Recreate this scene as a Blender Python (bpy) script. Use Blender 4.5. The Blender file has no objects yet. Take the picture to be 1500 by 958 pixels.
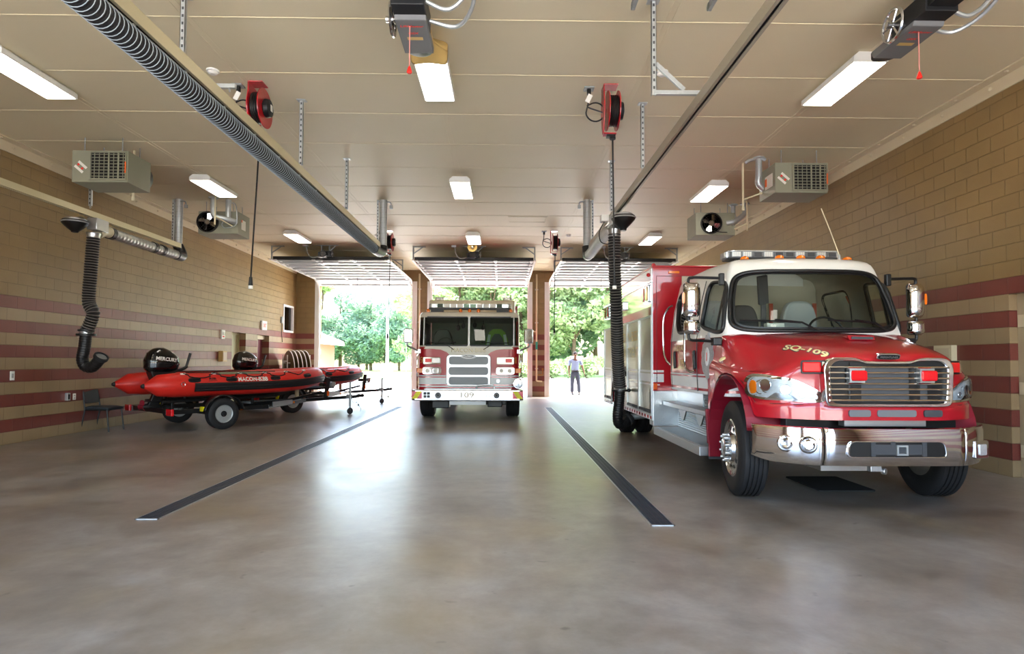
import bpy, bmesh, math, random
from mathutils import Vector, Matrix
from mathutils.bvhtree import BVHTree
PI = math.pi
V = Vector
random.seed(7)
scene = bpy.context.scene
COL = scene.collection

# ------------------------------------------------------------------ helpers
def lin(h):
    if isinstance(h, str):
        h = h.lstrip('#')
        c = [int(h[i:i + 2], 16) / 255 for i in (0, 2, 4)]
        return tuple(x / 12.92 if x <= .04045 else ((x + .055) / 1.055) ** 2.4 for x in c)
    return tuple(h)

def sst(a, b, x):
    t = max(0., min(1., (x - a) / (b - a)))
    return t * t * (3 - 2 * t)

def lerp(a, b, t):
    return a + (b - a) * t

def interp(xs, ys, x):
    if x <= xs[0]:
        return ys[0]
    for i in range(1, len(xs)):
        if x <= xs[i]:
            t = (x - xs[i - 1]) / (xs[i] - xs[i - 1])
            return lerp(ys[i - 1], ys[i], t)
    return ys[-1]

class MB:
    """collects shapes; build() links them as one mesh object"""
    def __init__(s):
        s.v = []; s.f = []; s.m = []; s.cur = 0

    def add(s, vs, fs):
        o = len(s.v)
        s.v += [tuple(p) for p in vs]
        s.f += [tuple(i + o for i in f) for f in fs]
        s.m += [s.cur] * len(fs)
        return s

    def box(s, x0, x1, y0, y1, z0, z1, M=None):
        vs = [V((x, y, z)) for z in (z0, z1) for y in (y0, y1) for x in (x0, x1)]
        if M is not None:
            vs = [M @ p for p in vs]
        return s.add(vs, [(0, 2, 3, 1), (4, 5, 7, 6), (0, 1, 5, 4), (2, 6, 7, 3), (0, 4, 6, 2), (1, 3, 7, 5)])

    def cb(s, c, d, M=None):
        return s.box(c[0] - d[0] / 2, c[0] + d[0] / 2, c[1] - d[1] / 2, c[1] + d[1] / 2, c[2] - d[2] / 2, c[2] + d[2] / 2, M)

    def bar(s, a, b, w, h, up=(0, 0, 1)):
        """rectangular bar from a to b, w wide, h high"""
        a, b = V(a), V(b); d = (b - a).normalized(); u = V(up)
        x = d.cross(u)
        if x.length < 1e-4:
            x = d.cross(V((1, 0, 0)))
        x.normalize(); u = x.cross(d).normalized()
        vs = []
        for p in (a, b):
            for sx, sy in ((-1, -1), (1, -1), (1, 1), (-1, 1)):
                vs.append(p + x * sx * w / 2 + u * sy * h / 2)
        return s.add(vs, [(3, 2, 1, 0), (4, 5, 6, 7), (0, 1, 5, 4), (1, 2, 6, 5), (2, 3, 7, 6), (3, 0, 4, 7)])

    def cyl(s, a, b, r0, r1=None, n=16, caps=True):
        r1 = r0 if r1 is None else r1
        a, b = V(a), V(b); d = (b - a).normalized()
        x = d.orthogonal().normalized(); y = d.cross(x)
        vs = []
        for p, r in ((a, r0), (b, r1)):
            for i in range(n):
                t = 2 * PI * i / n
                vs.append(p + (x * math.cos(t) + y * math.sin(t)) * r)
        fs = [(i, (i + 1) % n, n + (i + 1) % n, n + i) for i in range(n)]
        if caps:
            fs += [tuple(range(n - 1, -1, -1)), tuple(range(n, 2 * n))]
        return s.add(vs, fs)

    def tube(s, pts, r, n=10, caps=True, closed=False, sq=None):
        pts = [V(p) for p in pts]
        N = len(pts)
        rs = r if isinstance(r, (list, tuple)) else [r] * N
        tang = []
        for i in range(N):
            if closed:
                t = pts[(i + 1) % N] - pts[i - 1]
            else:
                t = pts[min(i + 1, N - 1)] - pts[max(i - 1, 0)]
            tang.append(t.normalized() if t.length > 1e-9 else V((0, 0, 1)))
        x = tang[0].orthogonal().normalized()
        if abs(tang[0].z) < .9:
            x = tang[0].cross(V((0, 0, 1))).normalized()
        vs = []
        for i in range(N):
            t = tang[i]
            x = (x - t * x.dot(t)).normalized()
            y = t.cross(x)
            for k in range(n):
                a = 2 * PI * k / n
                vs.append(pts[i] + (x * math.cos(a) + y * math.sin(a) * (sq or 1)) * rs[i])
        fs = []
        R = N if closed else N - 1
        for i in range(R):
            j = (i + 1) % N
            for k in range(n):
                l = (k + 1) % n
                fs.append((i * n + k, i * n + l, j * n + l, j * n + k))
        if caps and not closed:
            fs += [tuple(range(n - 1, -1, -1)), tuple((N - 1) * n + k for k in range(n))]
        return s.add(vs, fs)

    def lathe(s, prof, c=(0, 0, 0), ax=(0, 0, 1), n=24, close=False):
        """prof: [(radius, along axis)]"""
        ax = V(ax).normalized(); c = V(c)
        x = ax.orthogonal().normalized(); y = ax.cross(x)
        vs = []
        for r, h in prof:
            for i in range(n):
                t = 2 * PI * i / n
                vs.append(c + ax * h + (x * math.cos(t) + y * math.sin(t)) * r)
        fs = []
        P = len(prof)
        for j in range(P if close else P - 1):
            q = (j + 1) % P
            for i in range(n):
                fs.append((j * n + i, j * n + (i + 1) % n, q * n + (i + 1) % n, q * n + i))
        if not close:
            if prof[0][0] > 1e-6:
                fs.append(tuple(range(n - 1, -1, -1)))
            if prof[-1][0] > 1e-6:
                fs.append(tuple((P - 1) * n + i for i in range(n)))
        return s.add(vs, fs)

    def ball(s, c, r, n=12, sc=(1, 1, 1)):
        c = V(c); vs = []; fs = []
        m = max(6, n // 2)
        for j in range(m + 1):
            a = PI * j / m
            for i in range(n):
                t = 2 * PI * i / n
                vs.append((c.x + r * sc[0] * math.sin(a) * math.cos(t), c.y + r * sc[1] * math.sin(a) * math.sin(t), c.z + r * sc[2] * math.cos(a)))
        for j in range(m):
            for i in range(n):
                fs.append((j * n + i, (j + 1) * n + i, (j + 1) * n + (i + 1) % n, j * n + (i + 1) % n))
        return s.add(vs, fs)

    def grid(s, fn, nu, nv, keep=None, closeu=False):
        vs = [fn(i / nu, j / nv) for j in range(nv + 1) for i in range(nu + 1)]
        fs = []
        for j in range(nv):
            for i in range(nu):
                if keep and not keep((i + .5) / nu, (j + .5) / nv):
                    continue
                a = j * (nu + 1) + i
                fs.append((a, a + 1, a + nu + 2, a + nu + 1))
        return s.add(vs, fs)

    def prism(s, poly, o, ex, ey, d):
        """polygon (2d) in plane o, ex, ey, pushed along d (vector)"""
        o, ex, ey, d = V(o), V(ex), V(ey), V(d)
        n = len(poly)
        vs = [o + ex * p[0] + ey * p[1] for p in poly]
        vs += [p + d for p in vs]
        fs = [tuple(range(n - 1, -1, -1)), tuple(range(n, 2 * n))]
        fs += [(i, (i + 1) % n, n + (i + 1) % n, n + i) for i in range(n)]
        return s.add(vs, fs)

    def ring(s, outer, inner, o, ex, ey, d):
        """flat frame between two 2d outlines of equal count, pushed along d"""
        o, ex, ey, d = V(o), V(ex), V(ey), V(d)
        n = len(outer)
        P = [o + ex * p[0] + ey * p[1] for p in outer] + [o + ex * p[0] + ey * p[1] for p in inner]
        vs = P + [p + d for p in P]
        fs = []
        for i in range(n):
            j = (i + 1) % n
            fs += [(i, j, n + j, n + i), (2 * n + i, 3 * n + i, 3 * n + j, 2 * n + j), (i, 2 * n + i, 2 * n + j, j), (n + i, n + j, 3 * n + j, 3 * n + i)]
        return s.add(vs, fs)

    def text(s, body, o, ex, ey, w=None, h=None, ext=.004, bold=0, align='C', shear=0, space=1):
        cu = bpy.data.curves.new('t', 'FONT'); cu.body = body
        cu.extrude = 0; cu.offset = bold; cu.shear = shear; cu.space_character = space
        cu.resolution_u = 3
        ob = bpy.data.objects.new('t', cu); COL.objects.link(ob)
        dg = bpy.context.evaluated_depsgraph_get()
        me = bpy.data.meshes.new_from_object(ob.evaluated_get(dg))
        vs = [v.co.copy() for v in me.vertices]
        fs = [tuple(p.vertices) for p in me.polygons]
        bpy.data.objects.remove(ob); bpy.data.curves.remove(cu); bpy.data.meshes.remove(me)
        x0 = min(v.x for v in vs); x1 = max(v.x for v in vs); y0 = min(v.y for v in vs); y1 = max(v.y for v in vs)
        sx = w / (x1 - x0) if w else None; sy = h / (y1 - y0) if h else None
        sx = sx or sy; sy = sy or sx
        o, ex, ey = V(o), V(ex).normalized(), V(ey).normalized()
        nz = ex.cross(ey)
        cx = (x0 + x1) / 2 if align == 'C' else x0
        n = len(vs)
        top = [o + ex * (v.x - cx) * sx + ey * (v.y - (y0 + y1) / 2) * sy + nz * ext for v in vs]
        return s.add(top, fs)

    def build(s, name, mats, parent=None, smooth=35, bevel=0, solid=0, seg=2, sub=0):
        me = bpy.data.meshes.new(name)
        me.from_pydata(s.v, [], s.f)
        ml = mats if isinstance(mats, (list, tuple)) else [mats]
        for m in ml:
            me.materials.append(m)
        if len(ml) > 1:
            me.polygons.foreach_set('material_index', s.m)
        me.validate()
        if smooth:
            me.polygons.foreach_set('use_smooth', [True] * len(me.polygons))
            try:
                me.set_sharp_from_angle(angle=math.radians(smooth))
            except Exception:
                pass
        me.update()
        ob = bpy.data.objects.new(name, me)
        COL.objects.link(ob)
        if parent:
            ob.parent = parent
        if sub:
            md = ob.modifiers.new('sub', 'SUBSURF'); md.levels = sub; md.render_levels = sub
        if solid:
            md = ob.modifiers.new('solid', 'SOLIDIFY'); md.thickness = solid; md.offset = 0
        if bevel:
            md = ob.modifiers.new('bevel', 'BEVEL'); md.width = bevel; md.segments = seg; md.limit_method = 'ANGLE'; md.angle_limit = math.radians(50)
        return ob

def tag(o, label=None, cat=None, group=None, kind=None):
    for k, x in (('label', label), ('category', cat), ('group', group), ('kind', kind)):
        if x:
            o[k] = x
    return o

def thing(name, label, cat, loc=(0, 0, 0), rz=0, group=None):
    o = bpy.data.objects.new(name, None); COL.objects.link(o)
    o.empty_display_size = .2
    o.location = loc; o.rotation_euler = (0, 0, rz)
    return tag(o, label, cat, group)

def children(o):
    return [c for c in bpy.data.objects if c.parent is o]

def copy_tree(o, parent=None):
    c = o.copy(); COL.objects.link(c)
    if parent:
        c.parent = parent
    for ch in children(o):
        copy_tree(ch, c)
    return c

def struct(name, mb, mat, **k):
    return tag(mb.build(name, mat, **k), kind='structure')

def catmull(pts, n=6, closed=False):
    pts = [V(p) for p in pts]; out = []
    N = len(pts)
    for i in range(N if closed else N - 1):
        if closed:
            p = [pts[(i + k) % N] for k in (-1, 0, 1, 2)]
        else:
            p = [pts[max(i - 1, 0)], pts[i], pts[i + 1], pts[min(i + 2, N - 1)]]
        for k in range(n):
            t = k / n
            out.append(.5 * ((2 * p[1]) + (p[2] - p[0]) * t + (2 * p[0] - 5 * p[1] + 4 * p[2] - p[3]) * t * t + (3 * p[1] - p[0] - 3 * p[2] + p[3]) * t ** 3))
    if not closed:
        out.append(pts[-1])
    return out

def rrect(w, h, r, n=5, cx=0, cy=0):
    out = []
    for sx, sy, a0 in ((1, 1, 0), (-1, 1, 90), (-1, -1, 180), (1, -1, 270)):
        for k in range(n + 1):
            a = math.radians(a0 + 90 * k / n)
            out.append((cx + sx * (w / 2 - r) + r * math.cos(a), cy + sy * (h / 2 - r) + r * math.sin(a)))
    return out

# ------------------------------------------------------------------ materials
MATS = {}
def mat(name, color, rough=.5, metal=0, coat=0, noise=0, nscale=8, bump=0, bscale=60, spec=.5, trans=0, emit=0, ior=1.45, alpha=1):
    if name in MATS:
        return MATS[name]
    m = bpy.data.materials.new(name); m.use_nodes = True
    nt = m.node_tree; b = nt.nodes['Principled BSDF']
    c = lin(color)
    b.inputs['Base Color'].default_value = (*c, 1)
    b.inputs['Roughness'].default_value = rough
    b.inputs['Metallic'].default_value = metal
    b.inputs['Specular IOR Level'].default_value = spec
    b.inputs['Coat Weight'].default_value = coat
    b.inputs['Coat Roughness'].default_value = .04
    b.inputs['Transmission Weight'].default_value = trans
    b.inputs['IOR'].default_value = ior
    b.inputs['Alpha'].default_value = alpha
    if emit:
        b.inputs['Emission Color'].default_value = (*c, 1)
        b.inputs['Emission Strength'].default_value = emit
    if noise or bump:
        tc = nt.nodes.new('ShaderNodeTexCoord')
        if noise:
            n = nt.nodes.new('ShaderNodeTexNoise'); n.inputs['Scale'].default_value = nscale; n.inputs['Detail'].default_value = 5
            nt.links.new(tc.outputs['Object'], n.inputs['Vector'])
            mx = nt.nodes.new('ShaderNodeMix'); mx.data_type = 'RGBA'
            mx.inputs[6].default_value = (*[x * (1 - noise) for x in c], 1)
            mx.inputs[7].default_value = (*[min(1, x * (1 + noise)) for x in c], 1)
            nt.links.new(n.outputs['Fac'], mx.inputs[0]); nt.links.new(mx.outputs[2], b.inputs['Base Color'])
        if bump:
            n2 = nt.nodes.new('ShaderNodeTexNoise'); n2.inputs['Scale'].default_value = bscale; n2.inputs['Detail'].default_value = 3
            nt.links.new(tc.outputs['Object'], n2.inputs['Vector'])
            bp = nt.nodes.new('ShaderNodeBump'); bp.inputs['Strength'].default_value = bump; bp.inputs['Distance'].default_value = .01
            nt.links.new(n2.outputs['Fac'], bp.inputs['Height']); nt.links.new(bp.outputs['Normal'], b.inputs['Normal'])
    MATS[name] = m
    return m

def nodes(m):
    nt = m.node_tree
    def N(t, **k):
        n = nt.nodes.new(t)
        for a, x in k.items():
            setattr(n, a, x)
        return n
    def L(a, b):
        nt.links.new(a, b)
    def math_(op, a, b=None, c=None):
        n = nt.nodes.new('ShaderNodeMath'); n.operation = op
        for i, x in enumerate((a, b, c)):
            if x is None:
                continue
            if isinstance(x, (int, float)):
                n.inputs[i].default_value = x
            else:
                nt.links.new(x, n.inputs[i])
        return n.outputs[0]
    def mix(f, a, b, bt='MIX'):
        n = nt.nodes.new('ShaderNodeMix'); n.data_type = 'RGBA'; n.blend_type = bt
        for i, x in ((0, f), (6, a), (7, b)):
            if isinstance(x, (int, float)):
                n.inputs[i].default_value = x
            elif isinstance(x, tuple):
                n.inputs[i].default_value = (*x, 1) if len(x) == 3 else x
            else:
                nt.links.new(x, n.inputs[i])
        return n.outputs[2]
    def ramp(f, stops):
        n = nt.nodes.new('ShaderNodeValToRGB')
        e = n.color_ramp.elements
        while len(e) < len(stops):
            e.new(.5)
        for q, (p, c) in zip(e, stops):
            q.position = p; q.color = (*c, 1) if len(c) == 3 else c
        nt.links.new(f, n.inputs[0])
        return n.outputs[0]
    return nt, N, L, math_, mix, ramp

TAN = lin('#968061'); UPTAN = lin('#86703f' if False else '#8a7148'); BRICKRED = lin('#753a32')
def block_mat(name, axis):
    """painted concrete block, red courses on the lower wall; axis: 'X' or 'Y' runs along the wall"""
    m = mat(name, TAN, rough=.38)
    nt, N, L, mth, mix, ramp = nodes(m)
    b = nt.nodes['Principled BSDF']
    g = N('ShaderNodeNewGeometry'); sp = N('ShaderNodeSeparateXYZ'); L(g.outputs['Position'], sp.inputs[0])
    cx = N('ShaderNodeCombineXYZ')
    L(sp.outputs[axis], cx.inputs[0]); L(sp.outputs['Z'], cx.inputs[1])
    br = N('ShaderNodeTexBrick'); br.offset = .5; br.squash = 1
    for k, x in (('Scale', 1), ('Mortar Size', .007), ('Mortar Smooth', .4), ('Bias', 0), ('Brick Width', .4064), ('Row Height', .2032)):
        br.inputs[k].default_value = x
    br.inputs['Color1'].default_value = (.93, .93, .93, 1); br.inputs['Color2'].default_value = (1, 1, 1, 1); br.inputs['Mortar'].default_value = (.80, .79, .77, 1)  # joint colour darkened to stand in for shade in the painted grooves
    L(cx.outputs[0], br.inputs['Vector'])
    row = mth('FLOOR', mth('DIVIDE', sp.outputs['Z'], .2032))
    odd = mth('MODULO', row, 2)
    low = mth('LESS_THAN', sp.outputs['Z'], .2032 * 12)
    red = mth('MULTIPLY', odd, low)
    base = mix(low, UPTAN, TAN)
    c = mix(red, base, BRICKRED)
    c = mix(1.0, c, br.outputs['Color'], 'MULTIPLY')
    no = N('ShaderNodeTexNoise'); no.inputs['Scale'].default_value = 1.3; no.inputs['Detail'].default_value = 6
    L(g.outputs['Position'], no.inputs['Vector'])
    c = mix(1.0, c, ramp(no.outputs['Fac'], [(.3, (.88, .88, .88)), (.7, (1.08, 1.08, 1.08))]), 'MULTIPLY')
    L(c, b.inputs['Base Color'])
    n2 = N('ShaderNodeTexNoise'); n2.inputs['Scale'].default_value = 90; n2.inputs['Detail'].default_value = 4
    L(g.outputs['Position'], n2.inputs['Vector'])
    h = mth('SUBTRACT', mth('MULTIPLY', n2.outputs['Fac'], .25), br.outputs['Fac'])
    bp = N('ShaderNodeBump'); bp.inputs['Strength'].default_value = 1; bp.inputs['Distance'].default_value = .012
    L(h, bp.inputs['Height']); L(bp.outputs['Normal'], b.inputs['Normal'])
    return m

def floor_mat():
    m = mat('polished concrete', '#8a7c6e', rough=.3)
    nt, N, L, mth, mix, ramp = nodes(m)
    b = nt.nodes['Principled BSDF']
    g = N('ShaderNodeNewGeometry')
    def noise(sc, det=6, rough=.6, dist=0, off=0):
        n = N('ShaderNodeTexNoise')
        n.inputs['Scale'].default_value = sc; n.inputs['Detail'].default_value = det; n.inputs['Roughness'].default_value = rough; n.inputs['Distortion'].default_value = dist
        v = N('ShaderNodeVectorMath'); v.operation = 'ADD'; v.inputs[1].default_value = (off, off * .7, 0)
        L(g.outputs['Position'], v.inputs[0]); L(v.outputs[0], n.inputs['Vector'])
        return n.outputs['Fac']
    a = noise(.28, 5, .6, .4); d = noise(1.1, 6, .62, .5, 7); f = noise(5, 6, .7, 0, 3); e = noise(.7, 2, .5, .3, 21)
    c = ramp(a, [(.32, lin('#5f5244')), (.5, lin('#807970')), (.68, lin('#95918c'))])
    c = mix(.5, c, ramp(d, [(.3, lin('#54483c')), (.5, lin('#7f7870')), (.7, lin('#9f9c98'))]))
    c = mix(1.0, c, ramp(f, [(.3, (.8, .8, .8)), (.7, (1.16, 1.16, 1.16))]), 'MULTIPLY')
    c = mix(ramp(e, [(.52, (0, 0, 0)), (.78, (.45, .45, .45))]), c, lin('#8f7a4c'))      # ochre stains
    c = mix(ramp(noise(2.3, 2, .4, .1, 40), [(.66, (0, 0, 0)), (.85, (.4, .4, .4))]), c, lin('#50483f'))   # oil spots
    c = mix(ramp(noise(6.5, 2, .5, 0, 63), [(.70, (0, 0, 0)), (.78, (.6, .6, .6))]), c, lin('#3f3a35'))   # small drips
    L(c, b.inputs['Base Color'])
    r = mth('MAXIMUM', mth('ADD', mth('MULTIPLY', mth('ADD', mth('MULTIPLY', d, .6), mth('MULTIPLY', a, .4)), .3), .165), .285)
    L(r, b.inputs['Roughness'])
    b.inputs['Specular IOR Level'].default_value = .6
    return m

def corrugate(name, color, pitch, axis='Z', rough=.4, metal=0, dist=.01, sharp=False, spec=.5, coat=0):
    """ridges along an object axis as bump (roll-up slats, ribbed rubber)"""
    m = mat(name, color, rough=rough, metal=metal, spec=spec, coat=coat)
    nt, N, L, mth, mix, ramp = nodes(m)
    b = nt.nodes['Principled BSDF']
    tc = N('ShaderNodeTexCoord'); sp = N('ShaderNodeSeparateXYZ'); L(tc.outputs['Object'], sp.inputs[0])
    fr = mth('FRACT', mth('DIVIDE', sp.outputs[axis], pitch))
    if sharp:
        h = mth('LESS_THAN', fr, .14)
        h = mth('SUBTRACT', 1, h)
    else:
        h = mth('SINE', mth('MULTIPLY', fr, 2 * PI))
    bp = N('ShaderNodeBump'); bp.inputs['Strength'].default_value = .8; bp.inputs['Distance'].default_value = dist
    L(h, bp.inputs['Height']); L(bp.outputs['Normal'], b.inputs['Normal'])
    return m

def tread_plate():
    m = mat('diamond plate', '#c9ccce', rough=.3, metal=1)
    nt, N, L, mth, mix, ramp = nodes(m)
    b = nt.nodes['Principled BSDF']
    tc = N('ShaderNodeTexCoord'); vo = N('ShaderNodeTexVoronoi'); vo.inputs['Scale'].default_value = 34
    vo.inputs['Randomness'].default_value = .25
    L(tc.outputs['Object'], vo.inputs['Vector'])
    h = mth('LESS_THAN', vo.outputs['Distance'], .3)
    bp = N('ShaderNodeBump'); bp.inputs['Strength'].default_value = .8; bp.inputs['Distance'].default_value = .006
    L(h, bp.inputs['Height']); L(bp.outputs['Normal'], b.inputs['Normal'])
    return m

def glass_mat(name, tint='#ffffff', rough=0, ior=1.5):
    """thin window glass: clear with a mirror share that grows at grazing angles"""
    m = bpy.data.materials.new(name); m.use_nodes = True
    nt, N, L, mth, mix, ramp = nodes(m)
    nt.nodes.remove(nt.nodes['Principled BSDF'])
    out = nt.nodes['Material Output']
    t = N('ShaderNodeBsdfTransparent'); t.inputs[0].default_value = (*lin(tint), 1)
    gl = N('ShaderNodeBsdfGlossy'); gl.inputs['Roughness'].default_value = rough
    fr = N('ShaderNodeFresnel'); fr.inputs[0].default_value = ior
    ms = N('ShaderNodeMixShader'); L(fr.outputs[0], ms.inputs[0]); L(t.outputs[0], ms.inputs[1]); L(gl.outputs[0], ms.inputs[2])
    L(ms.outputs[0], out.inputs[0])
    MATS[name] = m
    return m

M_ = {}
def setup_mats():
    d = M_
    d['floor'] = floor_mat()
    d['blockX'] = block_mat('painted block wall across', 'X')
    d['blockY'] = block_mat('painted block wall along', 'Y')
    d['ceil'] = mat('cream ceiling paint', '#d8cdb0', rough=.55, noise=.04, nscale=.8)
    d['steelpaint'] = mat('cream painted steel', '#cdc0a4', rough=.5)
    d['white'] = mat('white enamel', '#eeeeec', rough=.3)
    d['whitemetal'] = mat('white painted steel', '#c3c7c9', rough=.35, coat=.2)
    d['lamp'] = mat('lit lamp lens', '#fff7e8', rough=.5, emit=LAMP)
    d['galv'] = mat('galvanised steel', '#b9bec0', rough=.42, metal=.55, noise=.12, nscale=40)
    d['galvd'] = mat('dull galvanised steel', '#9a9fa0', rough=.5, metal=.4, noise=.1, nscale=30)
    d['chrome'] = mat('chrome', '#e6e6e8', rough=.06, metal=1)
    d['polish'] = mat('polished aluminium', '#d5d6d8', rough=.17, metal=1)
    d['alu'] = mat('brushed aluminium', '#c3c6c8', rough=.34, metal=.95, noise=.06, nscale=30)
    d['plate'] = tread_plate()
    d['red'] = mat('fire engine red paint', '#ad0a20', rough=.3, coat=1, spec=.5)
    d['redin'] = mat('dark red liner paint', '#7d1024', rough=.45, coat=.2)
    d['truckwhite'] = mat('truck white paint', '#eceae4', rough=.3, coat=.9)
    d['beige'] = mat('pale cream truck paint', '#d8cfb4', rough=.35, coat=.7)
    d['stripe'] = mat('white reflective tape', '#e8ebee', rough=.35)
    d['black'] = mat('black plastic', '#141415', rough=.42)
    d['blackgl'] = mat('gloss black', '#0b0b0d', rough=.16, coat=.8)
    d['rubber'] = mat('tyre rubber', '#1d1d1f', rough=.7, noise=.15, nscale=20)
    d['darkmetal'] = mat('dark painted metal', '#26272a', rough=.45, metal=.4)
    d['grey'] = mat('mid grey plastic', '#6b6d70', rough=.5)
    d['dgrey'] = mat('dark grey plastic', '#3c3e42', rough=.5)
    d['lgrey'] = mat('light grey vinyl', '#a3a5a6', rough=.55)
    d['redlens'] = mat('red lamp lens', '#d5121b', rough=.12, coat=.6)
    d['amber'] = mat('amber lens', '#e8760f', rough=.15, coat=.6)
    d['clear'] = mat('clear lamp lens', '#dfe3e6', rough=.12, metal=.55, noise=.35, nscale=26)
    d['gold'] = mat('gold leaf lettering', '#d8b45e', rough=.35, metal=.4)
    d['goldpale'] = mat('pale gold lettering', '#e6d9a0', rough=.4)
    d['glass'] = glass_mat('window glass', '#e4ece6')
    d['glassdark'] = glass_mat('tinted glass', '#7f8f86')
    d['heater'] = mat('grey green enamel', '#8b8c7b', rough=.45, noise=.05, nscale=3)
    d['orange'] = mat('orange sticker', '#e8631c', rough=.5)
    d['paper'] = mat('white paper', '#eae8e2', rough=.7)
    d['reelred'] = mat('cord reel red', '#b0131f', rough=.32, coat=.5)
    d['horn'] = mat('tan horn paint', '#c6a869', rough=.45)
    d['pvc'] = mat('cream pvc pipe', '#d9cfae', rough=.5)
    d['copper'] = mat('brass fitting', '#a87b45', rough=.35, metal=.9)
    d['hose'] = mat('black exhaust hose', '#242324', rough=.5)
    d['hosewire'] = mat('light hose helix', '#98a3ab', rough=.45)
    d['boatred'] = mat('red inflatable fabric', '#d5281f', rough=.42, noise=.05, nscale=3)
    d['boatblack'] = mat('black rubber strake', '#1a1a1c', rough=.5)
    d['boatgrey'] = mat('olive grey wear patch', '#77745c', rough=.6)
    d['trailer'] = mat('black trailer paint', '#17181a', rough=.3, coat=.5)
    d['vinyl'] = mat('dark slate upholstery', '#2c3136', rough=.55)
    d['roll'] = corrugate('satin roll-up slats', '#bdbcae', .032, 'Z', .33, .85, .006, True)
    d['doorgreen'] = mat('pale door paint', '#b7b78e', rough=.5)
    d['doorred'] = mat('dark red door paint', '#74353a', rough=.5)
    d['beigedoor'] = mat('beige door paint', '#a8987e', rough=.4)
    d['wood'] = mat('brown laminate', '#6a5026', rough=.5, noise=.2, nscale=4)
    d['skin'] = mat('brown skin', '#5b3a29', rough=.55)
    d['shirt'] = mat('pale blue shirt', '#6f7b98', rough=.8, noise=.05, nscale=12)
    d['trouser'] = mat('navy trousers', '#262c3c', rough=.8)
    d['pave'] = mat('sunlit concrete paving', '#c9c4ba', rough=.8, noise=.06, nscale=.6)
    d['grass'] = mat('lawn grass', '#7f9c52', rough=.9, noise=.25, nscale=3)
    d['housebrick'] = mat('pale house brick', '#94695a', rough=.8, noise=.1, nscale=12)
    d['roofing'] = mat('grey roof shingles', '#a39f9a', rough=.8, noise=.1, nscale=6)
    d['bark'] = mat('tree bark', '#6b5a48', rough=.9, noise=.3, nscale=10)
    d['redcap'] = mat('bright red plastic', '#ee2c22', rough=.4)
    d['pinkcord'] = mat('pink pull cord', '#d98f86', rough=.7)
    d['hivis'] = mat('hi-vis green', '#86b52c', rough=.6)
    d['silver'] = mat('reflective silver', '#dfe3e6', rough=.4)
    d['yellow'] = mat('yellow tape', '#e8e014', rough=.4)
    d['teal'] = mat('teal plastic', '#38a08a', rough=.5)
    d['bluepaper'] = mat('blue glove', '#5b86d6', rough=.6)
    d['drain'] = mat('cast iron grate', '#2b3038', rough=.5, metal=.4)
    d['mat'] = mat('black floor mat', '#1c1c1b', rough=.85)
LAMP, SKY, SUN, EXPO = 9.0, 2.3, 18.0, .35
setup_mats()
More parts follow.
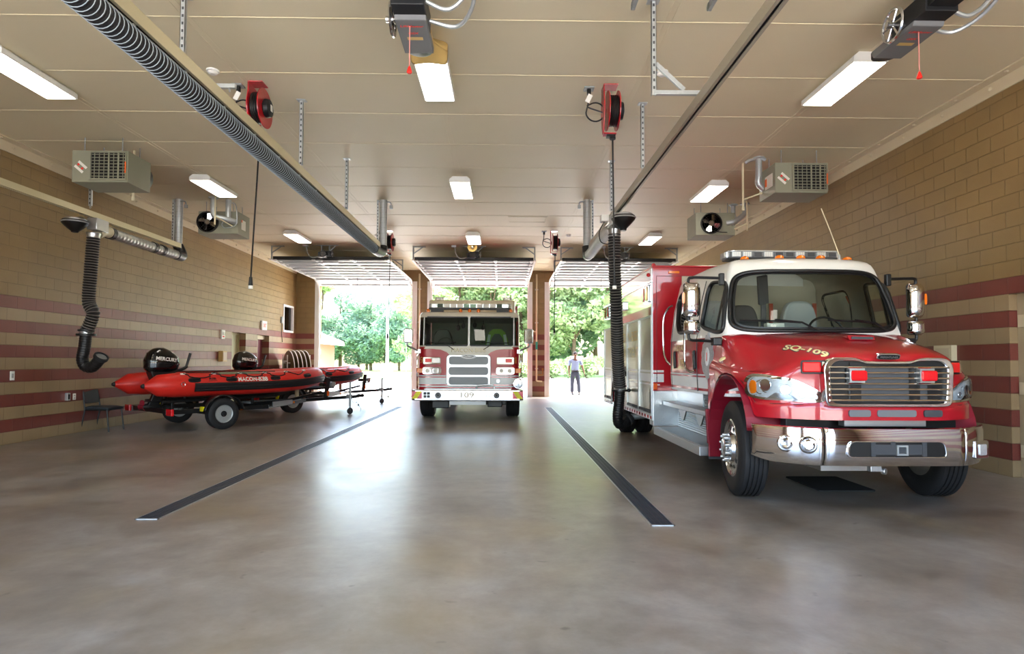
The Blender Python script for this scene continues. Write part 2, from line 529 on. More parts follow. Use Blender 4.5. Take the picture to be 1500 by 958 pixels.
# ------------------------------------------------------------------ the room
XL, XR, YF, YB, CZ = -8.1, 6.2, -0.9, 23.7, 4.95
def room():
    m = M_
    b = MB(); b.box(XL - .3, XR + .3, YF - .3, YB + .3, -.12, 0); struct('floor', b, m['floor'], smooth=0)
    # ceiling with the raised joint beads of its panels
    b = MB(); b.box(XL - .3, XR + .3, YF - .3, YB + .3, CZ, CZ + .2)
    y = 6.2 - 1.21 * 5
    while y < YB:
        b.box(XL, XR, y - .011, y + .011, CZ - .006, CZ + .01); y += 1.21
    for x in (-5.8, -3.3, -.86, 1.72, 4.22):
        for d in (-.035, .035):
            b.box(x + d - .006, x + d + .006, YF, YB, CZ - .004, CZ + .01)
    struct('ceiling', b, m['ceil'], smooth=0)
    # access hatch outline set into the ceiling
    b = MB(); b.ring([(.12, 14.75), (1.08, 14.75), (1.08, 15.34), (.12, 15.34)], [(.15, 14.78), (1.05, 14.78), (1.05, 15.31), (.15, 15.31)], (0, 0, CZ - .012), (1, 0, 0), (0, 1, 0), (0, 0, .02))
    h = struct('trim_3', b, m['ceil'], smooth=0)
    b = MB(); b.box(.155, 1.045, 14.785, 15.305, CZ - .006, CZ + .01); b.build('hatch_panel', m['ceil'], h, smooth=0)

    def wall_y(name, x0, x1, holes, mt):
        """wall along Y between x0 and x1; holes = (y0, y1, z0, z1)"""
        b = MB(); ys = YF - .3
        for (a, c, z0, z1) in sorted(holes):
            b.box(x0, x1, ys, a, 0, CZ)
            if z0 > 0:
                b.box(x0, x1, a, c, 0, z0)
            b.box(x0, x1, a, c, z1, CZ); ys = c
        b.box(x0, x1, ys, YB + .3, 0, CZ)
        return struct(name, b, mt, smooth=0)
    wall_y('wall_left', XL - .3, XL, [(18.16, 19.12, 0, 2.235), (20.02, 21.02, 0, 2.235), (22.3, 23.36, 2.44, 3.46)], m['blockY'])
    wall_y('wall_right', XR, XR + .3, [(6.1, 7.3, 0, 2.235)], m['blockY'])
    def wall_x(name, y0, y1):
        b = MB(); xs = XL - .3
        for a, c in ((-7.2, -3.53), (-2.82, .99), (1.78, 5.45)):
            b.box(xs, a, y0, y1, 0, CZ); b.box(a, c, y0, y1, 4.34, CZ); xs = c
        b.box(xs, XR + .3, y0, y1, 0, CZ)
        return struct(name, b, m['blockX'], smooth=0)
    wall_x('wall_back', YB, YB + .3); wall_x('wall_front', YF - .3, YF)  # front wall is unseen, its doorways left open for fill light
    # steel angle along the top of both side walls, with its bolts
    for i, (x, s) in enumerate(((XL, 1), (XR, -1))):
        b = MB()
        b.box(min(x, x + s * .02), max(x, x + s * .02), YF, YB, 4.77, CZ); b.box(min(x, x + s * .16), max(x, x + s * .16), YF, YB, CZ - .018, CZ)
        t = struct('trim_%d' % (i + 1), b, m['steelpaint'], smooth=0)
        q = MB(); q.lathe([(.028, 0), (.028, .012), (.018, .014), (.018, .03), (.008, .034)], (0, 0, 0), (s, 0, 0), 8)
        q2 = MB(); q2.lathe([(.024, 0), (.02, .014), (.008, .02)], (0, 0, 0), (0, 0, -1), 8)
        o1 = q.build('bolt', m['steelpaint'], t); o2 = q2.build('bolt', m['steelpaint'], t)
        o1.location = (x + s * .02, 6.65, 4.87); o2.location = (x + s * .1, 6.3, CZ - .018)
        for k in range(1, 20):
            c = o1.copy(); COL.objects.link(c); c.location = (x + s * .02, 6.65 + .83 * k, 4.87)
            c = o2.copy(); COL.objects.link(c); c.location = (x + s * .1, 6.3 + .83 * k, CZ - .018)
    # doors in recesses of the side walls
    b = MB(); b.box(XL - .29, XL - .24, 18.16, 19.12, 0, 2.235); d = struct('door_4', b, m['doorgreen'], smooth=0)
    b = MB(); b.ring([(18.16, 0), (19.12, 0), (19.12, 2.235), (18.16, 2.235)], [(18.21, .001), (19.07, .001), (19.07, 2.18), (18.21, 2.18)], (XL - .24, 0, 0), (0, 1, 0), (0, 0, 1), (.05, 0, 0)); b.build('door_frame', m['doorgreen'], d, smooth=0)
    b = MB(); b.ball((XL - .16, 18.3, 1.0), .03); b.cyl((XL - .24, 18.3, 1.0), (XL - .16, 18.3, 1.0), .014); b.build('door_knob', m['alu'], d)
    b = MB(); b.box(XL - .29, XL - .24, 20.02, 20.48, 0, 2.235); b.box(XL - .29, XL - .24, 20.54, 21.02, 0, 2.235); d = struct('door_5', b, m['doorred'], smooth=0)
    b = MB(); b.box(XL - .25, XL - .2, 20.48, 20.54, 0, 2.1); b.build('door_post', m['pvc'], d, smooth=0)
    b = MB(); b.box(XL - .29, XL - .15, 20.02, 21.02, 2.1, 2.235); b.build('door_head', m['steelpaint'], d, smooth=0)
    # door in the wall by the squad truck: leaf, frame, hinges
    b = MB(); b.box(XR + .14, XR + .29, 6.2, 7.14, 0, 2.14); d = struct('door_6', b, m['beigedoor'], smooth=0)
    b = MB(); b.box(XR + .1, XR + .29, 7.14, 7.3, 0, 2.235); b.box(XR + .1, XR + .29, 6.1, 7.14, 2.14, 2.235); b.box(XR + .1, XR + .29, 6.1, 6.2, 0, 2.14); b.build('door_frame', m['beigedoor'], d, smooth=0, bevel=.004)
    for z in (.32, 1.08, 1.9):
        b = MB(); b.box(XR + .085, XR + .14, 7.13, 7.28, z - .075, z + .075); b.cyl((XR + .085, 7.14, z - .08), (XR + .085, 7.14, z + .08), .014, n=8); b.build('hinge', m['steelpaint'], d, bevel=.003)
    # interior window high in the wall by the boats
    b = MB(); o = [(22.3, 2.44), (23.36, 2.44), (23.36, 3.46), (22.3, 3.46)]; i_ = [(22.37, 2.51), (23.29, 2.51), (23.29, 3.39), (22.37, 3.39)]
    b.ring(o, i_, (XL - .1, 0, 0), (0, 1, 0), (0, 0, 1), (.13, 0, 0))
    w = struct('window_1', b, m['white'], smooth=0, bevel=.004)
    b = MB(); b.box(XL - .06, XL - .054, 22.37, 23.29, 2.51, 3.39); b.build('pane', m['glassdark'], w, smooth=0)
    b = MB(); b.box(XL - .3, XL - .27, 22.3, 23.36, 2.44, 3.46); b.build('dim_room_backing', m['dgrey'], w, smooth=0)  # dark sheet behind the pane stands in for the dim room beyond

def overhead_door(n, x0, x1, label):
    """sectional door rolled up under the ceiling: sections, stiffeners, stiles, tracks"""
    m = M_
    r = thing('door_%d' % n, label, None); r['kind'] = 'structure'
    Z = lambda y: interp([18.8, 22.6, 23.25, 23.55], [4.56, 4.53, 4.44, 4.33], y)
    ys = [18.8 + (23.55 - 18.8) * k / 8 for k in range(9)]
    for k in range(8):
        b = MB(); a, c = V((0, ys[k] + .004, Z(ys[k]))), V((0, ys[k + 1] - .004, Z(ys[k + 1])))
        b.bar(a + V(((x0 + x1) / 2, 0, .025)), c + V(((x0 + x1) / 2, 0, .025)), x1 - x0, .045)
        p = b.build('door_section', m['whitemetal'], r, smooth=0)
        b = MB()
        if k < 7:
            for q in (.12, .88):
                y = lerp(ys[k], ys[k + 1], q); z = Z(y)
                b.box(x0 + .02, x1 - .02, y - .035, y + .035, z - .07, z + .004)
        else:
            b.box(x0, x1, 23.47, 23.56, 4.3, 4.36)
        b.build('stiffener', m['whitemetal'], p, smooth=0, bevel=.006)
        b = MB()
        for x in (x0 + .06, lerp(x0, x1, .35), lerp(x0, x1, .68), x1 - .06):
            b.bar(a + V((x, .02, -.02)), c + V((x, -.02, -.02)), .07, .05)
            b.bar(a + V((x, -.08, -.055)), a + V((x, .1, -.055)), .11, .03)
        b.build('stile', m['whitemetal'], p, smooth=0, bevel=.004)
    b = MB(); b.box(x0, x1, 18.74, 18.81, 4.51, 4.62); b.build('bottom_seal', m['black'], r, smooth=0, bevel=.01)
    for x, s in ((x0 - .035, -1), (x1 + .035, 1)):
        b = MB()
        pts = [(x, YB - .1, 0), (x, YB - .1, 3.95)] + [(x, YB - .1 - .55 * (1 - math.cos(a)), 3.95 + .55 * math.sin(a)) for a in [PI / 12 * k for k in range(1, 7)]] + [(x, 18.6, 4.5)]
        for a, c in zip(pts, pts[1:]):
            b.bar(a, c, .03, .06, (1, 0, 0))
        # steel angle jamb against the wall
        b.box(min(x, x + s * .17), max(x, x + s * .17), YB - .06, YB - .045, 0, 4.5)
        b.box(x + s * .015, x + s * .03, YB - .13, YB - .045, 0, 4.4)
        t = b.build('door_track', m['white'], r, smooth=0)
        for y in (18.75, 21.2):
            b = MB(); b.bar((x, y, 4.5), (x, y, CZ), .04, .04); b.bar((x + s * .02, y, CZ - .02), (x - s * .38, y, CZ - .02), .05, .03); b.bar((x, y, 4.72), (x - s * .3, y, CZ - .02), .03, .03)
            b.build('track_hanger', m['galvd'], t, smooth=0)
        for k in range(6):
            b = MB(); y = ys[k + 1] if k < 7 else 0
            b.cyl((x - s * .12, y, Z(y) - .04), (x + s * .02, y, Z(y) - .01), .012, n=6); b.cyl((x - s * .02, y, Z(y) - .01), (x + s * .015, y, Z(y) - .01), .035, n=10)
            b.build('roller', m['darkmetal'], t)
    b = MB(); b.box((x0 + x1) / 2 - .25, (x0 + x1) / 2 + .2, 18.8, 18.95, 4.42, 4.5); b.build('opener_arm_plate', m['whitemetal'], r, smooth=0)
    b = MB(); b.tube([((x0 + x1) / 2, 22.2, 4.46), ((x0 + x1) / 2, 22.2, 4.1)], .008, 6); b.build('pull_rope', m['dgrey'], r)
    return r

def ceiling_things():
    m = M_
    # ---------- fluorescent fixtures
    def fixture(i, x, y, label):
        r = thing('ceiling_light', label, 'ceiling light', (x, y, CZ), 0, 'fluorescent fixtures on the bay ceiling')
        return r
    b = MB(); prof = [(-.2, -.115), (.2, -.115), (.2, -.05), (.14, 0), (-.14, 0), (-.2, -.05)]
    b.prism(prof, (0, -.61, 0), (1, 0, 0), (0, 0, 1), (0, 1.22, 0))
    proto = None
    spots = [(-5.85, 7.37, 'lit fluorescent fixture above the empty floor ahead of the wall heater and hose'), (-5.83, 12.16, 'lit fluorescent fixture beside the fan heater above the boats'),
             (-5.83, 17.1, 'lit fluorescent fixture just ahead of the door opener above the boats'), (-.85, 7.32, 'bright fluorescent fixture half hidden by the hanging horn speaker'),
             (-.85, 12.16, 'lit fluorescent fixture mid ceiling between the exhaust hose rail and fire engine'), (-.85, 17.15, 'lit fluorescent fixture directly above the horn speaker facing the room'),
             (4.2, 7.35, 'lit fluorescent fixture beside the big door opener over the squad truck hood'), (4.21, 12.26, 'lit fluorescent fixture beside the grilled heater over the squad truck'),
             (4.18, 17.1, 'lit fluorescent fixture farthest down the row above the squad truck'),
             (-5.85, 2.5, 'unseen fluorescent fixture added for light near the entrance over the empty bay'), (-.85, 2.5, 'unseen fluorescent fixture added for light near the entrance in the middle bay'), (4.2, 2.5, 'unseen fluorescent fixture added for light near the entrance on the truck bay side')]  # entrance row lies out of view, added because its light is needed
    for i, (x, y, lb) in enumerate(spots):
        if proto is None:
            r = fixture(i, x, y, lb)
            b.build('fixture_body', m['white'], r, smooth=0, bevel=.004)
            q = MB(); q.box(-.185, .185, -.585, .585, -.122, -.112); q.build('lens', m['lamp'], r, smooth=0, bevel=.006)
            proto = r
        else:
            r = copy_tree(proto); r.location = (x, y, CZ); r['label'] = lb
    # ---------- smoke detectors
    for i, (x, y, lb) in enumerate([(-3.58, 7.36, 'white round smoke detector beside the red cord reel near the long ribbed hose'), (1.94, 7.28, 'white round smoke detector beside the bare rail bracket arm'),
                                    (1.83, 16.88, 'small white smoke detector past the vertical duct of the hose on the truck'), (-3.57, 17.05, 'small white smoke detector by the elbow where the long ribbed hose ends')]):
        r = thing('smoke_detector', lb, 'smoke detector', (x, y, CZ), 0, 'smoke detectors')
        q = MB(); q.lathe([(.075, 0), (.075, -.018), (.06, -.022)], n=20); q.build('mounting_base', m['white'], r)
        q = MB(); q.lathe([(.058, -.022), (.055, -.04), (.035, -.055), (0, -.056)], n=20); q.build('sensor_cap', m['paper'], r)
    # ---------- cord reels
    def reel(x, y, length, sway, lb, big=1):
        r = thing('cord_reel', lb, 'cord reel', (x, y, CZ), 0, 'red cord reels on the ceiling')
        q = MB(); q.box(-.11, .08, -.1, .1, -.012, 0); q.box(-.11, -.095, -.09, .09, -.16, 0)
        q.prism([(-.09, -.1), (.09, -.1), (.14, -.3), (.09, -.5), (.03, -.62), (-.03, -.62), (-.09, -.5), (-.14, -.3)], (-.11, 0, 0), (0, 1, 0), (0, 0, 1), (.014, 0, 0))
        q.build('bracket', m['reelred'], r, smooth=0, bevel=.004)
        q = MB()
        q.lathe([(.03, -.055), (.25, -.055), (.25, -.045), (.03, -.045)], (0, 0, -.32), (1, 0, 0), 28, True); q.lathe([(.03, .075), (.25, .075), (.25, .085), (.03, .085)], (0, 0, -.32), (1, 0, 0), 28, True)
        q.build('spool_flange', m['reelred'], r)
        q = MB(); q.lathe([(.06, -.045)] + [(.19 + .008 * (k % 2), -.045 + .12 * k / 10) for k in range(11)] + [(.06, .075)], (0, 0, -.32), (1, 0, 0), 24); q.build('wound_cord', m['black'], r)
        q = MB(); q.lathe([(.11, .085), (.12, .1), (.11, .15), (.05, .165), (0, .166)], (0, 0, -.32), (1, 0, 0), 20); h = q.build('hub', m['darkmetal'], r)
        q = MB(); q.box(.16, .169, -.03, .03, -.36, -.28); q.build('hub_label', m['paper'], h, smooth=0)
        q = MB(); q.box(-.06, .05, -.04, .04, -.665, -.63); q.cyl((.02, 0, -.69), (.02, 0, -.66), .04, n=10); q.build('cord_guide', m['redcap'] if False else m['black'], r)
        q = MB(); q.box(-.1, .06, -.05, .05, -.635, -.618); q.build('guide_plate', m['reelred'], r, smooth=0)
        zb = -length
        pts = [(.02, 0, -.66), (.02 + sway * .3, 0, lerp(-.66, zb, .33)), (.02 + sway * .7, 0, lerp(-.66, zb, .7)), (.02 + sway, 0, zb)]
        q = MB(); q.tube(catmull(pts, 4), .011, 6); c = q.build('hanging_cord', m['black'], r)
        q = MB(); q.cyl((.02 + sway, 0, zb - .09), (.02 + sway, 0, zb + .02), .03, .02, 10); q.build('connector', m['black'], c)
        q = MB(); q.cyl((.02 + sway, 0, zb - .13), (.02 + sway, 0, zb - .09), .028, n=10); q.build('connector_tip', m['paper'], c)
        pts = [(-.28, .04, -.06), (-.29, .03, -.2)] + [(-.2 - .12 * math.cos(a), .02 - .02 * a / 6, -.33 - .12 * math.sin(a)) for a in [k * PI / 6 for k in range(0, 12)]] + [(-.1, 0, -.34)]
        q = MB(); q.tube(catmull(pts, 3), .01, 6); q.build('power_lead', m['black'], r)
        o = thing('ceiling_outlet', 'ceiling outlet with plug for the ' + lb[lb.index('cord reel'):], 'outlet', (x - .28, y + .04, CZ), 0, 'ceiling outlets for the cord reels')
        q = MB(); q.box(-.065, .065, -.065, .065, -.02, 0); q.build('cover_plate', m['galvd'], o, smooth=0, bevel=.004)
        q = MB(); q.cyl((0, 0, -.09), (0, 0, -.02), .028, n=10); q.build('plug', m['black'], o)
        if big:
            q = MB(); q.bar((.02, -.03, -.1), (-.03, -.03, -.2), .06, .004, (0, 1, 0)); q.build('paper_tag', m['paper'], o, smooth=0)
        return r
    reel(-3.16, 7.72, 2.52, -.08, 'red cord reel above the boats, beside the long ribbed hose')
    reel(1.385, 7.7, 2.5, .02, 'red cord reel with its cord before the black truck hose')
    reel(-3.12, 16.5, 2.85, -.05, 'small red cord reel by the long ribbed hose elbow', 0)
    reel(1.39, 16.4, 2.7, -.02, 'small red cord reel between the fire engine and truck doors', 0)

    # ---------- unit heaters
    def heater(x, y, front, lb, flip):
        """box 0.88 x 0.62 x 0.5 hung from rods; front=True shows the louvres, else the fan"""
        r = thing('unit_heater', lb, 'heater', (x, y, CZ), 0, 'gas unit heaters under the ceiling')
        q = MB(); q.box(-.44, .44, 0, .62, -.74, -.235); q.build('casing', m['heater'], r, smooth=0, bevel=.006)
        for xx in (-.3, .3):
            for yy in (.08, .54):
                q = MB(); q.cyl((xx, yy, -.235), (xx, yy, 0), .008, n=6); q.build('hanging_rod', m['galvd'], r)
        if front:
            x0, x1 = -.13, .41
            q = MB(); q.ring([(x0 - .03, -.715), (x1 + .02, -.715), (x1 + .02, -.25), (x0 - .03, -.25)], [(x0, -.685), (x1, -.685), (x1, -.275), (x0, -.275)], (0, -.03, 0), (1, 0, 0), (0, 0, 1), (0, .04, 0)); g = q.build('louvre_frame', m['heater'], r, smooth=0)
            q = MB(); q.box(x0, x1, -.004, .002, -.69, -.27); q.build('louvre_back', m['black'], g, smooth=0)
            q = MB()
            for k in range(8):
                z = -.3 - .05 * k
                q.bar((x0, -.014, z), (x1, -.014, z), .016, .003, (0, .7, 1))
            q.build('horizontal_louvre', m['heater'], g, smooth=0)
            q = MB()
            for k in range(7):
                xx = x0 + .06 + .075 * k
                w_ = .012 if k in (3, 5) else .004; q.box(xx - w_, xx + w_, -.03, -.02, -.69, -.27)
            q.build('vertical_louvre', m['heater'], g, smooth=0)
            q = MB(); q.box(x1 - .0, x1 + .018, -.034, -.03, -.6, -.42); q.build('orange_sticker', m['orange'], r, smooth=0)
            q = MB(); ex, ey = V((.75, 0, -.66)), V((.66, 0, .75))
            for d, s_ in ((.045, 'DANGER'), (-.045, 'HOT SURFACE')):
                o = V((-.3, -.004, -.5)) + ey.normalized() * d
                q.box(-.085, .085, -.001, .001, -.02, .02, Matrix.Translation(o) @ Matrix.Rotation(math.radians(41), 4, 'Y'))
            q.build('warning_sticker', m['paper'], r, smooth=0)
            q = MB(); q.cyl((-.335, -.007, -.46), (-.335, -.002, -.46), .018, n=12); q.build('warning_symbol', m['redcap'], r); q = MB(); q.cyl((-.275, -.007, -.525), (-.275, -.002, -.525), .018, n=12); q.build('warning_symbol', m['redcap'], r)
            bk = .62; s = 1
        else:
            cx = -.22 if flip > 0 else -.1
            q = MB(); q.lathe([(.235, -.06), (.215, -.06), (.215, .02), (.235, .02)], (cx, 0, -.48), (0, 1, 0), 28, True)
            for rr in (.07, .12, .17):
                q.tube([(cx + rr * math.cos(a), -.055, -.48 + rr * math.sin(a)) for a in [k * PI / 10 for k in range(20)]], .003, 5, closed=True)
            for k in range(8):
                a = k * PI / 4; q.cyl((cx + .04 * math.cos(a), -.055, -.48 + .04 * math.sin(a)), (cx + .22 * math.cos(a), -.055, -.48 + .22 * math.sin(a)), .004, n=5)
            g = q.build('fan_guard', m['black'], r)
            q = MB(); q.lathe([(.0, -.004), (.214, -.004)], (cx, 0, -.48), (0, 1, 0), 24); q.build('fan_opening', m['blackgl'], g)
            q = MB(); q.lathe([(0, -.05), (.06, -.05), (.065, -.01)], (cx, 0, -.48), (0, 1, 0), 16)
            for k in range(4):
                a = k * PI / 2 + .4
                Mx = Matrix.Translation((cx, -.03, -.48)) @ Matrix.Rotation(a, 4, 'Y') @ Matrix.Translation((.12, 0, 0)) @ Matrix.Rotation(.5, 4, 'X')
                q.prism([(-.06, -.03), (.06, -.07), (.08, .02), (.05, .07), (-.06, .03)], Mx @ V((0, 0, 0)), Mx.to_3x3() @ V((1, 0, 0)), Mx.to_3x3() @ V((0, 0, 1)), Mx.to_3x3() @ V((0, .006, 0)))
            q.build('fan_blade', m['polish'], g, smooth=0)
            bk = 0; s = -1
        # flue, gas pipe and label on the service side
        f = flip
        if front:
            xs = f * .52; yb = .45
            if flip > 0:
                xs = -.2; yb = .8
                q = MB(); q.lathe([(.2, 0), (.235, .02), (.235, .09), (.2, .1)], (.2, .62, -.48), (0, 1, 0), 24); q.build('fan_guard', m['black'], r)
            q = MB()
            q.tube(catmull([(xs, yb, 0), (xs, yb, -.3), (xs, yb + .02, -.45), (xs - f * .1, yb + .04, -.54)], 5), .055, 12); fl = q.build('flue_pipe', m['galv'], r)
            q = MB(); q.lathe([(.1, -.02), (.1, 0), (.055, -.03)], (xs, yb, 0), (0, 0, 1), 16); q.build('flue_collar', m['galv'], fl)
            if flip < 0:
                q = MB(); q.tube(catmull([(xs - .17, yb + .15, -.05), (xs - .12, yb + .1, .0 - .02), (xs + .0, yb - .02, -.015), (xs + .1, yb - .05, -.06)], 5), .03, 8); q.build('flexible_conduit', m['galv'], r)
                q = MB(); q.box(f * .441 - .004, f * .441 + .002, .1, .38, -.6, -.38); q.build('data_plate', m['paper'], r, smooth=0)
                q = MB(); q.box(f * .447 - .004, f * .447 + .002, .31, .37, -.55, -.42); q.build('data_mark', m['orange'], r, smooth=0)
            gx, gy = (xs - .16, yb + .3) if flip < 0 else (.12, .68)
            q = MB(); q.cyl((gx, gy, 0), (gx, gy, -.85), .02, n=8); q.cyl((gx, gy, -.66), (f * .42, .5, -.6), .016, n=8); q.cyl((gx, gy, -.86), (gx, gy, -.8), .027, n=8); q.build('gas_pipe', m['pvc'], r)
        else:
            px_ = .05 if f > 0 else .62
            q = MB()
            if f > 0:
                q.tube(catmull([(.02, -.28, 0), (.02, -.28, -.28), (.05, -.26, -.4), (.2, -.2, -.44), (.36, -.08, -.47), (.38, .0, -.47)], 5), .06, 12)
                fl = q.build('flue_pipe', m['galv'], r)
                q = MB(); q.tube([(.27, -.1, 0), (.27, -.1, -.5)], .06, 12); q.build('flue_pipe', m['galv'], r)
                q = MB(); q.lathe([(.1, -.02), (.1, 0), (.06, -.04)], (.02, -.28, 0), (0, 0, 1), 16); q.build('flue_collar', m['galv'], fl)
                q = MB(); q.cyl((.12, -.4, 0), (.12, -.4, -.62), .018, n=8); q.cyl((.12, -.4, -.44), (.34, 0, -.58), .014, n=8); q.build('gas_pipe', m['pvc'], r)
                q = MB(); q.tube(catmull([(.3, -.05, -.06), (.42, -.1, -.1), (.46, -.1, -.35), (.42, -.06, -.55), (.2, -.05, -.62), (.1, -.03, -.55), (.12, 0, -.45)], 6), .011, 6); q.build('flexible_conduit', m['galv'], r)
                q = MB(); q.box(.438, .443, .18, .4, -.6, -.38); q.build('data_plate', m['paper'], r, smooth=0)
                q = MB(); q.box(.441, .446, .18, .22, -.44, -.38); q.build('data_mark', m['orange'], r, smooth=0)
            else:
                q.tube(catmull([(.7, .1, 0), (.7, .1, -.2), (.62, .06, -.3), (.4, -.05, -.44), (.25, .0, -.47)], 5), .055, 12); fl = q.build('flue_pipe', m['galv'], r)
                q = MB(); q.tube(catmull([(.48, .2, 0), (.48, .2, -.25), (.5, .1, -.4), (.36, 0, -.5)], 5), .05, 12); q.build('flue_pipe', m['galv'], r)
                q = MB(); q.lathe([(.1, -.02), (.1, 0), (.055, -.04)], (.7, .1, 0), (0, 0, 1), 16); q.lathe([(.1, -.02), (.1, 0), (.055, -.04)], (.48, .2, 0), (0, 0, 1), 16); q.build('flue_collar', m['galv'], fl)
                q = MB(); q.cyl((.66, -.12, 0), (.66, -.12, -.66), .018, n=8); q.cyl((.66, -.12, -.5), (.42, .0, -.6), .014, n=8); q.build('gas_pipe', m['pvc'], r)
                q = MB(); q.tube(catmull([(-.05, -.03, -.65), (.1, -.04, -.68), (.25, -.03, -.68)], 5), .01, 6); q.build('power_lead', m['black'], r)
        return r
    heater(-6.42, 9.6, True, 'grey green grilled heater above the hose that hangs beside the wall', 1)
    heater(4.96, 9.9, True, 'grey green grilled heater with orange sticker above the squad truck', -1)
    heater(-6.38, 13.5, False, 'fan heater with shiny flue pipes above the nearer boat', 1)
    heater(4.72, 13.3, False, 'fan heater with round black guard behind the truck light bar', -1)

    # ---------- door openers with their conduit
    def opener(x, y, lb, flip=1):
        """near type seen from below: black chassis, sloped grey cover, chain wheel"""
        r = thing('door_opener', lb, 'door opener', (x, y, 4.52), 0, 'overhead door openers')
        q = MB(); q.box(-.15, .15, -.5, -.02, .02, .2); q.box(-.13, .13, -.95, -.45, .06, .26); q.build('chassis', m['darkmetal'], r, smooth=0, bevel=.008)
        q = MB(); q.prism([(-.3, -.02), (.3, -.02), (.32, .02), (.32, .06), (-.32, .06), (-.32, .02)], (-.145, -.02, 0), (0, 1, 0), (0, 0, 1), (.29, 0, 0)); q.build('cover', m['grey'], r, smooth=0, bevel=.008)
        c = children(r)[-1]
        q = MB(); q.text('LiftMaster', (0, -.22, -.0215), (1, 0, 0), (0, -1, 0), w=.22, h=.035, ext=0, bold=.02, shear=.2); q.build('cover_lettering', m['redcap'], c, smooth=0)
        q = MB(); q.text('GSX', (0, -.1, -.0215), (1, 0, 0), (0, -1, 0), w=.1, h=.035, ext=0, bold=.03, shear=.2); q.build('model_lettering', m['redcap'], c, smooth=0)
        q = MB(); q.box(-.075, .075, -.03, .02, -.0225, -.0205); q.build('cover_tape', m['horn'], c, smooth=0)
        q = MB(); q.lathe([(.13, -.02), (.13, .03), (.09, .045), (.0, .05)], (0, .3, .05), (0, 0, -1), 20); q.build('motor_end', m['black'], r)
        q = MB(); q.tube([(-.2, -.12 + .15 * math.cos(a), .1 + .15 * math.sin(a)) for a in [k * PI / 12 for k in range(24)]], .014, 6, closed=True)
        for a in (0, PI / 3, 2 * PI / 3):
            q.cyl((-.2, -.12 - .15 * math.cos(a), .1 - .15 * math.sin(a)), (-.2, -.12 + .15 * math.cos(a), .1 + .15 * math.sin(a)), .01, n=5)
        q.cyl((-.26, -.12, .1), (-.14, -.12, .1), .03, n=10); q.build('chain_wheel', m['polish'], r)
        for sx in (-.1, .12):
            q = MB(); q.bar((sx, -.35, .2), (sx, -.35, CZ - 4.52), .04, .04); q.bar((sx, -.3, .2), (sx + .16, -.1, CZ - 4.52 - .01), .03, .03); q.build('strut', m['galv'], r, smooth=0)
        q = MB()
        q.tube(catmull([(.15, -.38, .12), (.35, -.36, .06), (.52, -.4, .2), (.56, -.5, .4)], 6), .02, 8)
        q.tube(catmull([(.15, -.1, .1), (.4, -.08, .06), (.55, -.25, .12), (.6, -.45, .25), (.6, -.5, .4)], 6), .02, 8); q.build('flexible_conduit', m['galv'], r)
        q = MB(); q.box(.5, .7, -.65, -.45, .36, .43); q.build('junction_box', m['dgrey'], r, smooth=0, bevel=.006)
        q = MB(); q.tube([(-.02, -.22, 0), (-.02, -.22, -.42)], .005, 5); pc = q.build('pull_cord', m['pinkcord'], r)
        q = MB(); q.lathe([(.008, .02), (.016, 0), (.026, -.035), (.02, -.045), (0, -.046)], (-.02, -.22, -.42), n=10); q.build('pull_handle', m['redcap'], pc)
        return r
    opener(-.86, 5.75, 'big grey door opener hanging before the horn speaker, mid room')
    opener(3.92, 5.75, 'big grey door opener with shiny chain wheel above the squad truck')
    def far_opener(x, y, lb, horn=False):
        r = thing('door_opener', lb, 'door opener', (x, y, 4.55), 0, 'small door openers above the raised doors')
        q = MB(); q.lathe([(.0, -.16), (.09, -.16), (.105, -.14), (.105, .12), (.08, .15), (0, .15)], (0, 0, .1), (0, 1, 0), 18); q.build('motor', m['black'], r)
        q = MB(); q.box(-.17, .06, -.1, .3, .0, .16); q.box(.06, .2, -.06, .3, .04, .2); q.build('gear_case', m['darkmetal'], r, smooth=0, bevel=.01)
        q = MB(); q.tube([(.24, .02 + .09 * math.cos(a), .12 + .09 * math.sin(a)) for a in [k * PI / 8 for k in range(16)]], .012, 6, closed=True); q.cyl((.18, .02, .12), (.26, .02, .12), .025); q.build('chain_wheel', m['galvd'], r)
        q = MB(); q.bar((-.12, .1, .15), (-.12, .1, .4), .03, .03); q.bar((.12, .1, .15), (.12, .1, .4), .03, .03); q.bar((.1, .1, .18), (.32, .1, .39), .03, .03); q.bar((-.3, .1, .39), (.4, .1, .39), .04, .02); q.build('hanging_frame', m['galvd'], r, smooth=0)
        q = MB(); q.tube(catmull([(-.1, 0, .06), (-.35, 0, .0), (-.5, 0, .1), (-.55, -.02, .33)], 6), .016, 8); q.build('flexible_conduit', m['galvd'], r)
        q = MB(); q.box(-.65, -.5, -.08, .05, .33, .395); q.build('junction_box', m['alu'], r, smooth=0, bevel=.005)
        q = MB(); q.box(-.045, .045, -.078, -.07, .07, .13); q.build('motor_label', m['paper'], r, smooth=0)
        return r
    far_opener(-5.5, 18.55, 'small black door opener above the raised door behind the boats')
    far_opener(-.95, 18.55, 'small black door opener under the horn above the fire engine')
    far_opener(3.65, 18.55, 'small black door opener partly behind the hose over the truck bay')
    # ---------- horn speakers
    def horn(x, y, z, d, lb, s):
        r = thing('horn_speaker', lb, 'horn speaker', (x, y, z), 0, 'tan horn speakers under the ceiling')
        pr = [(.035, .0), (.045, .1), (.07, .2), (.11, .28), (.19, .34), (.2, .345), (.19, .352), (.105, .29), (.06, .2), (.03, .1)]
        q = MB(); q.lathe([(a * s, h * s) for a, h in pr], (0, -d * .17, 0), (0, d, 0), 28, True); q.build('bell', m['horn'], r)
        q = MB(); q.lathe([(.0, -.12), (.06, -.12), (.07, -.1), (.07, .02), (.04, .04)], (0, -d * .17, 0), (0, d, 0), 16); q.build('driver', m['horn'], r)
